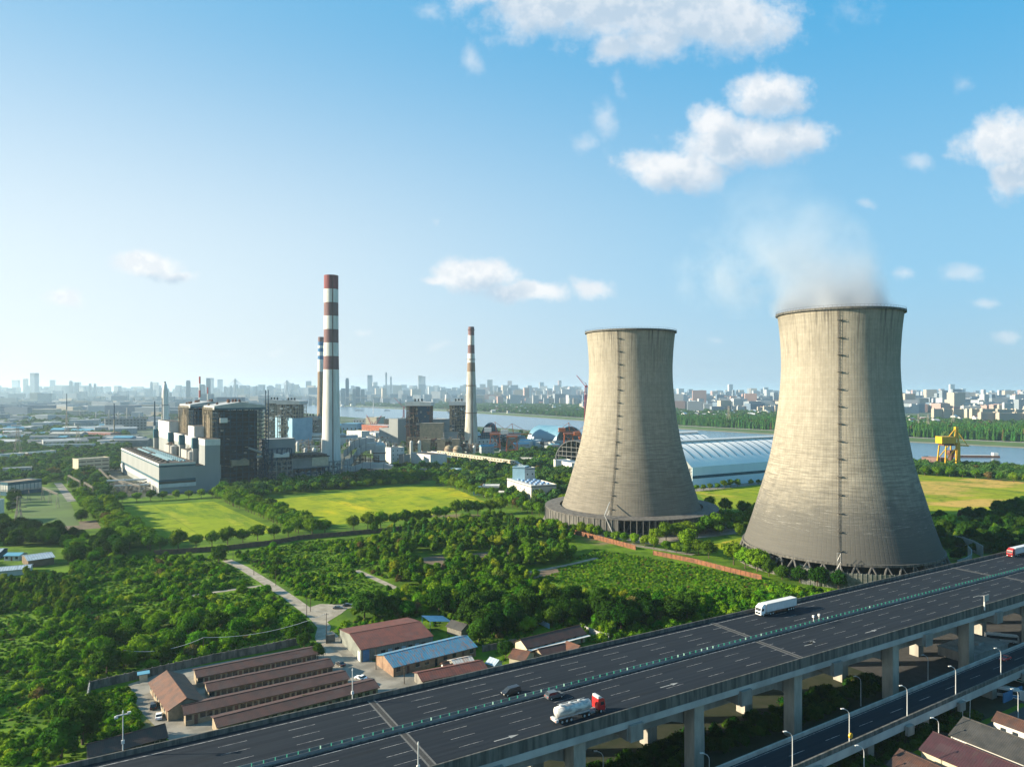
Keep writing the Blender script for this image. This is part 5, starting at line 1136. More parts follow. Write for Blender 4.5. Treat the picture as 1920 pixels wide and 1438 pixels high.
b = MB(); b.bar((0, -.2, 2.6), (0, .2, 2.6), .7, .7, 14); o = b.build('disc_sign', yellow, None); s_, n_ = sn_of(1575, 1384, ZL + .6); o.location = SN(s_, nf(s_) - 9.6, ZL); o.rotation_euler = (0, 0, HD); tag(o, 'yellow round plate fixed to a lamp post of the lower viaduct', 'sign')
for px_, py_, lb in ((1320, 1350, 'on the ground between the two left highway piers'), (1330, 1412, 'at the bottom edge below the highway'), (1614, 1268, 'on the ground left of the third tall pier'), (1740, 1228, 'on the ground beyond the viaduct near the fourth pier'), (1620, 1398, 'below the lower viaduct before the orange roof'), (1760, 1346, 'behind the maroon roof'), (1909, 1292, 'at the right edge beside the street'), (1131, 1408, 'at the bottom edge left of the highway piers')):
    p = G(px_, py_, 9.3); copy_thing(lp, (p.x, p.y, 0), .1, 'white curved street lamp ' + lb)
for k, (px_, py_) in enumerate(((1805, 1313), (1818, 1311))):
    r = thing('signal_pole', ('left', 'right')[k] + ' of two short posts with arms beyond the grey tiled roof', 'signal pole', Vector((G(px_, py_, 7).x, G(px_, py_, 7).y, 0)), 0, 'short signal posts'); b = MB(); b.bar((0, 0, 0), (.2 * k, 0, 7), .13, .1, 6); b.bar((0, 0, 6.8), (-1.6 * (k + .3), 0, 6.7), .08); b.build('post', steelw, r); b = MB(); b.box(-1.9 * (k + .3), -1.2 * (k + .3), -.2, .2, 6.4, 7.0); b.build('signal_head', white_p, r)

# ================================================================== VEHICLES (local +x = forward)
def wheel(parent, x, y, r=.34, w_=.24):
    b = MB(); b.bar((x, y - w_ / 2, r), (x, y + w_ / 2, r), r, r, 16); o = b.build('wheel', black, parent); b = MB(); b.bar((x, y - w_ / 2 - .02, r), (x, y + w_ / 2 + .02, r), r * .55, r * .55, 10); b.build('rim', steelw, o)
def paintm(name, c, rough=.3):
    if name in MATS: return MATS[name]
    mt, n, b = newmat(name); b.inputs['Base Color'].default_value = (*c, 1); b.inputs['Roughness'].default_value = rough; b.inputs['Coat Weight'].default_value = .3; return mt
cb, cw, cr_, cgb = paintm('car_black', (.015, .016, .02)), paintm('car_white', (.75, .76, .77)), paintm('car_red', (.45, .02, .02)), paintm('car_grey', (.08, .09, .10))
def car(lab, loc, rz, kind, body, cat='car', grp='cars'):
    r = thing(kind if kind != 'sedan' else 'parked_car', lab, cat, loc, rz, grp)
    if kind == 'suv': L, W, h = 4.9, 1.95, 1.78; low = [(-2.45, .35), (2.4, .35), (2.45, .75), (2.2, 1.0), (1.3, 1.12), (-2.35, 1.15), (-2.48, .7)]; top = [(-2.3, 1.15), (1.35, 1.12), (.55, 1.72), (-1.9, 1.78)]
    elif kind == 'minivan': L, W, h = 5.0, 1.9, 1.9; low = [(-2.5, .35), (2.45, .35), (2.5, .8), (2.1, 1.05), (1.7, 1.15), (-2.45, 1.2), (-2.52, .7)]; top = [(-2.42, 1.2), (1.8, 1.15), (.95, 1.85), (-2.2, 1.92)]
    else: L, W, h = 4.6, 1.82, 1.45; low = [(-2.3, .3), (2.25, .3), (2.3, .6), (2.1, .82), (1.1, .95), (-1.7, .98), (-2.25, .9), (-2.32, .6)]; top = [(-1.75, .97), (1.05, .95), (.3, 1.42), (-1.0, 1.44)]
    b = MB(); b.exty(low, -W / 2, W / 2); rt = [(top[3][0] + .12, top[3][1] - .02), (top[2][0] - .1, top[2][1] - .02)]
    b.exty([(top[3][0] + .05, top[3][1] - .05), (top[2][0] - .05, top[2][1] - .05), (top[2][0] - .12, top[2][1] + .02), (top[3][0] + .12, top[3][1] + .02)], -W / 2 + .16, W / 2 - .16)
    o = b.build('body', body, r); m_ = o.modifiers.new('bevel', 'BEVEL'); m_.width = .07; m_.segments = 2
    n = len(top); vs = []
    for (x, z) in top: ins = .06 if z < top[2][1] - .2 else .20; vs.append((x, -W / 2 + ins, z - .02))
    for (x, z) in top: ins = .06 if z < top[2][1] - .2 else .20; vs.append((x, W / 2 - ins, z - .02))
    b = MB(); b.add(vs, [(0, 1, 2, 3), (7, 6, 5, 4), (0, 4, 5, 1), (1, 5, 6, 2), (2, 6, 7, 3), (3, 7, 4, 0)]); b.build('glazing', glass, r)
    for x in (-L / 2 + .9, L / 2 - .9):
        for y in (-W / 2 + .08, W / 2 - .08): wheel(r, x, y, .34 if kind == 'sedan' else .38)
    for y in (-W / 2 + .3, W / 2 - .3):
        b = MB(); b.box(L / 2 - .1, L / 2 + .02, y - .2, y + .2, .62, .8); b.build('headlight', white_p, r); b = MB(); b.box(-L / 2 - .03, -L / 2 + .1, y - .2, y + .2, .75, .92); b.build('tail_light', red_p, r)
    return r
def onroad(px, py): return G(px, py, ZD)
s_, n_ = sn_of(954, 1298, ZD); car('black minivan in the far carriageway coming left beside the green panels', SN(s_, 155.9, ZD + .01), HD + PI, 'minivan', cb, 'minivan', 'cars on the highway')
s_, n_ = sn_of(1040, 1308, ZD); car('dark SUV by the median in the near carriageway ahead of the tanker', SN(s_, 148.6, ZD + .01), HD, 'suv', cgb, 'car', 'cars on the highway')
p = G(1889, 1238, ZL); s_ = p.dot(UX); car('small red car on the lower viaduct at the right edge', SN(s_, nf(s_) - 2.8, ZL + .01), HD + PI, 'sedan', cr_, 'car', 'cars on the highway')
car('white sedan parked in the yard by the white pole', G(677, 1273), 2.7, 'sedan', cw, 'car', 'cars in the village'); car('black car parked beside the hedge by the brown row houses', G(638, 1247), 2.3, 'sedan', cb, 'car', 'cars in the village')
car('black car parked left of the hip end house', G(288, 1326), 2.0, 'suv', cb, 'car', 'cars in the village'); car('white hatchback parked just below the black car by the hip end house', G(298, 1345), 2.0, 'sedan', cw, 'car', 'cars in the village')
car('left of two dark cars standing on the bare lot', G(634, 1141), .1, 'sedan', cgb, 'car', 'cars in the village'); car('right of two dark cars standing on the bare lot', G(641, 1140) + Vector((2.0, 3.0, 0)), .2, 'sedan', cb, 'car', 'cars in the village')
def tractor(root, x0, body, roofm=None):     # cab-over tractor unit, nose at x0
    b = MB(); b.exty([(x0 - 2.2, 1.0), (x0 - .05, .55), (x0, 1.9), (x0 - .25, 3.2), (x0 - .6, 3.55), (x0 - 2.2, 3.6)], -1.25, 1.25)
    o = b.build('cab', body, root); m_ = o.modifiers.new('bevel', 'BEVEL'); m_.width = .1; m_.segments = 2
    b = MB(); b.add([(x0 + .01, -1.1, 1.95), (x0 + .01, 1.1, 1.95), (x0 - .19, 1.1, 2.95), (x0 - .19, -1.1, 2.95)], [(0, 1, 2, 3)])
    for y in (-1.262, 1.262): b.add([(x0 - 1.5, y, 1.95), (x0 - .35, y, 1.95), (x0 - .5, y, 2.8), (x0 - 1.5, y, 2.8)], [(0, 1, 2, 3)])
    b.build('cab_glazing', glass, o); b = MB(); b.box(x0 - .06, x0 + .05, -1.0, 1.0, .95, 1.55); b.build('grille', dark_in, o)
    for y in (-.95, .95): b = MB(); b.box(x0 - .06, x0 + .06, y - .2, y + .2, .62, .88); b.build('headlight', white_p, o)
    if roofm: b = MB(); b.exty([(x0 - 2.1, 3.6), (x0 - .8, 3.6), (x0 - 1.4, 4.1), (x0 - 2.1, 4.15)], -1.1, 1.1); b.build('wind_deflector', roofm, o)
    b = MB(); b.box(x0 - 7.0, x0 - 2.2, -.5, .5, .8, 1.15); b.box(x0 - 4.8, x0 - 3.0, -1.15, -.6, .55, 1.05); b.box(x0 - 4.8, x0 - 3.0, .6, 1.15, .55, 1.05); b.build('chassis', grey_mid, root)
    for x in (x0 - 1.3, x0 - 4.9, x0 - 6.2):
        for y in (-1.05, 1.05): wheel(root, x, y, .52, .34)
def semi(lab, loc, rz, cabm, L, grp, tank=False, roofm=None):
    r = thing('tanker_truck' if tank else 'trailer_truck', lab, 'truck', loc, rz, grp); x0 = L / 2; tractor(r, x0, cabm, roofm); xr = -L / 2
    if tank:
        tm = pm('dusty_tank', (.62, .62, .60), (.30, .30, .31), .9, rough=.45, stretch=(.5, 1, 1), lo=.45, hi=.62)
        b = MB(); n = 20; xs = [(xr + .5, .3), (xr + .7, 1.15), (xr + 3.5, 1.38), (x0 - 5.8, 1.3), (x0 - 4.0, 1.12), (x0 - 3.75, .3)]; vs = []
        for (x, rr_) in xs:
            for k in range(n): a = 2 * PI * k / n; vs.append((x, rr_ * math.cos(a), 2.55 + rr_ * math.sin(a)))
        b.add(vs, [(i * n + k, i * n + (k + 1) % n, (i + 1) * n + (k + 1) % n, (i + 1) * n + k)[::-1] for i in range(len(xs) - 1) for k in range(n)] + [tuple(range(n)), tuple(range((len(xs) - 1) * n, len(xs) * n))[::-1]]); t_ = b.build('tank', tm, r, True)
        b = MB()
        for k in range(3): b.bar((xr + 2 + 2.6 * k, 0, 3.8), (xr + 2 + 2.6 * k, 0, 4.1), .35, .35, 10)
        b.bar((xr + 1.5, .5, 4.05), (x0 - 5, .5, 3.95), .05); b.bar((xr + 1.5, -.5, 4.05), (x0 - 5, -.5, 3.95), .05); b.build('manhole', steelw, t_)
        b = MB(); b.box(xr, x0 - 4.2, -.55, .55, 1.0, 1.4); b.box(xr - .1, xr + .6, -1.2, 1.2, .7, 1.3); b.build('trailer_frame', steelw, r); ax = (xr + 1.6, xr + 2.9, xr + 4.2)
    else:
        b = MB(); b.box(xr, x0 - 2.9, -1.27, 1.27, 1.3, 4.05); bx = b.build('trailer_box', pm('trailer_white', (.76, .77, .78), (.66, .67, .68), .5, rough=.4), r); b = MB()
        for k in range(18): x = xr + .4 + (x0 - 2.9 - xr - .8) * k / 17; b.box(x - .03, x + .03, -1.3, -1.272, 1.35, 4.0); b.box(x - .03, x + .03, 1.272, 1.3, 1.35, 4.0)
        b.box(xr + .001, x0 - 2.9, -1.29, -1.275, 3.9, 4.07); b.box(xr + .001, x0 - 2.9, 1.275, 1.29, 3.9, 4.07); b.build('trailer_rib', steelw, bx)
        b = MB(); b.box(xr + .2, x0 - 4, -.5, .5, .9, 1.28); b.box(xr + 5.5, x0 - 8, -1.2, -.6, .5, 1.2); b.box(xr + 5.5, x0 - 8, .6, 1.2, .5, 1.2); b.build('trailer_frame', rust, r); ax = (xr + 1.6, xr + 2.9, xr + 4.2)
    for x in ax:
        for y in (-1.02, 1.02): wheel(r, x, y, .52, .36)
    for y in (-.9, .9): b = MB(); b.box(xr - .14, xr - .02, y - .2, y + .2, .8, 1.05); b.build('tail_light', red_p, r)
    return r
s_, n_ = sn_of(1090, 1349, ZD); semi('red cab tanker truck with dusty white tank in the near carriageway', SN(s_ + .3, 136.9, ZD + .01), HD, cr_, 14.2, 'trucks on the highway', True, white_p)
s_, n_ = sn_of(1455, 1148, ZD); semi('white box trailer truck in the far carriageway coming left', SN(206.2, 166.8, ZD + .01), HD + PI, cw, 18.6, 'trucks on the highway', False, cw)
s_, n_ = sn_of(1903, 1046, ZD); semi('red cab truck with white trailer entering at the right edge', SN(s_ + 8, 166.8, ZD + .01), HD + PI, cr_, 17, 'trucks on the highway', False, cr_)
def bus(lab, loc, rz, c1, c2):
    r = thing('bus', lab, 'bus', loc, rz, 'parked buses'); b = MB(); b.exty([(-5.6, .5), (5.6, .5), (5.7, 1.4), (5.5, 3.0), (5.3, 3.1), (-5.6, 3.1)], -1.25, 1.25); b.build('body', c1, r)
    b = MB(); b.box(-5.3, 5.0, -1.28, 1.28, 1.5, 2.6); b.add([(5.72, -1.1, 1.4), (5.72, 1.1, 1.4), (5.56, 1.1, 2.8), (5.56, -1.1, 2.8)], [(0, 1, 2, 3)]); b.build('window_band', glass, r)
    b = MB(); b.box(-5.4, -1, -1.29, 1.29, .7, 1.3); b.build('side_stripe', c2, r); b = MB(); b.box(-3, 0, -.8, .8, 3.1, 3.4); b.build('roof_unit', white_p, r)
    for x in (-3.4, 3.6):
        for y in (-1.1, 1.1): wheel(r, x, y, .48, .3)
    return r
bus('white and black bus on the sunlit yard behind the fourth pier', G(1878, 1203), -.35, white_p, dark_in); bus('blue and white bus behind the white walled lot', G(1873, 1304), 2.7, white_p, blue_p)
bus('green and white bus nearer the right edge below the lower viaduct', G(1903, 1276) , 2.2, white_p, green_p); bus('green and white bus behind its twin at the right edge', G(1918, 1272) + Vector((1, 4, 0)), 2.2, white_p, green_p)

# ================================================================== VILLAGE
def gable_house(name, lab, pl, pr, zr, ze, hw_, roofm, wallm, ov=.5, group=None, nwin=0, cat='house', wside=-1, hip=0, awn=None):
    """pl, pr: picture positions of the ridge ends; the house stands under them"""
    a_, b2 = G(*pl, zr), G(*pr, zr); a_.z = b2.z = 0; d = b2 - a_; L = d.length
    r = thing(name, lab, cat, a_, math.atan2(d.y, d.x), group); keepbox(a_ + d / 2, math.atan2(d.y, d.x), L, 2 * hw_, 1)
    b = MB(); b.extx([(-hw_ + ov, 0), (hw_ - ov, 0), (hw_ - ov, ze), (0, zr - .12), (-hw_ + ov, ze)], ov, L - ov); b.build('wall', wallm, r)
    sl = (zr - ze) / (hw_ - ov); zo = ze - sl * ov; b = MB(); t_ = .18
    for sg_ in (-1, 1):
        b.add([(0, 0, zr), (L, 0, zr), (L, sg_ * hw_, zo), (0, sg_ * hw_, zo), (0, 0, zr + t_), (L, 0, zr + t_), (L, sg_ * hw_, zo + t_), (0, sg_ * hw_, zo + t_)],
              [(0, 1, 2, 3), (4, 7, 6, 5), (0, 4, 5, 1), (1, 5, 6, 2), (2, 6, 7, 3), (3, 7, 4, 0)] if sg_ > 0 else [(3, 2, 1, 0), (5, 6, 7, 4), (1, 5, 4, 0), (2, 6, 5, 1), (3, 7, 6, 2), (0, 4, 7, 3)])
    rf = b.build('roof', roofm, r); b = MB(); b.bar((0, 0, zr + t_), (L, 0, zr + t_), .16); b.build('ridge_cap', roofm, rf)
    y = wside * (hw_ - ov)
    for k in range(nwin):
        x = ov + (L - 2 * ov) * (k + .5) / nwin; door = k % 3 == 1; b = MB()
        if door: b.box(x - .5, x + .5, min(y, y + wside * .05) - .02, max(y, y + wside * .05) + .02, .05, ze - .6)
        else: b.box(x - .75, x + .75, min(y, y + wside * .05) - .02, max(y, y + wside * .05) + .02, ze - 1.9, ze - .5)
        o = b.build('door' if door else 'window', rust if (door and k % 2) else glass, r)
        if not door: b = MB(); b.box(x - .9, x + .9, min(y + wside * .05, y + wside * .16), max(y + wside * .05, y + wside * .16), ze - 2.02, ze - 1.91); b.build('sill', concrete_pale, o)
    if awn: b = MB(); b.box(.5, L + .6, wside * (hw_ + 1.6) if wside < 0 else hw_ + .02, -hw_ - .02 if wside < 0 else hw_ + 1.6, ze - .75, ze - .6); b.build('awning', awn, r)
    return r
hp = pm('plaster_buff', (.40, .33, .23), (.27, .22, .16), .6); hg = pm('plaster_grey', (.26, .25, .22), (.18, .17, .15), .6)
rows = [((364, 1257), (590, 1213)), ((385, 1282), (620, 1235)), ((341, 1324), (648, 1258)), ((400, 1347), (702, 1274))]
for k, (a_, b2) in enumerate(rows):
    gable_house('row_house', ('topmost', 'second', 'third, longest', 'lowest, partly hidden')[k] + ' of the parallel long brown roofed row houses', a_, b2, 4.5, 3.5, 4.5, tile_brown, hp, group='parallel brown roofed row houses', nwin=(22, 22, 26, 20)[k], cat='row house')
gable_house('cross_house', 'reddish gabled house standing crosswise left of the long row houses', (312, 1257), (350, 1309), 5.8, 3.3, 5.6, tile_orange, hp, nwin=8, wside=-1)
gable_house('garden_house', 'long brown roofed house at bottom left behind the parapet', (162, 1396), (310, 1357), 5.0, 3.0, 4.0, tile_brown, hg, nwin=12)
wk = gable_house('workshop', 'large workshop with rust red roof and grey cladding', (655, 1188.5), (788, 1165), 6.6, 4.6, 13.2, tile_red, clad_grey, ov=.25, cat='workshop')
for k in range(7): b = MB(); b.box(8 + 2.7 * k, 9.6 + 2.7 * k, -13.1, -12.93, 1.4, 3.0); b.build('window', skyblue if k % 2 else glass, wk)
b = MB(); b.box(.1, .24, -12.2, -9.6, 0, 3.4); b.build('side_door', white_p, wk); b = MB(); b.box(1, 3.4, -13.08, -12.94, 0, 4.2); b.build('blue_door', blue_p, wk)
gable_house('blue_roof_house', 'long house with rusting blue sheet roof and brick wall', (719, 1228.5), (876, 1191.5), 5.6, 3.5, 7.4, sheet_blue, pm('buff_brick', (.34, .23, .15), (.25, .16, .11), .5), nwin=9, cat='house')
gable_house('red_roof_annex', 'low rust red roof annex close behind the parapet right of the blue roof', (782, 1262), (905, 1238), 4.2, 3.0, 4.6, tile_red, hg)
gable_house('patch_roof_shed', 'small shed with white and rust patched sheet roof', (846, 1238), (884, 1230), 4.0, 3.0, 3.6, sheet_white, hg, cat='shed')
gable_house('small_red_shed', 'tiny red roofed hut left of the patched shed', (828, 1243), (842, 1240), 3.6, 2.8, 1.9, tile_orange, white, cat='shed')
gable_house('courtyard_house', 'long brown roofed house with white awning beside the highway', (975, 1199), (1087, 1172), 5.4, 3.4, 4.4, tile_brown, cream, nwin=8, awn=white_p)
gable_house('courtyard_wing', 'low brown roofed wing in front of the white awning', (1008, 1217), (1058, 1206), 4.2, 2.9, 3.2, tile_brown, hp)
gable_house('courtyard_wing', 'small orange roofed wing right of the low brown wing', (1062, 1202), (1088, 1211), 4.6, 3.0, 3.4, tile_orange, hp)
gable_house('courtyard_wing', 'orange brown hipped roof house between the two white gables', (962, 1216), (995, 1222), 4.6, 3.0, 4.6, tile_orange, cream)
gable_house('white_gable_hut', 'white walled hut with bluish roof at the parapet', (918, 1232), (936, 1238), 4.0, 2.8, 2.6, sheet_pale, white, cat='shed')
gable_house('old_hut', 'grey overgrown hut roof among the trees right of the workshop', (846, 1162), (876, 1171), 4.6, 3.0, 3.4, tile_grey, hg, cat='hut')
b = MB(); b.add([(0, 0, 4.3), (10, 0, 2.6), (10, 9, 2.6), (0, 9, 4.3)], [(0, 1, 2, 3)]); b.add([(0, 0, 4.2), (10, 0, 2.5), (10, 9, 2.5), (0, 9, 4.2)], [(3, 2, 1, 0)])
for x, y in ((.3, .3), (9.6, .3), (9.6, 8.6), (.3, 8.6)): b.bar((x, y, 0), (x, y, 4.2 - x * .17), .1)
o = b.build('lean_to_canopy', blue_p, None, False, G(806, 1184)); o.rotation_euler = (0, 0, HD); tag(o, 'bright blue lean-to canopy at the right end of the workshop', 'canopy')
# compound at the far left
gable_house('pale_sheet_shed', 'shed with pale corrugated monopitch roof at the left edge', (45, 1042), (97, 1035), 5.4, 4.0, 9, sheet_pale, soil, cat='shed')
gable_house('pale_sheet_shed', 'long low shed with bluish corrugated roof at the left edge', (-30, 1066), (60, 1058), 4.0, 3.0, 6, sheet_pale, white, cat='shed')
gable_house('blue_roof_hut', 'small white hut with blue roof between the corrugated sheds', (14, 1036), (45, 1036), 4.0, 3.0, 4, blue_roof, white, nwin=3, cat='hut')
gable_house('pale_sheet_shed', 'pale roof corner cut by the left picture edge', (-30, 1030), (9, 1028), 5.0, 4.0, 6, sheet_pale, teal, cat='shed')
keep([G(*p) for p in ((-60, 1022), (112, 1026), (135, 1062), (118, 1082), (-60, 1092))])
# bottom right houses, long side towards the left
def rhouse(name, lab, px, py, zr, ze, hw_, L, roofm, wallm, nwin=0):
    a_ = G(px, py, zr); a_.z = 0; r = thing(name, lab, 'house', a_, HD - PI / 2); keepbox(a_ - UN * L / 2, HD - PI / 2, L, 2 * hw_, 1)
    b = MB(); b.extx([(-hw_ + .5, 0), (hw_ - .5, 0), (hw_ - .5, ze), (0, zr - .12), (-hw_ + .5, ze)], .5, L - .5); b.build('wall', wallm, r)
    b = MB(); sl = (zr - ze) / (hw_ - .5); zo = ze - sl * .5
    for sg_ in (-1, 1):
        b.add([(0, 0, zr), (L, 0, zr), (L, sg_ * hw_, zo), (0, sg_ * hw_, zo), (0, 0, zr + .2), (L, 0, zr + .2), (L, sg_ * hw_, zo + .2), (0, sg_ * hw_, zo + .2)],
              [(0, 1, 2, 3), (4, 7, 6, 5), (0, 4, 5, 1), (1, 5, 6, 2), (2, 6, 7, 3), (3, 7, 4, 0)] if sg_ > 0 else [(3, 2, 1, 0), (5, 6, 7, 4), (1, 5, 4, 0), (2, 6, 5, 1), (3, 7, 6, 2), (0, 4, 7, 3)])
    rf = b.build('roof', roofm, r); b = MB(); b.bar((0, 0, zr + .2), (L, 0, zr + .2), .2); b.build('ridge_cap', roofm, rf)
    for k in range(nwin): x = 1.5 + (L - 3) * (k + .5) / nwin; b = MB(); b.box(x - .7, x + .7, -hw_ + .4, -hw_ + .52, .9, 2.6); b.build('window', glass, r)
    return r
rhouse('tiled_hall', 'large grey tiled hall roof at bottom right', 1805, 1344, 7.5, 4.5, 7.5, 60, tile_grey, white)
rhouse('maroon_hall', 'maroon roofed hall in front of the grey tiled hall', 1749, 1372, 7.0, 4.2, 7, 60, tile_purple, cream)
rhouse('orange_house', 'brown orange roofed house lowest at bottom right', 1686, 1404, 6.0, 3.6, 6, 40, tile_dark, white)
rhouse('white_row_house', 'white row house with red roof and dark windows at the right edge', 1869, 1334, 5.4, 3.8, 3.4, 40, tile_dark, white, 12)
b = MB(); b.box(0, 26, 0, 12, 0, 3.2); b.box(-.3, 26.3, -.3, 12.3, 3.2, 3.5); b.box(6, 10, 4, 8, 3.5, 4.3); b.box(13, 17, 4, 8, 3.5, 4.3); o = b.build('flat_office', concrete_pale, None, False, G(1822, 1247)); o.rotation_euler = (0, 0, HD); tag(o, 'low flat roofed depot office behind the lower viaduct', 'office')
b = MB(); b.box(0, 13, 0, .4, 0, 3.2); o = b.build('lot_wall', white, None, False, G(1856, 1296)); o.rotation_euler = (0, 0, -.9); tag(o, 'white wall in front of the blue bus', 'wall')
b = MB(); b.box(0, 12, 0, .3, 0, 3.0); o = b.build('blue_fence', blue_p, None, False, G(1882, 1318)); o.rotation_euler = (0, 0, HD); tag(o, 'blue sheet fence right of the white wall by the buses', 'fence')
def wall_line(name, lab, pts, z, th_, mt, post=3.2, postm=None, cat='wall'):
    r = thing(name, lab, cat, (0, 0, 0), 0); b = MB(); pb = MB()
    P_ = [Vector((p.x, p.y, 0)) for p in pts]
    for a_, c in zip(P_, P_[1:]):
        d = (c - a_); L = d.length; d.normalize(); nn = Vector((-d.y, d.x, 0)) * th_ / 2
        b.prism([tuple((a_ - nn).xy), tuple((c - nn).xy), tuple((c + nn).xy), tuple((a_ + nn).xy)], 0, z)
        keep([a_ - nn * 14, c - nn * 14, c + nn * 8, a_ + nn * 8])
        for k in range(int(L / post)): q = a_ + d * post * k; pb.box(q.x - .22, q.x + .22, q.y - .22, q.y + .22, 0, z + .25)
    b.build('panel', mt, r); pb.build('pier', postm or mt, r); return r
wall_line('brick_wall', 'long orange brick wall running below the left cooling tower', [G(*p) for p in ((945, 972), (1000, 984), (1060, 997), (1120, 1012), (1192, 1031))], 3.0, .3, brick_orange)
wall_line('brick_wall', 'far right stretch of orange brick wall before the right tower', [G(*p) for p in ((1225, 1040), (1300, 1055), (1370, 1073), (1428, 1087))], 2.6, .3, brick_orange)
wall_line('brick_wall', 'dark old brick wall below the meadow tree row', [G(*p) for p in ((290, 1041), (420, 1032), (520, 1020), (560, 1012), (740, 996), (860, 978), (945, 972))], 3.0, .3, brick_old)
wall_line('compound_wall', 'grey stained compound wall behind the brown row houses', [G(*p) for p in ((168, 1293), (270, 1270), (400, 1240), (500, 1221), (560, 1208), (580, 1204))], 2.8, .3, wall_old, 2.6)
wall_line('compound_wall', 'pale compound wall at the left side of the village garden', [G(*p) for p in ((168, 1293), (160, 1340), (152, 1392))], 2.6, .3, concrete_pale, 2.6)
wall_line('compound_wall', 'low grey wall left of the courtyard house', [G(*p) for p in ((905, 1222), (935, 1216), (968, 1208))], 2.4, .3, wall_old, 2.6)
wall_line('compound_wall', 'whitish yard wall right of the courtyard house', [G(*p) for p in ((1090, 1181), (1125, 1195), (1142, 1198))], 2.2, .3, concrete_pale, 2.6)
wall_line('compound_wall', 'short pale blue wall in the shade above the courtyard house', [G(*p) for p in ((962, 1152), (990, 1160), (1030, 1178))], 2.0, .25, skyblue, 2.6)
wall_line('gate_wall', 'stained wall stub beside the workshop corner', [G(*p) for p in ((612, 1206), (628, 1203))], 3.2, .5, wall_old)
gp = thing('guard_hut', 'tiny hut with blue roof against the compound wall', 'hut', G(269, 1276), .5); b = MB(); b.box(-1.2, 1.2, -1, 1, 0, 2.6); b.build('wall', cream, gp); b = MB(); b.box(-1.9, 1.9, -1.6, 1.6, 2.6, 2.85); b.build('roof', blue_roof, gp)
# utility poles and cables
up_ = [((132 + 100 + 0, 1252), 7, 'leftmost wooden pole in the scrub above the village'), ((382, 1228), 7, 'wooden pole above the long compound wall'), ((517, 1098), 8, 'wooden pole midway up the dirt road'), ((476, 1078), 8, 'farther wooden pole by the dirt road'), ((575, 1158), 9, 'left pole of the pair by the dirt road'),
       ((582, 1146), 8, 'right pole of the pair by the dirt road'), ((612, 1190), 9, 'double pole at the road junction by the workshop'), ((705, 1255), 8, 'pole before the blue roofed house'), ((758, 1282), 6, 'pole at the parapet by the yard'), ((437, 1050), 8, 'pole at the far end of the dirt road')]
up_[0] = ((232, 1254), 7, up_[0][2]); tops = {}
for (pp, h_, lb) in up_:
    p = G(*pp); r = thing('utility_pole', lb, 'utility pole', p, 0, 'wooden utility poles'); b = MB(); b.bar((0, 0, 0), (0, 0, h_), .16, .10, 6); b.build('post', bark, r); b = MB(); b.box(-.9, .9, -.06, .06, h_ - .5, h_ - .35); b.build('crossarm', bark, r); tops[lb] = p + Vector((0, 0, h_ - .3))
T_ = [tops[u[2]] for u in up_]
def cable(a_, c, sag, lab):
    b = MB(); prev = a_
    for k in range(1, 13): u = k / 12; q = a_.lerp(c, u); q.z -= 4 * sag * u * (1 - u); b.bar(prev, q, .09, n=4); prev = q
    tag(b.build('cable', steelw), lab, 'cable')
cable(T_[0], T_[1], 2.2, 'pale sagging cable from the leftmost pole to the next'); cable(T_[1], T_[6], 2.6, 'pale sagging cable from the wall pole to the road junction pole')

# ------------------------------------------------------------------ switchyard and pylons
def gantry(lab, p0, p1, h, n_, mt, grp='switchyard gantries'):
    d = p1 - p0; L = d.length; r = thing('gantry', lab, 'gantry', p0, math.atan2(d.y, d.x), grp); b = MB()
    for z in (h, h + 1.2):
        for y in (-.5, .5): b.bar((0, y, z), (L, y, z), .12)
    k = 0; x = 0
    while x < L - 1.4: b.bar((x, -.5, h), (x + 1.5, -.5, h + 1.2), .09, n=3); b.bar((x + 1.5, -.5, h + 1.2), (x + 1.5, .5, h), .09, n=3); x += 1.5
    b.build('beam', mt, r)
    for k in range(n_ + 1):
        x = L * k / n_; b = MB()
        for sx in (-1.4, 1.4):
            b.bar((x + sx, -1.2, 0), (x, -.3, h), .13); b.bar((x + sx, 1.2, 0), (x, .3, h), .13)
        for z in (3, 6, 9): q = 1 - z / h; b.bar((x - 1.4 * q, -1.2 * q, z), (x + 1.4 * q, -1.2 * q, z), .08, n=3); b.bar((x - 1.4 * q, -1.2 * q, z), (x + 1.4 * q, 1.2 * q, z), .08, n=3)
        b.build('trestle', mt, r)
    return r
gm = pm('gantry_steel', (.34, .31, .27), (.24, .22, .19), .8)
g0 = [((0, 945), (80, 938)), ((0, 928), (76, 920)), ((80, 938), (108, 952)), ((128, 912), (150, 925)), ((158, 927), (174, 938)), ((186, 898), (204, 918)), ((205, 912), (232, 930)), ((210, 930), (262, 926)), ((215, 920), (262, 935))]
for k, (a_, b2) in enumerate(g0):
    gantry(nth(k) + ' steel switchyard gantry counting from the left edge towards the turbine hall', G(*a_), G(*b2), 11, 3 if k < 2 else 2, gm)
sw = thing('switch_gear', 'jumble of transformers and pipes beside the turbine hall', 'switchgear', G(205, 925), .3); clutter(sw, 0, 34, -6, 18, 1, 8, 110, [grey_mid, beige_steel, white, gm], .8, 3.5, 71); frame_block(sw, 0, 34, -4, 14, 0, 9, 8, 3, 2, .16, gm)
b = MB(); b.bar((-3, 3, 12), (32, 6, 12), .9, n=8); b.bar((6, -7, 8), (36, -5, 8), .8, n=8); b.build('bus_duct', white_p, sw)
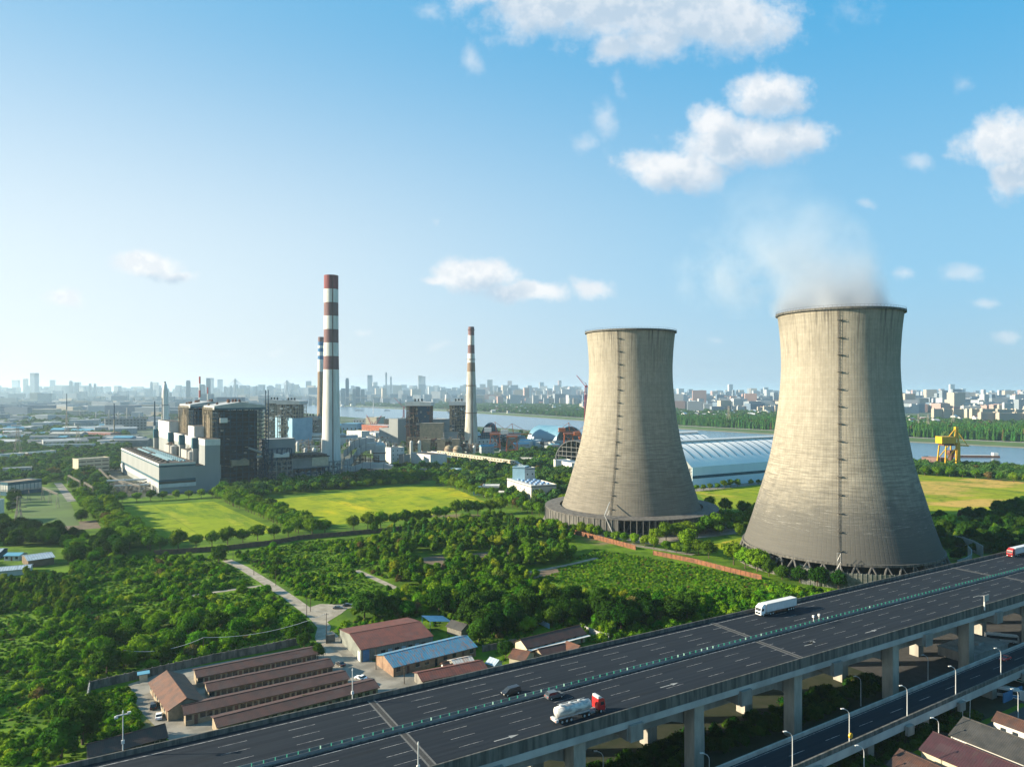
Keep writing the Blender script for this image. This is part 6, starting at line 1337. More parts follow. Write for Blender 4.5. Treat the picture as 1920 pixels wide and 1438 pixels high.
def pylon(lab, loc, h, grp='lattice pylons'):
    r = thing('lattice_pylon', lab, 'pylon', loc, .3, grp); b = MB(); w0 = h * .12
    lv_ = [(w0, 0), (w0 * .6, h * .35), (w0 * .3, h * .68), (w0 * .22, h)]
    for (a0, z0), (a1, z1) in zip(lv_, lv_[1:]):
        for sx in (-1, 1):
            for sy in (-1, 1): b.bar((sx * a0, sy * a0, z0), (sx * a1, sy * a1, z1), .22, n=3)
            b.bar((sx * a0, -a0, z0), (-sx * a1, -a1, z1), .14, n=3); b.bar((sx * a0, a0, z0), (sx * a1, -a1, z1), .14, n=3); b.bar((sx * a0, -a0, z0), (sx * a1, a1, z1), .14, n=3)
    b.build('mast', gm, r); b = MB()
    for z, w_ in ((h * .70, h * .2), (h * .82, h * .17), (h * .94, h * .13)): b.bar((-w_, 0, z), (w_, 0, z), .25, n=3); b.bar((-w_, 0, z), (0, 0, z + h * .06), .14, n=3); b.bar((w_, 0, z), (0, 0, z + h * .06), .14, n=3)
    b.build('crossarm', gm, r)
pls = [(33, 858, 46), (125, 830, 50), (146, 838, 40), (35, 1000, 26), (1722, 808, 44), (1740, 812, 46), (1787, 800, 44), (1366, 800, 60), (700, 745, 0)]
for k, (px_, py_, h_) in enumerate(pls[:8]): pylon(nth(k) + ' lattice pylon, counted by the order from the left edge to the towers', G(px_, py_), h_)

# ================================================================== FAR CITY
def blk(name, lab, cat, loc, L, W, h, mt, rz, grp):
    b = MB(); b.box(-L / 2, L / 2, -W / 2, W / 2, 0, h); b.box(-L / 2 + 2, -L / 2 + 6, -W / 2 + 2, W / 2 - 2, h + .002, h + 3); b.box(L / 2 - 6, L / 2 - 2, -W / 2 + 2, W / 2 - 2, h + .002, h + 3)
    o = b.build(name, mt, None, False, loc); o.rotation_euler = (0, 0, rz); tag(o, lab, cat, grp); return o
RR = random.Random(11); NB = [0]; MN = {bm_white: 'white', bm_cream: 'cream', bm_pink: 'pinkish', bm_grey: 'grey', bm_blue: 'blue glass', bm_pale: 'pale'}
def brow(where, grp, x0, x1, pyb, htop, n_, L, W, mts, jit=1.0, cat='apartment block', rz=.12, jt=0):
    items = []
    for k in range(n_):
        px = x0 + (x1 - x0) * (k + RR.uniform(.2, .8)) / n_; py = pyb + RR.uniform(-jit, jit); p = G(px, py); h = (py - htop + RR.uniform(-jit, jit) * 1.2) / F * p.y
        items.append((px, p, max(9, h)))
    for k, (px, p, h) in enumerate(items):
        m_ = RR.choice(mts); blk('apartment_block' if cat == 'apartment block' else cat.replace(' ', '_'), f'{MN[m_]} block, {nth(k)} from left {where}', cat, p, L * RR.uniform(.75, 1.2), W, h, m_, rz + RR.uniform(-.05, .05), grp); NB[0] += 1
brow('in nearest cream row, right of right tower', 'nearest cream apartment row', 1750, 1925, 784, 767, 9, 56, 13, [bm_cream], .6, rz=.2)
brow('in the taller row at the right picture edge', 'right edge apartment row', 1845, 1960, 793, 774, 4, 70, 14, [bm_cream, bm_pink], .8, rz=.2)
brow('in white rows behind, right of right tower', 'white apartment rows at right', 1695, 1940, 772, 759, 22, 46, 13, [bm_white, bm_white, bm_cream], 3.0)
brow('in the dense band of white blocks far right', 'dense white apartment band', 1700, 1960, 763, 750, 26, 50, 14, [bm_white, bm_white, bm_cream, bm_grey], 3)
brow('among large slabs, far right skyline', 'far right large slabs', 1700, 1960, 757, 741, 11, 110, 30, [bm_white, bm_grey, bm_cream, bm_blue], 3)
brow('in front row right side between the towers', 'front row between the towers', 1360, 1460, 772, 762, 16, 34, 12, [bm_pink, bm_cream, bm_white], 1.2)
brow('in low front row between the towers', 'low row between the towers', 1268, 1362, 768, 763.5, 16, 26, 12, [bm_pink, bm_white, bm_cream], 1.0)
brow('among the taller slabs between the two towers', 'taller slabs between the towers', 1272, 1465, 758, 742, 16, 60, 24, [bm_white, bm_grey, bm_blue, bm_white, bm_pink], 2.5)
brow('in cream row left of left tower', 'cream tower row', 1018, 1100, 760, 747, 10, 36, 14, [bm_cream, bm_white], .8)
brow('in tall dense row left of left tower', 'tall dense row', 900, 1105, 750, 733, 24, 44, 16, [bm_grey, bm_white, bm_cream, bm_pink], 1.0)
brow('in cream row right of tallest chimney', 'cream row by the chimney', 733, 835, 748, 739, 14, 44, 16, [bm_cream, bm_white, bm_grey], .6)
brow('in pinkish row right of tallest chimney', 'pinkish row by the chimney', 690, 870, 741, 732.5, 20, 56, 18, [bm_pink, bm_cream, bm_grey], .5)
brow('in the hazy slab mass on the left skyline', 'hazy left slabs', 5, 235, 752, 736, 26, 90, 30, [bm_grey, bm_blue, bm_white], 3.0, rz=0)
brow('in hazy rows left of boiler houses', 'hazy left rows', 170, 340, 757, 748, 18, 60, 26, [bm_white, bm_grey], 3.0)
brow('in low row behind far bank trees', 'white row behind trees', 835, 1015, 757, 750.5, 16, 40, 14, [bm_white, bm_cream, bm_pink], 1.5)
# named distant towers
def sky(lab, px, ytop, w_px, t, mt, name='skyscraper', d=.8):
    w_ = w_px / F * t; b = MB(); h = zf(ytop, t); b.box(-w_ / 2, w_ / 2, -w_ * d / 2, w_ * d / 2, 0, h * .94); b.box(-w_ * .4, w_ * .4, -w_ * d * .4, w_ * d * .4, h * .94 + .01, h)
    o = b.build(name, mt, None, False, AT(px, t)); o.rotation_euler = (0, 0, .25); tag(o, lab, 'skyscraper', 'skyscrapers on the hazy horizon')
for (px_, yt, wp, t_, m_, lb) in ((353, 713, 7, 5600, bm_grey, 'slab tower just left of the tall striped stack'), (391, 709, 7, 5600, bm_blue, 'tallest blue slab tower right of the tall striped stack'), (380, 721, 9, 6200, bm_grey, 'squat tower between the two slabs by the striped stack'),
    (651, 709, 6.5, 5200, bm_blue, 'dark slab tower right of the tallest chimney'), (671, 725, 8, 5400, bm_blue, 'lower slab right of the dark slab tower'), (643, 728, 8, 5000, bm_grey, 'low slab touching the tallest chimney'), (664, 729, 6, 5000, bm_grey, 'thin low slab beside the dark slab tower'), (680, 730, 7, 5200, bm_grey, 'last low slab of the group right of the chimney'),
    (724, 698, 3.0, 9500, bm_grey, 'tallest needle thin tower on the hazy skyline'), (733, 706, 3.0, 9500, bm_grey, 'second needle thin tower beside the tallest'), (133, 714, 5, 7500, bm_grey, 'left of the twin faint towers far left'), (144, 717, 6, 7500, bm_grey, 'right of the twin faint towers far left'),
    (169, 719, 4, 7500, bm_grey, 'first faint tower of the second far left pair'), (178, 719, 4, 7500, bm_grey, 'second faint tower of the second far left pair'), (284, 716, 4, 7500, bm_grey, 'faint tower left of the wrapped stack'), (422, 724, 5, 7500, bm_grey, 'faint tower left of the white pylon'),
    (433, 723, 4, 7500, bm_grey, 'faint slim tower beside the white pylon'), (481, 723, 3, 7500, bm_grey, 'faint slim tower between the two white pylons'), (495, 723, 4, 7500, bm_grey, 'second faint tower between the two white pylons'), (1375, 731, 4, 6500, bm_grey, 'left of two slim towers above the city between the cooling towers'), (1382, 731, 4, 6500, bm_grey, 'right of two slim towers above the city between the cooling towers'),
    (935, 726, 6, 7500, bm_grey, 'pair of faint towers right of the slender chimney, left one'), (955, 727, 7, 7500, bm_grey, 'faint broad tower right of the slender chimney'), (1846, 739, 12, 4200, bm_white, 'broad white tower on the right skyline'), (1860, 739, 9, 4300, bm_blue, 'blue tower beside the broad white one at right')):
    sky(lb, px_, yt, wp, t_, m_)
br = thing('cable_stayed_bridge', 'faint white cable stayed bridge with two pylons on the left horizon', 'bridge', AT(441, 5200), math.atan2(-300, 380 / F * 0 + 380))
br.rotation_euler = (0, 0, 0); dxb = (538 - 441) / F * 5200
for x, yt in ((0, 710), (dxb, 713)):
    b = MB(); h = zf(yt, 5200)
    for sg_ in (-1, 1): b.bar((x + sg_ * 16, 0, 0), (x + sg_ * 3, 0, h * .7), 6, 5)
    b.bar((x, 0, h * .68), (x, 0, h), 8, 7); b.build('pylon', white_p, br); b = MB()
    for k in range(1, 10):
        for sg_ in (-1, 1): b.bar((x, 0, h - 5), (x + sg_ * 20 * k, 0, 62), .6, n=3)
    b.build('stay_cable', white_p, br)
b = MB(); b.box(-900, dxb + 700, -14, 14, 56, 61)
for k in range(22):
    x = -880 + 70 * k
    if x < -220 or x > dxb + 200: b.box(x - 4, x + 4, -8, 8, 0, 56)
b.build('deck', concrete_pale, br)
# farm houses in the trees across the river
fm_ = [white_p, cream, brick_red, grey_mid, tile_red, white_p]
hm = []
for k in range(4):
    b = MB(); b.mat(0).extx([(-4, 0), (4, 0), (4, 6.5), (0, 9), (-4, 6.5)], -5, 5); b.mat(1).add([(-5.6, -4.8, 6.4), (5.6, -4.8, 6.4), (5.6, 0, 9.5), (-5.6, 0, 9.5), (-5.6, 4.8, 6.4), (5.6, 4.8, 6.4)], [(0, 1, 2, 3), (3, 2, 5, 4)])
    hm.append(b.mesh('farmhouse', [white, (metal_pale, tile_red, tile_orange, white_p)[k]]))
spots = []
RH = random.Random(23)
zones = [(835, 1095, 759, 775, 80, 'on the wooded bank left of left tower'), (1272, 1460, 772, 783, 40, 'in the trees between the two towers'), (1695, 1850, 785, 800, 26, 'in the trees right of the right tower'), (640, 835, 752, 762, 56, 'on the far shore right of the tallest chimney')]
for x0, x1, y0, y1, n_, wh in zones:
    xs = sorted(RH.uniform(x0, x1) for _ in range(n_))
    for k, px in enumerate(xs):
        kk = RH.choice((0, 0, 1, 2, 3, 3)); p = G(px, RH.uniform(y0, y1)); o = ob('farmhouse', hm[kk], None, p, RH.uniform(-.3, 1.2)); s_ = RH.uniform(1.1, 2.0); o.scale = (s_, s_, s_ * RH.uniform(.8, 1.0))
        tag(o, f'{("white", "red roofed", "orange roofed", "white")[kk]} farmhouse, {nth(k)} from left {wh}', 'farmhouse', 'farmhouses across the river')
# industrial left middle distance
RI = random.Random(5); im = [metal_pale, white, grey_mid, blue_roof, concrete_pale, brick_red, skyblue, pm('dull_roof', (.16, .19, .21), (.12, .15, .17), .02)]
lst = []
for k in range(200):
    py = 751 + 88 * RI.random() ** 1.5; px = RI.uniform(-10, 330 if py < 775 else 245); lst.append((px, py))
for k in range(26): lst.append((RI.uniform(835, 1075), RI.uniform(826, 858)))
for k in range(22): lst.append((RI.uniform(560, 760), RI.uniform(792, 832)))
lst.sort()
for k, (px, py) in enumerate(lst):
    p = G(px, py); q_ = .5 if px > 500 else 1; L, W, h = RI.uniform(18, 75) * q_, RI.uniform(12, 30) * q_, RI.uniform(6, 16); c = RI.choice(im); c2 = RI.choice(im[:5] + im[7:]); b = MB()
    b.mat(0).box(-L / 2, L / 2, -W / 2, W / 2, 0, h); b.mat(1).extx([(-W / 2 - .5, h + .01), (W / 2 + .5, h + .01), (0, h + RI.uniform(1, 4))], -L / 2 - .5, L / 2 + .5)
    wl = bm_pale if RI.random() < .6 else c
    o = b.build('factory_building', [wl, c2], None, False, p); o.rotation_euler = (0, 0, RI.choice((.05, .6, PA)) + RI.uniform(-.05, .05)); tag(o, f'low factory building, {nth(k)} from left among all low works buildings', 'factory building', 'factory buildings in the hazy industrial district'); keepbox(p, o.rotation_euler.z, L, W, 2)
bpx('brick_hall', 'long pink brick works hall in the left middle distance', (131, 822), (207, 824), 26, 13, pm('pink_brick', (.38, .17, .14), (.3, .14, .12), .1), metal_pale, cat='brick hall', floors=2, bays=14, win=(2, 2.4), keepout=False)
bpx('office_block', 'white lattice fronted works behind the pink brick hall', (197, 808), (275, 806), 24, 30, grey_mid, white, floors=4, bays=12, win=(4, 3), keepout=False)
bpx('office_block', 'white dotted office in front of the wrapped stack', (294, 782), (330, 781), 24, 26, white, white, floors=4, bays=7, win=(3, 2), keepout=False)
stk = [(125, 738, 1900), (214, 756, 1500), (290, 752, 1100), (304, 746, 1650), (700, 748, 3300), (498, 731, 1350), (503, 731, 1350)]
for k, (px_, yt, t_) in enumerate(sorted(stk)):
    h = zf(yt, t_); r = thing('thin_stack', nth(k) + ' thin stack from the left in the works district', 'stack', AT(px_, t_), 0, 'thin stacks in the works district'); b = MB(); b.lathe([(1.6, 0), (1.3, h * .55)], 10); b.build('lower_shaft', (white_p if px_ in (290, 700) else beige_steel), r); b = MB(); b.lathe([(1.3, h * .55), (.8, h)], 10, True); b.build('upper_shaft', dark_steel if px_ != 700 else white_p, r)
for k, (px_, py_, h_) in enumerate(((205, 800, 40), (222, 798, 34), (238, 800, 46), (262, 800, 30), (150, 790, 34), (180, 792, 26))):
    r = thing('process_column', nth(k) + ' lattice process column from the right in the hazy works', 'process column', G(px_, py_), 0, 'process columns'); frame_block(r, -5, 5, -5, 5, 0, h_, 1, 1, 8, .4, grey_mid); clutter(r, -4, 4, -4, 4, 2, h_, 30, [beige_steel, white, grey_mid], 1, 3, 90 + k); b = MB(); b.bar((0, 0, 0), (0, 0, h_ + 8), 1.8, 1.6, 10); b.build('column', metal_pale, r)
# everything past the counted blocks: one mass of distant city
b = MB(); RC = random.Random(3); pal = [bm_white, bm_grey, bm_cream, bm_blue, bm_pink]
def mass(n_, x0, x1, t0, t1, h0, h1, s0, s1):
    for _ in range(n_):
        t = t0 + (t1 - t0) * RC.random() ** .8; px = RC.uniform(x0, x1); c = AT(px, t); L, W = RC.uniform(s0, s1), RC.uniform(s0 * .5, s1 * .6); h = RC.uniform(h0, h1) * (1.9 if RC.random() < .06 else 1)
        a = RC.uniform(-.2, .4); ca, sa = math.cos(a), math.sin(a); b.mat(RC.choice((0, 0, 0, 1, 1, 2, 3, 4) if px > 900 else (0, 1, 1, 3, 2)))
        b.prism([(c.x + ca * u - sa * v, c.y + sa * u + ca * v) for u, v in ((-L / 2, -W / 2), (L / 2, -W / 2), (L / 2, W / 2), (-L / 2, W / 2))], 0, h)
mass(1700, 1100, 2000, 3300, 9000, 14, 66, 30, 90); mass(700, -80, 480, 2600, 8000, 10, 50, 40, 130); mass(700, 450, 1150, 5200, 10000, 25, 80, 40, 110); mass(240, -80, 480, 8000, 12000, 80, 190, 50, 110); mass(350, 440, 1150, 9000, 12500, 80, 210, 50, 110); mass(200, 1100, 2000, 8000, 12000, 70, 150, 50, 100); mass(500, -60, 300, 1900, 3400, 6, 18, 20, 70)
tag(b.build('distant_city', pal), 'hazy mass of city buildings filling the horizon', 'city', None, 'stuff')

# ================================================================== VEGETATION
def crown(name, seed, lobes, mt, nleaf, leaf, core=True, flat=.0):
    """lobes: (x, y, z, r) spheres; leaf sized quads over their surfaces with gaps, dark inner core shows between"""
    g_ = np.random.default_rng(seed); V_ = []; F_ = []; tot = sum(l[3] ** 2 for l in lobes)
    for (x, y, z, r) in lobes:
        n = int(nleaf * r * r / tot); d = g_.normal(size=(n, 3)); d[:, 2] = d[:, 2] * .9 + .25; d /= np.linalg.norm(d, axis=1)[:, None]
        # keep leaves in tufts: modulate by a few random plane waves so gaps appear
        kf = g_.normal(size=(3, 3)) * 4.0; ph = g_.uniform(0, 6, 3); wv = np.sin(d @ kf.T + ph).sum(1)
        rad_ = r * (1 + .10 * wv + g_.normal(size=n) * .06); c = np.array([x, y, z]) + d * rad_[:, None]
        nn = d + g_.normal(size=(n, 3)) * .55; nn /= np.linalg.norm(nn, axis=1)[:, None]
        t = np.cross(nn, g_.normal(size=(n, 3))); t /= np.linalg.norm(t, axis=1)[:, None]; u = np.cross(nn, t); s = leaf * g_.uniform(.6, 1.3, n)[:, None]
        quad = np.stack([c - t * s, c - u * s * .6, c + t * s, c + u * s * .6], 1)
        o = len(V_) * 1; base = sum(len(v) for v in V_); V_.append(quad.reshape(-1, 3)); F_.append(np.arange(n * 4).reshape(-1, 4) + base)
    vs = np.concatenate(V_); fs = np.concatenate(F_).tolist(); b = MB(); b.v = [tuple(v) for v in vs.tolist()]; b.f = [tuple(f) for f in fs]; b.mi = [0] * len(b.f)
    if core:
        for (x, y, z, r) in lobes:
            q = r * .80; m_, k_ = 5, 7; pts = []
            for i in range(1, m_):
                for j in range(k_): a = PI * i / m_; e = 2 * PI * j / k_; w_ = q * g_.uniform(.82, 1.08); pts.append((x + w_ * math.sin(a) * math.cos(e), y + w_ * math.sin(a) * math.sin(e), z + w_ * math.cos(a)))
            pts += [(x, y, z + q), (x, y, z - q)]; fc = [(i * k_ + j, (i + 1) * k_ + j, (i + 1) * k_ + (j + 1) % k_, i * k_ + (j + 1) % k_) for i in range(m_ - 2) for j in range(k_)]
            fc += [(len(pts) - 2, j, (j + 1) % k_) for j in range(k_)] + [(len(pts) - 1, (m_ - 2) * k_ + (j + 1) % k_, (m_ - 2) * k_ + j) for j in range(k_)]; b.add(pts, fc)
    return b.mesh(name, mt)
def lobes_round(seed, Rr, z0, H_, n, squash=1.0):
    g_ = random.Random(seed); L_ = [(0, 0, z0 + H_ * .5, Rr * .72)]
    for k in range(n):
        a = 2 * PI * k / n + g_.uniform(-.3, .3); q = Rr * g_.uniform(.45, .72); L_.append((q * math.cos(a), q * math.sin(a), z0 + H_ * g_.uniform(.22, .72), Rr * g_.uniform(.32, .52)))
    for k in range(max(2, n // 3)): a = g_.uniform(0, 6.28); q = Rr * g_.uniform(.0, .4); L_.append((q * math.cos(a), q * math.sin(a), z0 + H_ * g_.uniform(.72, .88), Rr * g_.uniform(.28, .42)))
    return L_
def trunkmesh(h, r, Rr, seed):
    g_ = random.Random(seed); b = MB(); b.bar((0, 0, 0), (.1, .05, h), r, r * .7, 7); 
    for k in range(5): a = 6.28 * k / 5 + g_.uniform(-.3, .3); b.bar((.1, .05, h * .85), (Rr * .55 * math.cos(a), Rr * .55 * math.sin(a), h + Rr * g_.uniform(.4, .8)), r * .5, r * .18, 5)
    return b.mesh('trunk', bark)
KINDS_ = {}
def kind(name, mt, n, fn, nleaf, leaf, th_, tr_, Rr):
    KINDS_[name] = [(crown('crown', 100 * len(KINDS_) + k, fn(1000 * len(KINDS_) + k), mt, nleaf, leaf), trunkmesh(th_, tr_, Rr, k)) for k in range(n)]
kind('row', leaf_row, 4, lambda s: lobes_round(s, 4.4, 2.6, 6.6, 8), 1500, .42, 3.4, .28, 4.0)
kind('big', leaf_dark, 4, lambda s: lobes_round(s, 6.0, 3.0, 9.0, 10), 2400, .50, 4.5, .4, 5.5)
kind('grove', leaf_grove, 4, lambda s: lobes_round(s, 2.6, 1.8, 5.6, 6), 900, .34, 2.6, .16, 2.2)
kind('scrubtree', leaf_scrub, 4, lambda s: lobes_round(s, 4.2, 1.2, 4.8, 9), 1500, .40, 2.2, .2, 3.8)
kind('poplar', leaf_pop, 3, lambda s: [(0, 0, 4 + 2.6 * k, 2.6 - .22 * k) for k in range(7)], 600, .8, 4, .3, 1)
kind('farbig', leaf_far, 3, lambda s: lobes_round(s, 6.5, 2.0, 9.0, 6), 420, 1.1, 3, .4, 5)
bushes = [crown('bush', 900 + k, [(0, 0, .7, 1.3), (1.1, .3, .5, .9), (-.9, .6, .5, 1.0), (.2, -1.0, .5, .9), (.3, .2, 1.5, .8)], leaf_scrub, 340, .26) for k in range(4)]
dark_bushes = [crown('dark_bush', 930 + k, [(0, 0, .7, 1.3), (1.1, .3, .5, .9), (-.9, .6, .5, 1.0), (.3, .2, 1.3, .8)], leaf_dark, 260, .28) for k in range(2)]  # bush copies in darker leaves, standing in for shade under the highway
reeds = [crown('reed_tuft', 950 + k, [(0, 0, .6, .9), (.8, .5, .4, .7), (-.7, .2, .4, .8)], leaf_scrub, 160, .30) for k in range(2)]

def inpoly(P_, poly):
    x, y = P_[:, 0], P_[:, 1]; ins = np.zeros(len(P_), bool); n = len(poly); j = n - 1
    for i in range(n):
        xi, yi = poly[i]; xj, yj = poly[j]; c = ((yi > y) != (yj > y)) & (x < (xj - xi) * (y - yi) / ((yj - yi) if yj != yi else 1e-9) + xi); ins ^= c; j = i
    return ins
FPB = [(f, f.min(0), f.max(0)) for f in FP]
def free(P_):
    ok = np.ones(len(P_), bool)
    for f, lo, hi in FPB:
        c = ok & (P_[:, 0] > lo[0]) & (P_[:, 0] < hi[0]) & (P_[:, 1] > lo[1]) & (P_[:, 1] < hi[1]); ix = np.where(c)[0]
        if len(ix): ok[ix[inpoly(P_[ix], f)]] = False
    return ok
river_poly = np.array([(p[0], p[1]) for p in [G(*q) for q in near_bank + far_bank]])
def points(zone, spacing, ground=False, jitter=.45, clump=None):
    poly = np.array([(p[0], p[1]) for p in zone]) if ground else np.array([(lambda v: (v.x, v.y))(G(*p)) for p in zone])
    lo, hi = poly.min(0), poly.max(0); nx, ny = int((hi[0] - lo[0]) / spacing) + 1, int((hi[1] - lo[1]) / spacing) + 1
    gx, gy = np.meshgrid(np.arange(nx), np.arange(ny)); P_ = np.stack([gx.ravel(), gy.ravel()], 1) * spacing + lo + rng.uniform(-jitter, jitter, (nx * ny, 2)) * spacing
    P_ = P_[inpoly(P_, poly)]; P_ = P_[free(P_)]; P_ = P_[~inpoly(P_, river_poly)]
    s_ = P_ @ np.array([UX.x, UX.y]); n_ = P_ @ np.array([UN.x, UN.y]); P_ = P_[~((n_ > 108) & (n_ < 174.5))]
    if clump: # natural clearings
        f = np.zeros(len(P_))
        for (wx, wy, ph, a) in clump: f += a * np.sin(P_[:, 0] * wx + P_[:, 1] * wy + ph)
        P_ = P_[f + rng.normal(size=len(P_)) * .35 > -.35]
    # only what the picture can show
    px = CX + F * P_[:, 0] / np.maximum(P_[:, 1], 1); P_ = P_[(P_[:, 1] > 60) & (px > -140) & (px < 2060)]
    return P_
def scatter(name, lab, P_, meshes, smin, smax, zs=1.0):
    me = bpy.data.meshes.new(name); n = len(P_)
    if n == 0: return
    me.vertices.add(n); me.vertices.foreach_set('co', np.column_stack([P_, np.zeros(n)]).astype(np.float32).ravel())
    for nm_, dat, ty in (('rotz', rng.uniform(0, 6.28, n), 'FLOAT'), ('scl', rng.uniform(smin, smax, n), 'FLOAT'), ('zsc', rng.uniform(.8, 1.2, n) * zs, 'FLOAT')):
        at_ = me.attributes.new(nm_, ty, 'POINT'); at_.data.foreach_set('value', dat.astype(np.float32))
    o = ob(name, me); coll = bpy.data.collections.new(name + '_kinds')
    for m_ in meshes:
        for part in (m_ if isinstance(m_, tuple) else (m_,)): pass
    for k, m_ in enumerate(meshes): q = bpy.data.objects.new(name + '_kind', m_); coll.objects.link(q)
    ng = bpy.data.node_groups.new(name, 'GeometryNodeTree'); ng.interface.new_socket('Geometry', in_out='INPUT', socket_type='NodeSocketGeometry'); ng.interface.new_socket('Geometry', in_out='OUTPUT', socket_type='NodeSocketGeometry')
    N = ng.nodes; Lk = ng.links.new; gi = N.new('NodeGroupInput'); go = N.new('NodeGroupOutput'); iop = N.new('GeometryNodeInstanceOnPoints'); ci = N.new('GeometryNodeCollectionInfo'); ci.inputs['Collection'].default_value = coll; ci.inputs['Separate Children'].default_value = True; ci.inputs['Reset Children'].default_value = True
    iop.inputs['Pick Instance'].default_value = True
    def at2(nm_): a = N.new('GeometryNodeInputNamedAttribute'); a.data_type = 'FLOAT'; a.inputs['Name'].default_value = nm_; return a.outputs[0]
    c1 = N.new('ShaderNodeCombineXYZ'); Lk(at2('rotz'), c1.inputs[2]); c2 = N.new('ShaderNodeCombineXYZ'); sc_ = at2('scl'); mu = N.new('ShaderNodeMath'); mu.operation = 'MULTIPLY'; Lk(sc_, mu.inputs[0]); Lk(at2('zsc'), mu.inputs[1]); Lk(sc_, c2.inputs[0]); Lk(sc_, c2.inputs[1]); Lk(mu.outputs[0], c2.inputs[2])
    Lk(gi.outputs[0], iop.inputs['Points']); Lk(ci.outputs[0], iop.inputs['Instance']); Lk(c1.outputs[0], iop.inputs['Rotation']); Lk(c2.outputs[0], iop.inputs['Scale']); Lk(iop.outputs[0], go.inputs[0])
    md = o.modifiers.new('scatter', 'NODES'); md.node_group = ng; tag(o, lab, 'vegetation', None, 'stuff'); return o

# ---- single trees: the rows and the largest crowns
NT_ = [0]; TAKEN = []
def tree(kd, x, y, s_, lab, grp, name='broadleaf_tree'):
    cm, tm_ = random.choice(KINDS_[kd]); r = thing(name, lab, 'tree', (x, y, 0), random.uniform(0, 6.28), grp); r.scale = (s_, s_, s_ * random.uniform(.88, 1.12)); ob('crown', cm, r); ob('trunk', tm_, r)
    TAKEN.append((x, y)); NT_[0] += 1
def row(kd, pts, step, s0, s1, where, grp, jit=.8, look='round tree'):
    P_ = [G(*p) for p in pts]; cum = [0]
    for a_, c in zip(P_, P_[1:]): cum.append(cum[-1] + (c - a_).length)
    n = max(2, int(cum[-1] / step)); pos = []
    for k in range(n + 1):
        q = cum[-1] * k / n; i = max(j for j in range(len(cum) - 1) if cum[j] <= q + 1e-6); u = (q - cum[i]) / (cum[i + 1] - cum[i]); p = P_[i].lerp(P_[i + 1], min(1, u))
        if random.random() > .04: pos.append((p.x + random.uniform(-jit, jit), p.y + random.uniform(-jit, jit)))
    for k, (x, y) in enumerate(pos): tree(kd, x, y, random.uniform(s0, s1), f'{look}, {nth(k)} {where}', grp)
row('row', [(192, 948), (215, 972), (245, 1000), (284, 1032)], 8.2, 1.00, 1.40, 'from far end, row left of the smaller meadow', 'row left of the smaller meadow')
row('row', [(150, 945), (172, 965), (205, 992), (245, 1030)], 8.6, 1.00, 1.40, 'from far end, outer row left of the smaller meadow', 'outer row left of the smaller meadow')
row('row', [(404, 932), (440, 950), (500, 973), (560, 1000)], 7.4, 0.94, 1.34, 'from far end, left row between the two meadows', 'row between the meadows')
row('row', [(420, 930), (462, 948), (520, 968), (578, 990)], 7.8, 0.94, 1.34, 'from far end, right row between the two meadows', 'second row between the meadows')
row('row', [(300, 1034), (400, 1024), (540, 1007)], 9.5, 1.00, 1.34, 'from left in the row below the smaller meadow', 'row below the smaller meadow')
row('row', [(585, 1003), (660, 995), (740, 988), (860, 968), (940, 962)], 9.5, 1.06, 1.37, 'from left in the row below the larger meadow', 'row below the larger meadow')
row('row', [(180, 944), (260, 940), (400, 932)], 10, 0.71, 1.04, 'from left, small row at the turbine hall foot', 'row at the turbine hall foot')
row('row', [(818, 907), (880, 925), (950, 948), (1010, 968)], 9.5, 0.89, 1.28, 'from far end, row right of the larger meadow', 'row right of the larger meadow')
row('row', [(1000, 985), (1090, 1002), (1190, 1022), (1290, 1040)], 7.6, 0.62, .86, 'from left, row between orange wall and left tower', 'row along the orange wall')
row('row', [(1290, 1036), (1350, 1052), (1420, 1072)], 8.5, 1.06, 1.52, 'from left, row before the gap between the towers', 'row before the gap between the towers')
row('big', [(1440, 1080), (1480, 1090), (1530, 1098), (1570, 1104)], 9.0, .62, .78, 'from left in the row in front of the right tower', 'row in front of the right tower')
row('row', [(1230, 1018), (1300, 1005), (1370, 990), (1410, 985)], 10.0, 1.06, 1.34, 'from left, row reaching from left tower to right tower', 'row from left to right tower')
row('row', [(1330, 958), (1380, 964), (1425, 970)], 11, 1.06, 1.34, 'from left, row under the meadow between the towers', 'row under the meadow between the towers')
row('row', [(1304, 921), (1370, 914), (1445, 906)], 10.5, 0.59, 0.85, 'from left in the small row before the white shed', 'small row before the white shed')
row('row', [(1712, 890), (1800, 895), (1925, 906)], 12.5, 1.00, 1.34, 'from left in the row bordering the right meadow', 'row bordering the right meadow')
# ---- remaining individuals: biggest crowns in the near woods
def singles(kd, zone, spacing, s0, s1, where, grp, limit, look, name='broadleaf_tree', clump=None):
    P_ = points(zone, spacing, clump=clump)
    if len(P_) > limit: d = np.hypot(P_[:, 0], P_[:, 1]); P_ = P_[np.argsort(d)[:limit]]
    P_ = P_[np.argsort(P_[:, 0] / P_[:, 1])]
    for k, (x, y) in enumerate(P_): tree(kd, x, y, random.uniform(s0, s1), f'{look}, {nth(k)} from left {where}', grp, name)
WOOD = [(640, 1165), (745, 1127), (830, 1096), (930, 1088), (1000, 1098), (1090, 1128), (1240, 1124), (1340, 1138), (1290, 1168), (1150, 1192), (1060, 1172), (960, 1190), (900, 1190), (870, 1150), (780, 1156), (720, 1165)]
singles('big', WOOD, 7.4, .66, 1.0, 'in the dark wood behind the workshop', 'dark wood behind the workshop', 44, 'dense dark tree')
singles('scrubtree', [(165, 1150), (240, 1110), (420, 1125), (590, 1190), (420, 1215), (190, 1270)], 11, .7, 1.1, 'in the scrub above the row houses', 'bushy trees above the row houses', 26, 'bushy light green tree')
singles('big', [(0, 935), (70, 930), (180, 985), (120, 1000), (0, 1010)], 13, .7, 1.15, 'in the shaded corner by the left edge', 'shaded trees by the left edge', 14, 'big shaded tree')
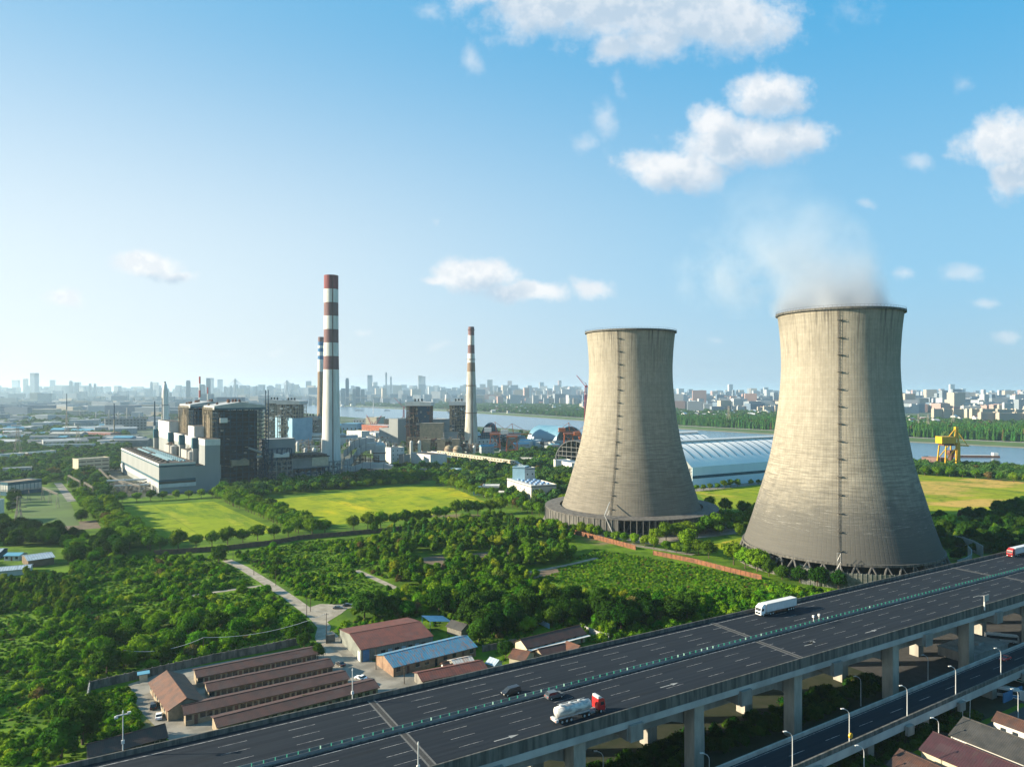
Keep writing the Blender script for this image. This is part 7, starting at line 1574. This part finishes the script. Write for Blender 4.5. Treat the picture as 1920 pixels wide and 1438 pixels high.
for (px_, py_, s_, lb) in ((190, 1215, .8, 'tree with bare brown side at the compound corner'), (200, 1262, .85, 'dark tree behind the compound wall corner'), (155, 1395, 1.0, 'dark tree at the bottom left behind the parapet'), (115, 1420, .9, 'leafy tree lowest at bottom left'), (570, 1217, .45, 'trimmed oval bush like tree beside the row house end'), (596, 1236, .42, 'small clipped tree by the second row house end'), (586, 1222, .3, 'tiny clipped tree between the two row house ends'),
                           (612, 1256, .35, 'low tree beside the black car'), (570, 1330, .35, 'small yellow green tree poking above the lowest brown roof'), (923, 1195, .8, 'bright tree above the compound wall right of the blue roof'), (880, 1182, .95, 'large dark tree beside the overgrown hut'), (898, 1205, .8, 'tree between the blue roof and the bright tree'), (948, 1236, .5, 'tree beside the white walled hut'), (1000, 1182, .4, 'pointed small tree above the courtyard roofs'), (985, 1176, .45, 'round small tree above the courtyard roofs'), (410, 1055, .75, 'tall dark tree at the far end of the dirt road')):
    p = G(px_, py_); tree('big', p.x, p.y, s_, lb, 'single trees round the village')
# ---- uncountable green: scrub, thickets, orchards, woods
CL2 = [(.11, .07, 1.0, .5), (-.06, .15, 2.0, .5), (.31, -.19, 0.4, .4), (.0, .0, -1.2, .25)]
CL = [(.09, .05, 1.0, .6), (-.05, .11, 2.0, .5), (.21, -.13, 0.4, .5)]
def notaken(P_, r=3.0):
    T = np.array(TAKEN); keep_ = np.ones(len(P_), bool)
    for i in range(0, len(P_), 2000):
        d = np.abs(P_[i:i + 2000, None, :] - T[None]).sum(2).min(1); keep_[i:i + 2000] = d > r
    return P_[keep_]
scr_l = [(-140, 1120), (60, 1075), (110, 1058), (230, 1040), (430, 1048), (500, 1090), (600, 1195), (560, 1200), (170, 1285), (140, 1440), (-140, 1440)]
scr_l2 = [(190, 1050), (430, 1048), (500, 1090), (600, 1195), (560, 1200), (190, 1275)]
scr_m = [(440, 1040), (560, 1018), (720, 1003), (700, 1060), (760, 1112), (630, 1135), (560, 1118)]
grove = [(700, 1004), (850, 985), (945, 976), (1075, 1005), (1075, 1055), (980, 1068), (880, 1092), (760, 1106), (690, 1060)]
mead = [(985, 1085), (1120, 1030), (1300, 1060), (1420, 1085), (1570, 1112), (1400, 1155), (1150, 1195), (1060, 1172), (1200, 1120)]
scatter('scrub', 'rough green scrub of bushes left of the dirt road', notaken(points(scr_l, 3.5, clump=CL2)), bushes, .4, 1.6)
scatter('scrub', 'lower weeds filling the ground left of the dirt road', points(scr_l, 2.2), reeds, .3, .7, .8)
scatter('scrub', 'scrub in the block right of the dirt road', notaken(points(scr_m, 3.2, clump=CL2)), bushes, .3, 1.15)
scatter('scrub', 'weeds in the block right of the dirt road', points(scr_m, 2.0), reeds, .25, .6, .8)
scatter('thicket', 'light green young wood left of the dirt road', notaken(points(scr_l2, 15, clump=CL), 6), [k_[0] for k_ in KINDS_['scrubtree']], .35, .8, .85)
scatter('grove', 'dense young grove in the middle of the scrubland', notaken(points(grove, 4.3, clump=[(.07, .03, 2.0, .5), (-.04, .08, 1.0, .4)])), [k_[0] for k_ in KINDS_['grove']], .7, 1.3)
scatter('grove', 'lower grove with loose crowns above the wood', notaken(points([(770, 1106), (880, 1090), (960, 1076), (1010, 1090), (930, 1096), (840, 1100)], 4.8)), [k_[0] for k_ in KINDS_['grove']], .7, 1.25)
scatter('undergrowth', 'undergrowth filling the dark wood behind the workshop', notaken(points(WOOD, 5.2), 2.5), [k_[0] for k_ in KINDS_['grove']] + [k_[0] for k_ in KINDS_['scrubtree']], .6, 1.1)
scatter('reeds', 'rough reedy meadow below the orange wall', notaken(points(mead, 1.9)), reeds, .28, .65)
scatter('scrub', 'bushes along the far parapet of the highway', notaken(points([(1060, 1195), (1150, 1165), (1250, 1130), (1420, 1100), (1580, 1112), (1400, 1160), (1140, 1215)], 4.4, clump=CL)), bushes, .8, 1.9)
scatter('thicket', 'wood in the far left below the lawn', notaken(points([(-120, 1030), (0, 1000), (110, 1003), (210, 1020), (240, 1045), (110, 1060), (60, 1075), (-120, 1110)], 6.2)), [k_[0] for k_ in KINDS_['scrubtree']] + [k_[0] for k_ in KINDS_['big']], .55, .9)
scatter('thicket', 'orchard and tall shrubs by the pale roofed sheds', notaken(points([(-140, 1080), (110, 1068), (160, 1150), (165, 1150), (-140, 1150)], 4.4)), [k_[0] for k_ in KINDS_['grove']], .45, .85)
scatter('garden', 'vegetable plots inside the village compound', points([(172, 1300), (235, 1290), (300, 1385), (165, 1400)], 2.6), reeds + bushes[:1], .3, .7) if False else None
gp_ = [G(*p) for p in ((175, 1302), (240, 1288), (262, 1330), (270, 1368), (165, 1395))]
around = [(600, 1196), (640, 1168), (780, 1152), (880, 1150), (960, 1185), (1090, 1165), (1170, 1190), (1100, 1222), (900, 1270), (760, 1300), (640, 1262)]
scatter('weeds', 'weeds and low bushes between the village houses', points(around, 2.3, clump=CL2), reeds + bushes[:2], .25, .7)
scatter('weeds', 'taller bushes round the workshop and the courtyard houses', points([(600, 1196), (640, 1165), (780, 1150), (880, 1150), (960, 1185), (1090, 1165), (1170, 1190), (1080, 1178), (960, 1196), (900, 1196), (800, 1176)], 4.6, clump=CL2), bushes, .5, 1.2)
xs_ = rng.uniform(0, 1, (420, 2)); a0, a1, a2, a3 = [np.array(gp_[i].xy) for i in (0, 1, 3, 4)]
Pg = (1 - xs_[:, :1]) * (1 - xs_[:, 1:]) * a0 + xs_[:, :1] * (1 - xs_[:, 1:]) * a1 + xs_[:, :1] * xs_[:, 1:] * a2 + (1 - xs_[:, :1]) * xs_[:, 1:] * a3
scatter('garden_plants', 'overgrown vegetable garden inside the compound wall', Pg, reeds + bushes[:1], .4, .9)
midz = [[(-140, 790), (240, 790), (245, 850), (225, 900), (195, 944), (150, 940), (60, 905), (-140, 930)], [(700, 885), (1045, 845), (1090, 880), (1070, 945), (1020, 962), (900, 922), (820, 900), (640, 905)], [(500, 905), (700, 885), (800, 898), (780, 908), (600, 922), (470, 936), (415, 926)]]
for z_, sp_, lb in zip(midz, (11, 9, 9), ('woods filling the left middle distance', 'woods between the plant and the left tower', 'shaded tree belt at the foot of the power plant')):
    scatter('woods', lb, notaken(points(z_, sp_), 5), [k_[0] for k_ in KINDS_['farbig']] + [k_[0] for k_ in KINDS_['row']], .6, 1.05)
scatter('woods', 'sparse trees through the hazy industrial district', points([(-140, 756), (420, 756), (330, 790), (240, 800), (-140, 800)], 21, clump=[(.006, .004, 1., .6), (-.004, .007, 2., .5)]), [k_[0] for k_ in KINDS_['farbig']], .9, 1.8)
scatter('woods', 'tree clumps among the plant buildings', points([(545, 800), (1040, 815), (1000, 842), (700, 850), (545, 845)], 24), [k_[0] for k_ in KINDS_['farbig']], .55, .9)
scatter('woods', 'tree belt on the quay right of the right tower', notaken(points([(1700, 868), (1990, 886), (1990, 905), (1700, 889)], 8)), [k_[0] for k_ in KINDS_['farbig']], .5, .85)
scatter('woods', 'shaded woods right of the right tower foot', notaken(points([(1745, 975), (1830, 968), (1880, 950), (1990, 940), (1990, 1040), (1850, 1040), (1790, 1060), (1760, 1020)], 6.5, clump=[(.05, .02, 2., .5)])), [k_[0] for k_ in KINDS_['big']] + [k_[0] for k_ in KINDS_['grove']], .45, .85)
scatter('woods', 'trees between the towers and before the white sheds', notaken(points([(1310, 968), (1420, 975), (1400, 1015), (1330, 1000)], 9)), [k_[0] for k_ in KINDS_['row']], .7, .95)
fbk = [(px, py - 7.8 * (py - HY) / 80.) for px, py in far_bank]
top = [(430, 745), (640, 752), (830, 757), (1090, 764), (1280, 781), (1450, 781), (1700, 800), (1850, 803), (1990, 806)]
scatter('poplar_wood', 'poplar wood lining the far river bank', points([p for p in fbk if p[0] > 1050] + [(1990, 812), (1850, 812), (1700, 806), (1450, 792), (1280, 790), (1090, 775)], 7.2), [k_[0] for k_ in KINDS_['poplar']], .8, 1.15)
scatter('woods', 'woods with farmhouses across the river', points(fbk + [(1990, 795), (1850, 795), (1700, 786), (1450, 776), (1280, 770), (1090, 758), (830, 753), (640, 749), (430, 744)], 22), [k_[0] for k_ in KINDS_['farbig']], .8, 1.4)
scatter('hedge_growth', 'dark shrubs under the elevated highway', (lambda a: np.column_stack([a[:, 0] * UX.x + a[:, 1] * UN.x, a[:, 0] * UX.y + a[:, 1] * UN.y]))(np.column_stack([rng.uniform(60, 232, 900), np.concatenate([rng.uniform(139, 150, 450), rng.uniform(113, 127, 450)])])), dark_bushes, .6, 1.4)

scatter('thicket', 'slender young poplars standing out of the grove', notaken(points([(700, 1000), (860, 983), (1075, 1008), (1060, 1050), (760, 1095)], 15, clump=CL2)), [k_[0] for k_ in KINDS_['poplar']], .32, .6)
scatter('thicket', 'scattered taller trees in the scrub block', notaken(points(scr_m + [(440, 1040)], 19, clump=CL2), 5), [k_[0] for k_ in KINDS_['scrubtree']], .4, .8)
# ================================================================== STEAM over the right tower, then the air
def steammat():
    mt = bpy.data.materials.new('steam'); mt.use_nodes = True; n = NT(mt.node_tree); n.n.remove(n.n['Principled BSDF']); out = n.n['Material Output']
    o = n.node('ShaderNodeTexCoord').outputs['Object']; x, y, z = n.xyz(o)
    wz = n.vm('SUBTRACT', n.noise(o, .030, 3, .55, True), (.5, .5, .5)); x2, y2, z2 = n.xyz(n.vm('ADD', o, n.scale(wz, (34, 34, 22))))
    up_n = n.m('DIVIDE', z2, 70.0); cx_ = n.m('MULTIPLY', n.m('POWER', n.m('MAXIMUM', up_n, 0.0), 1.3), -44.0)
    rr_ = n.m('SQRT', n.m('ADD', n.m('POWER', n.m('SUBTRACT', x2, cx_), 2.0), n.m('POWER', y2, 2.0)))
    rad_w = n.m('ADD', 33.0, n.m('MULTIPLY', z2, .06)); body = n.ss(n.m('DIVIDE', rr_, rad_w), 1.10, .66)
    fade = n.m('MULTIPLY', n.m('MULTIPLY', n.ss(z2, 84.0, -6.0), n.ss(z, -3.0, 1.0)), n.m('ADD', 1.0, n.m('MULTIPLY', n.ss(z, 30.0, 0.0), 1.3)))
    puff = n.ss(n.noise(o, .035, 5, .58), n.m('ADD', .05, n.m('MULTIPLY', up_n, .30)), .80)
    # thin drifting veil to the left
    vx = n.m('DIVIDE', n.m('SUBTRACT', x2, -62.0), 46.0); vz = n.m('DIVIDE', n.m('SUBTRACT', z2, 26.0), 34.0); vy = n.m('DIVIDE', y2, 30.0)
    vv = n.ss(n.m('SQRT', n.m('ADD', n.m('ADD', n.m('POWER', vx, 2.0), n.m('POWER', vz, 2.0)), n.m('POWER', vy, 2.0))), 1.0, .2)
    veil_ = n.m('MULTIPLY', n.m('MULTIPLY', vv, n.ss(n.noise(o, .04, 6, .65), .42, .75)), .034)
    edge = n.m('MULTIPLY', n.m('MULTIPLY', n.ss(n.m('ABSOLUTE', x), 120.0, 100.0), n.m('MULTIPLY', n.ss(x, 61.0, 46.0), n.ss(n.m('ABSOLUTE', y), 55.0, 42.0))), n.ss(z, 92.0, 80.0))
    den_ = n.m('MULTIPLY', n.m('ADD', n.m('MULTIPLY', n.m('MULTIPLY', n.m('MULTIPLY', body, fade), puff), .056), veil_), edge)
    pv = n.node('ShaderNodeVolumePrincipled'); pv.inputs['Color'].default_value = (.76, .81, .88, 1); pv.inputs['Anisotropy'].default_value = .2; n.put(pv.inputs['Density'], den_)
    n.l.new(pv.outputs[0], out.inputs['Volume']); return mt
b = MB(); b.box(-125, 62, -56, 56, -3, 96)
stm = b.build('steam', steammat(), None, False, (CR.x, CR.y, 145)); tag(stm, 'pale steam rising from the right cooling tower and drifting left', 'steam', None, 'stuff')
hm_ = bpy.data.materials.new('haze_air'); hm_.use_nodes = True; n = NT(hm_.node_tree); n.n.remove(n.n['Principled BSDF'])
pv = n.node('ShaderNodeVolumePrincipled'); pv.inputs['Color'].default_value = (.60, .82, 1.0, 1); pv.inputs['Density'].default_value = HAZE_D; pv.inputs['Anisotropy'].default_value = .35
n.l.new(pv.outputs[0], n.n['Material Output'].inputs['Volume'])
b = MB(); b.box(-62000, 62000, -420, 72000, -1, 258); hz = b.build('haze', hm_); tag(hz, 'thin bluish haze over the whole plain', 'haze', None, 'stuff')
print('TREES', NT_[0], 'BLOCKS', NB[0], 'OBJS', len(bpy.data.objects))
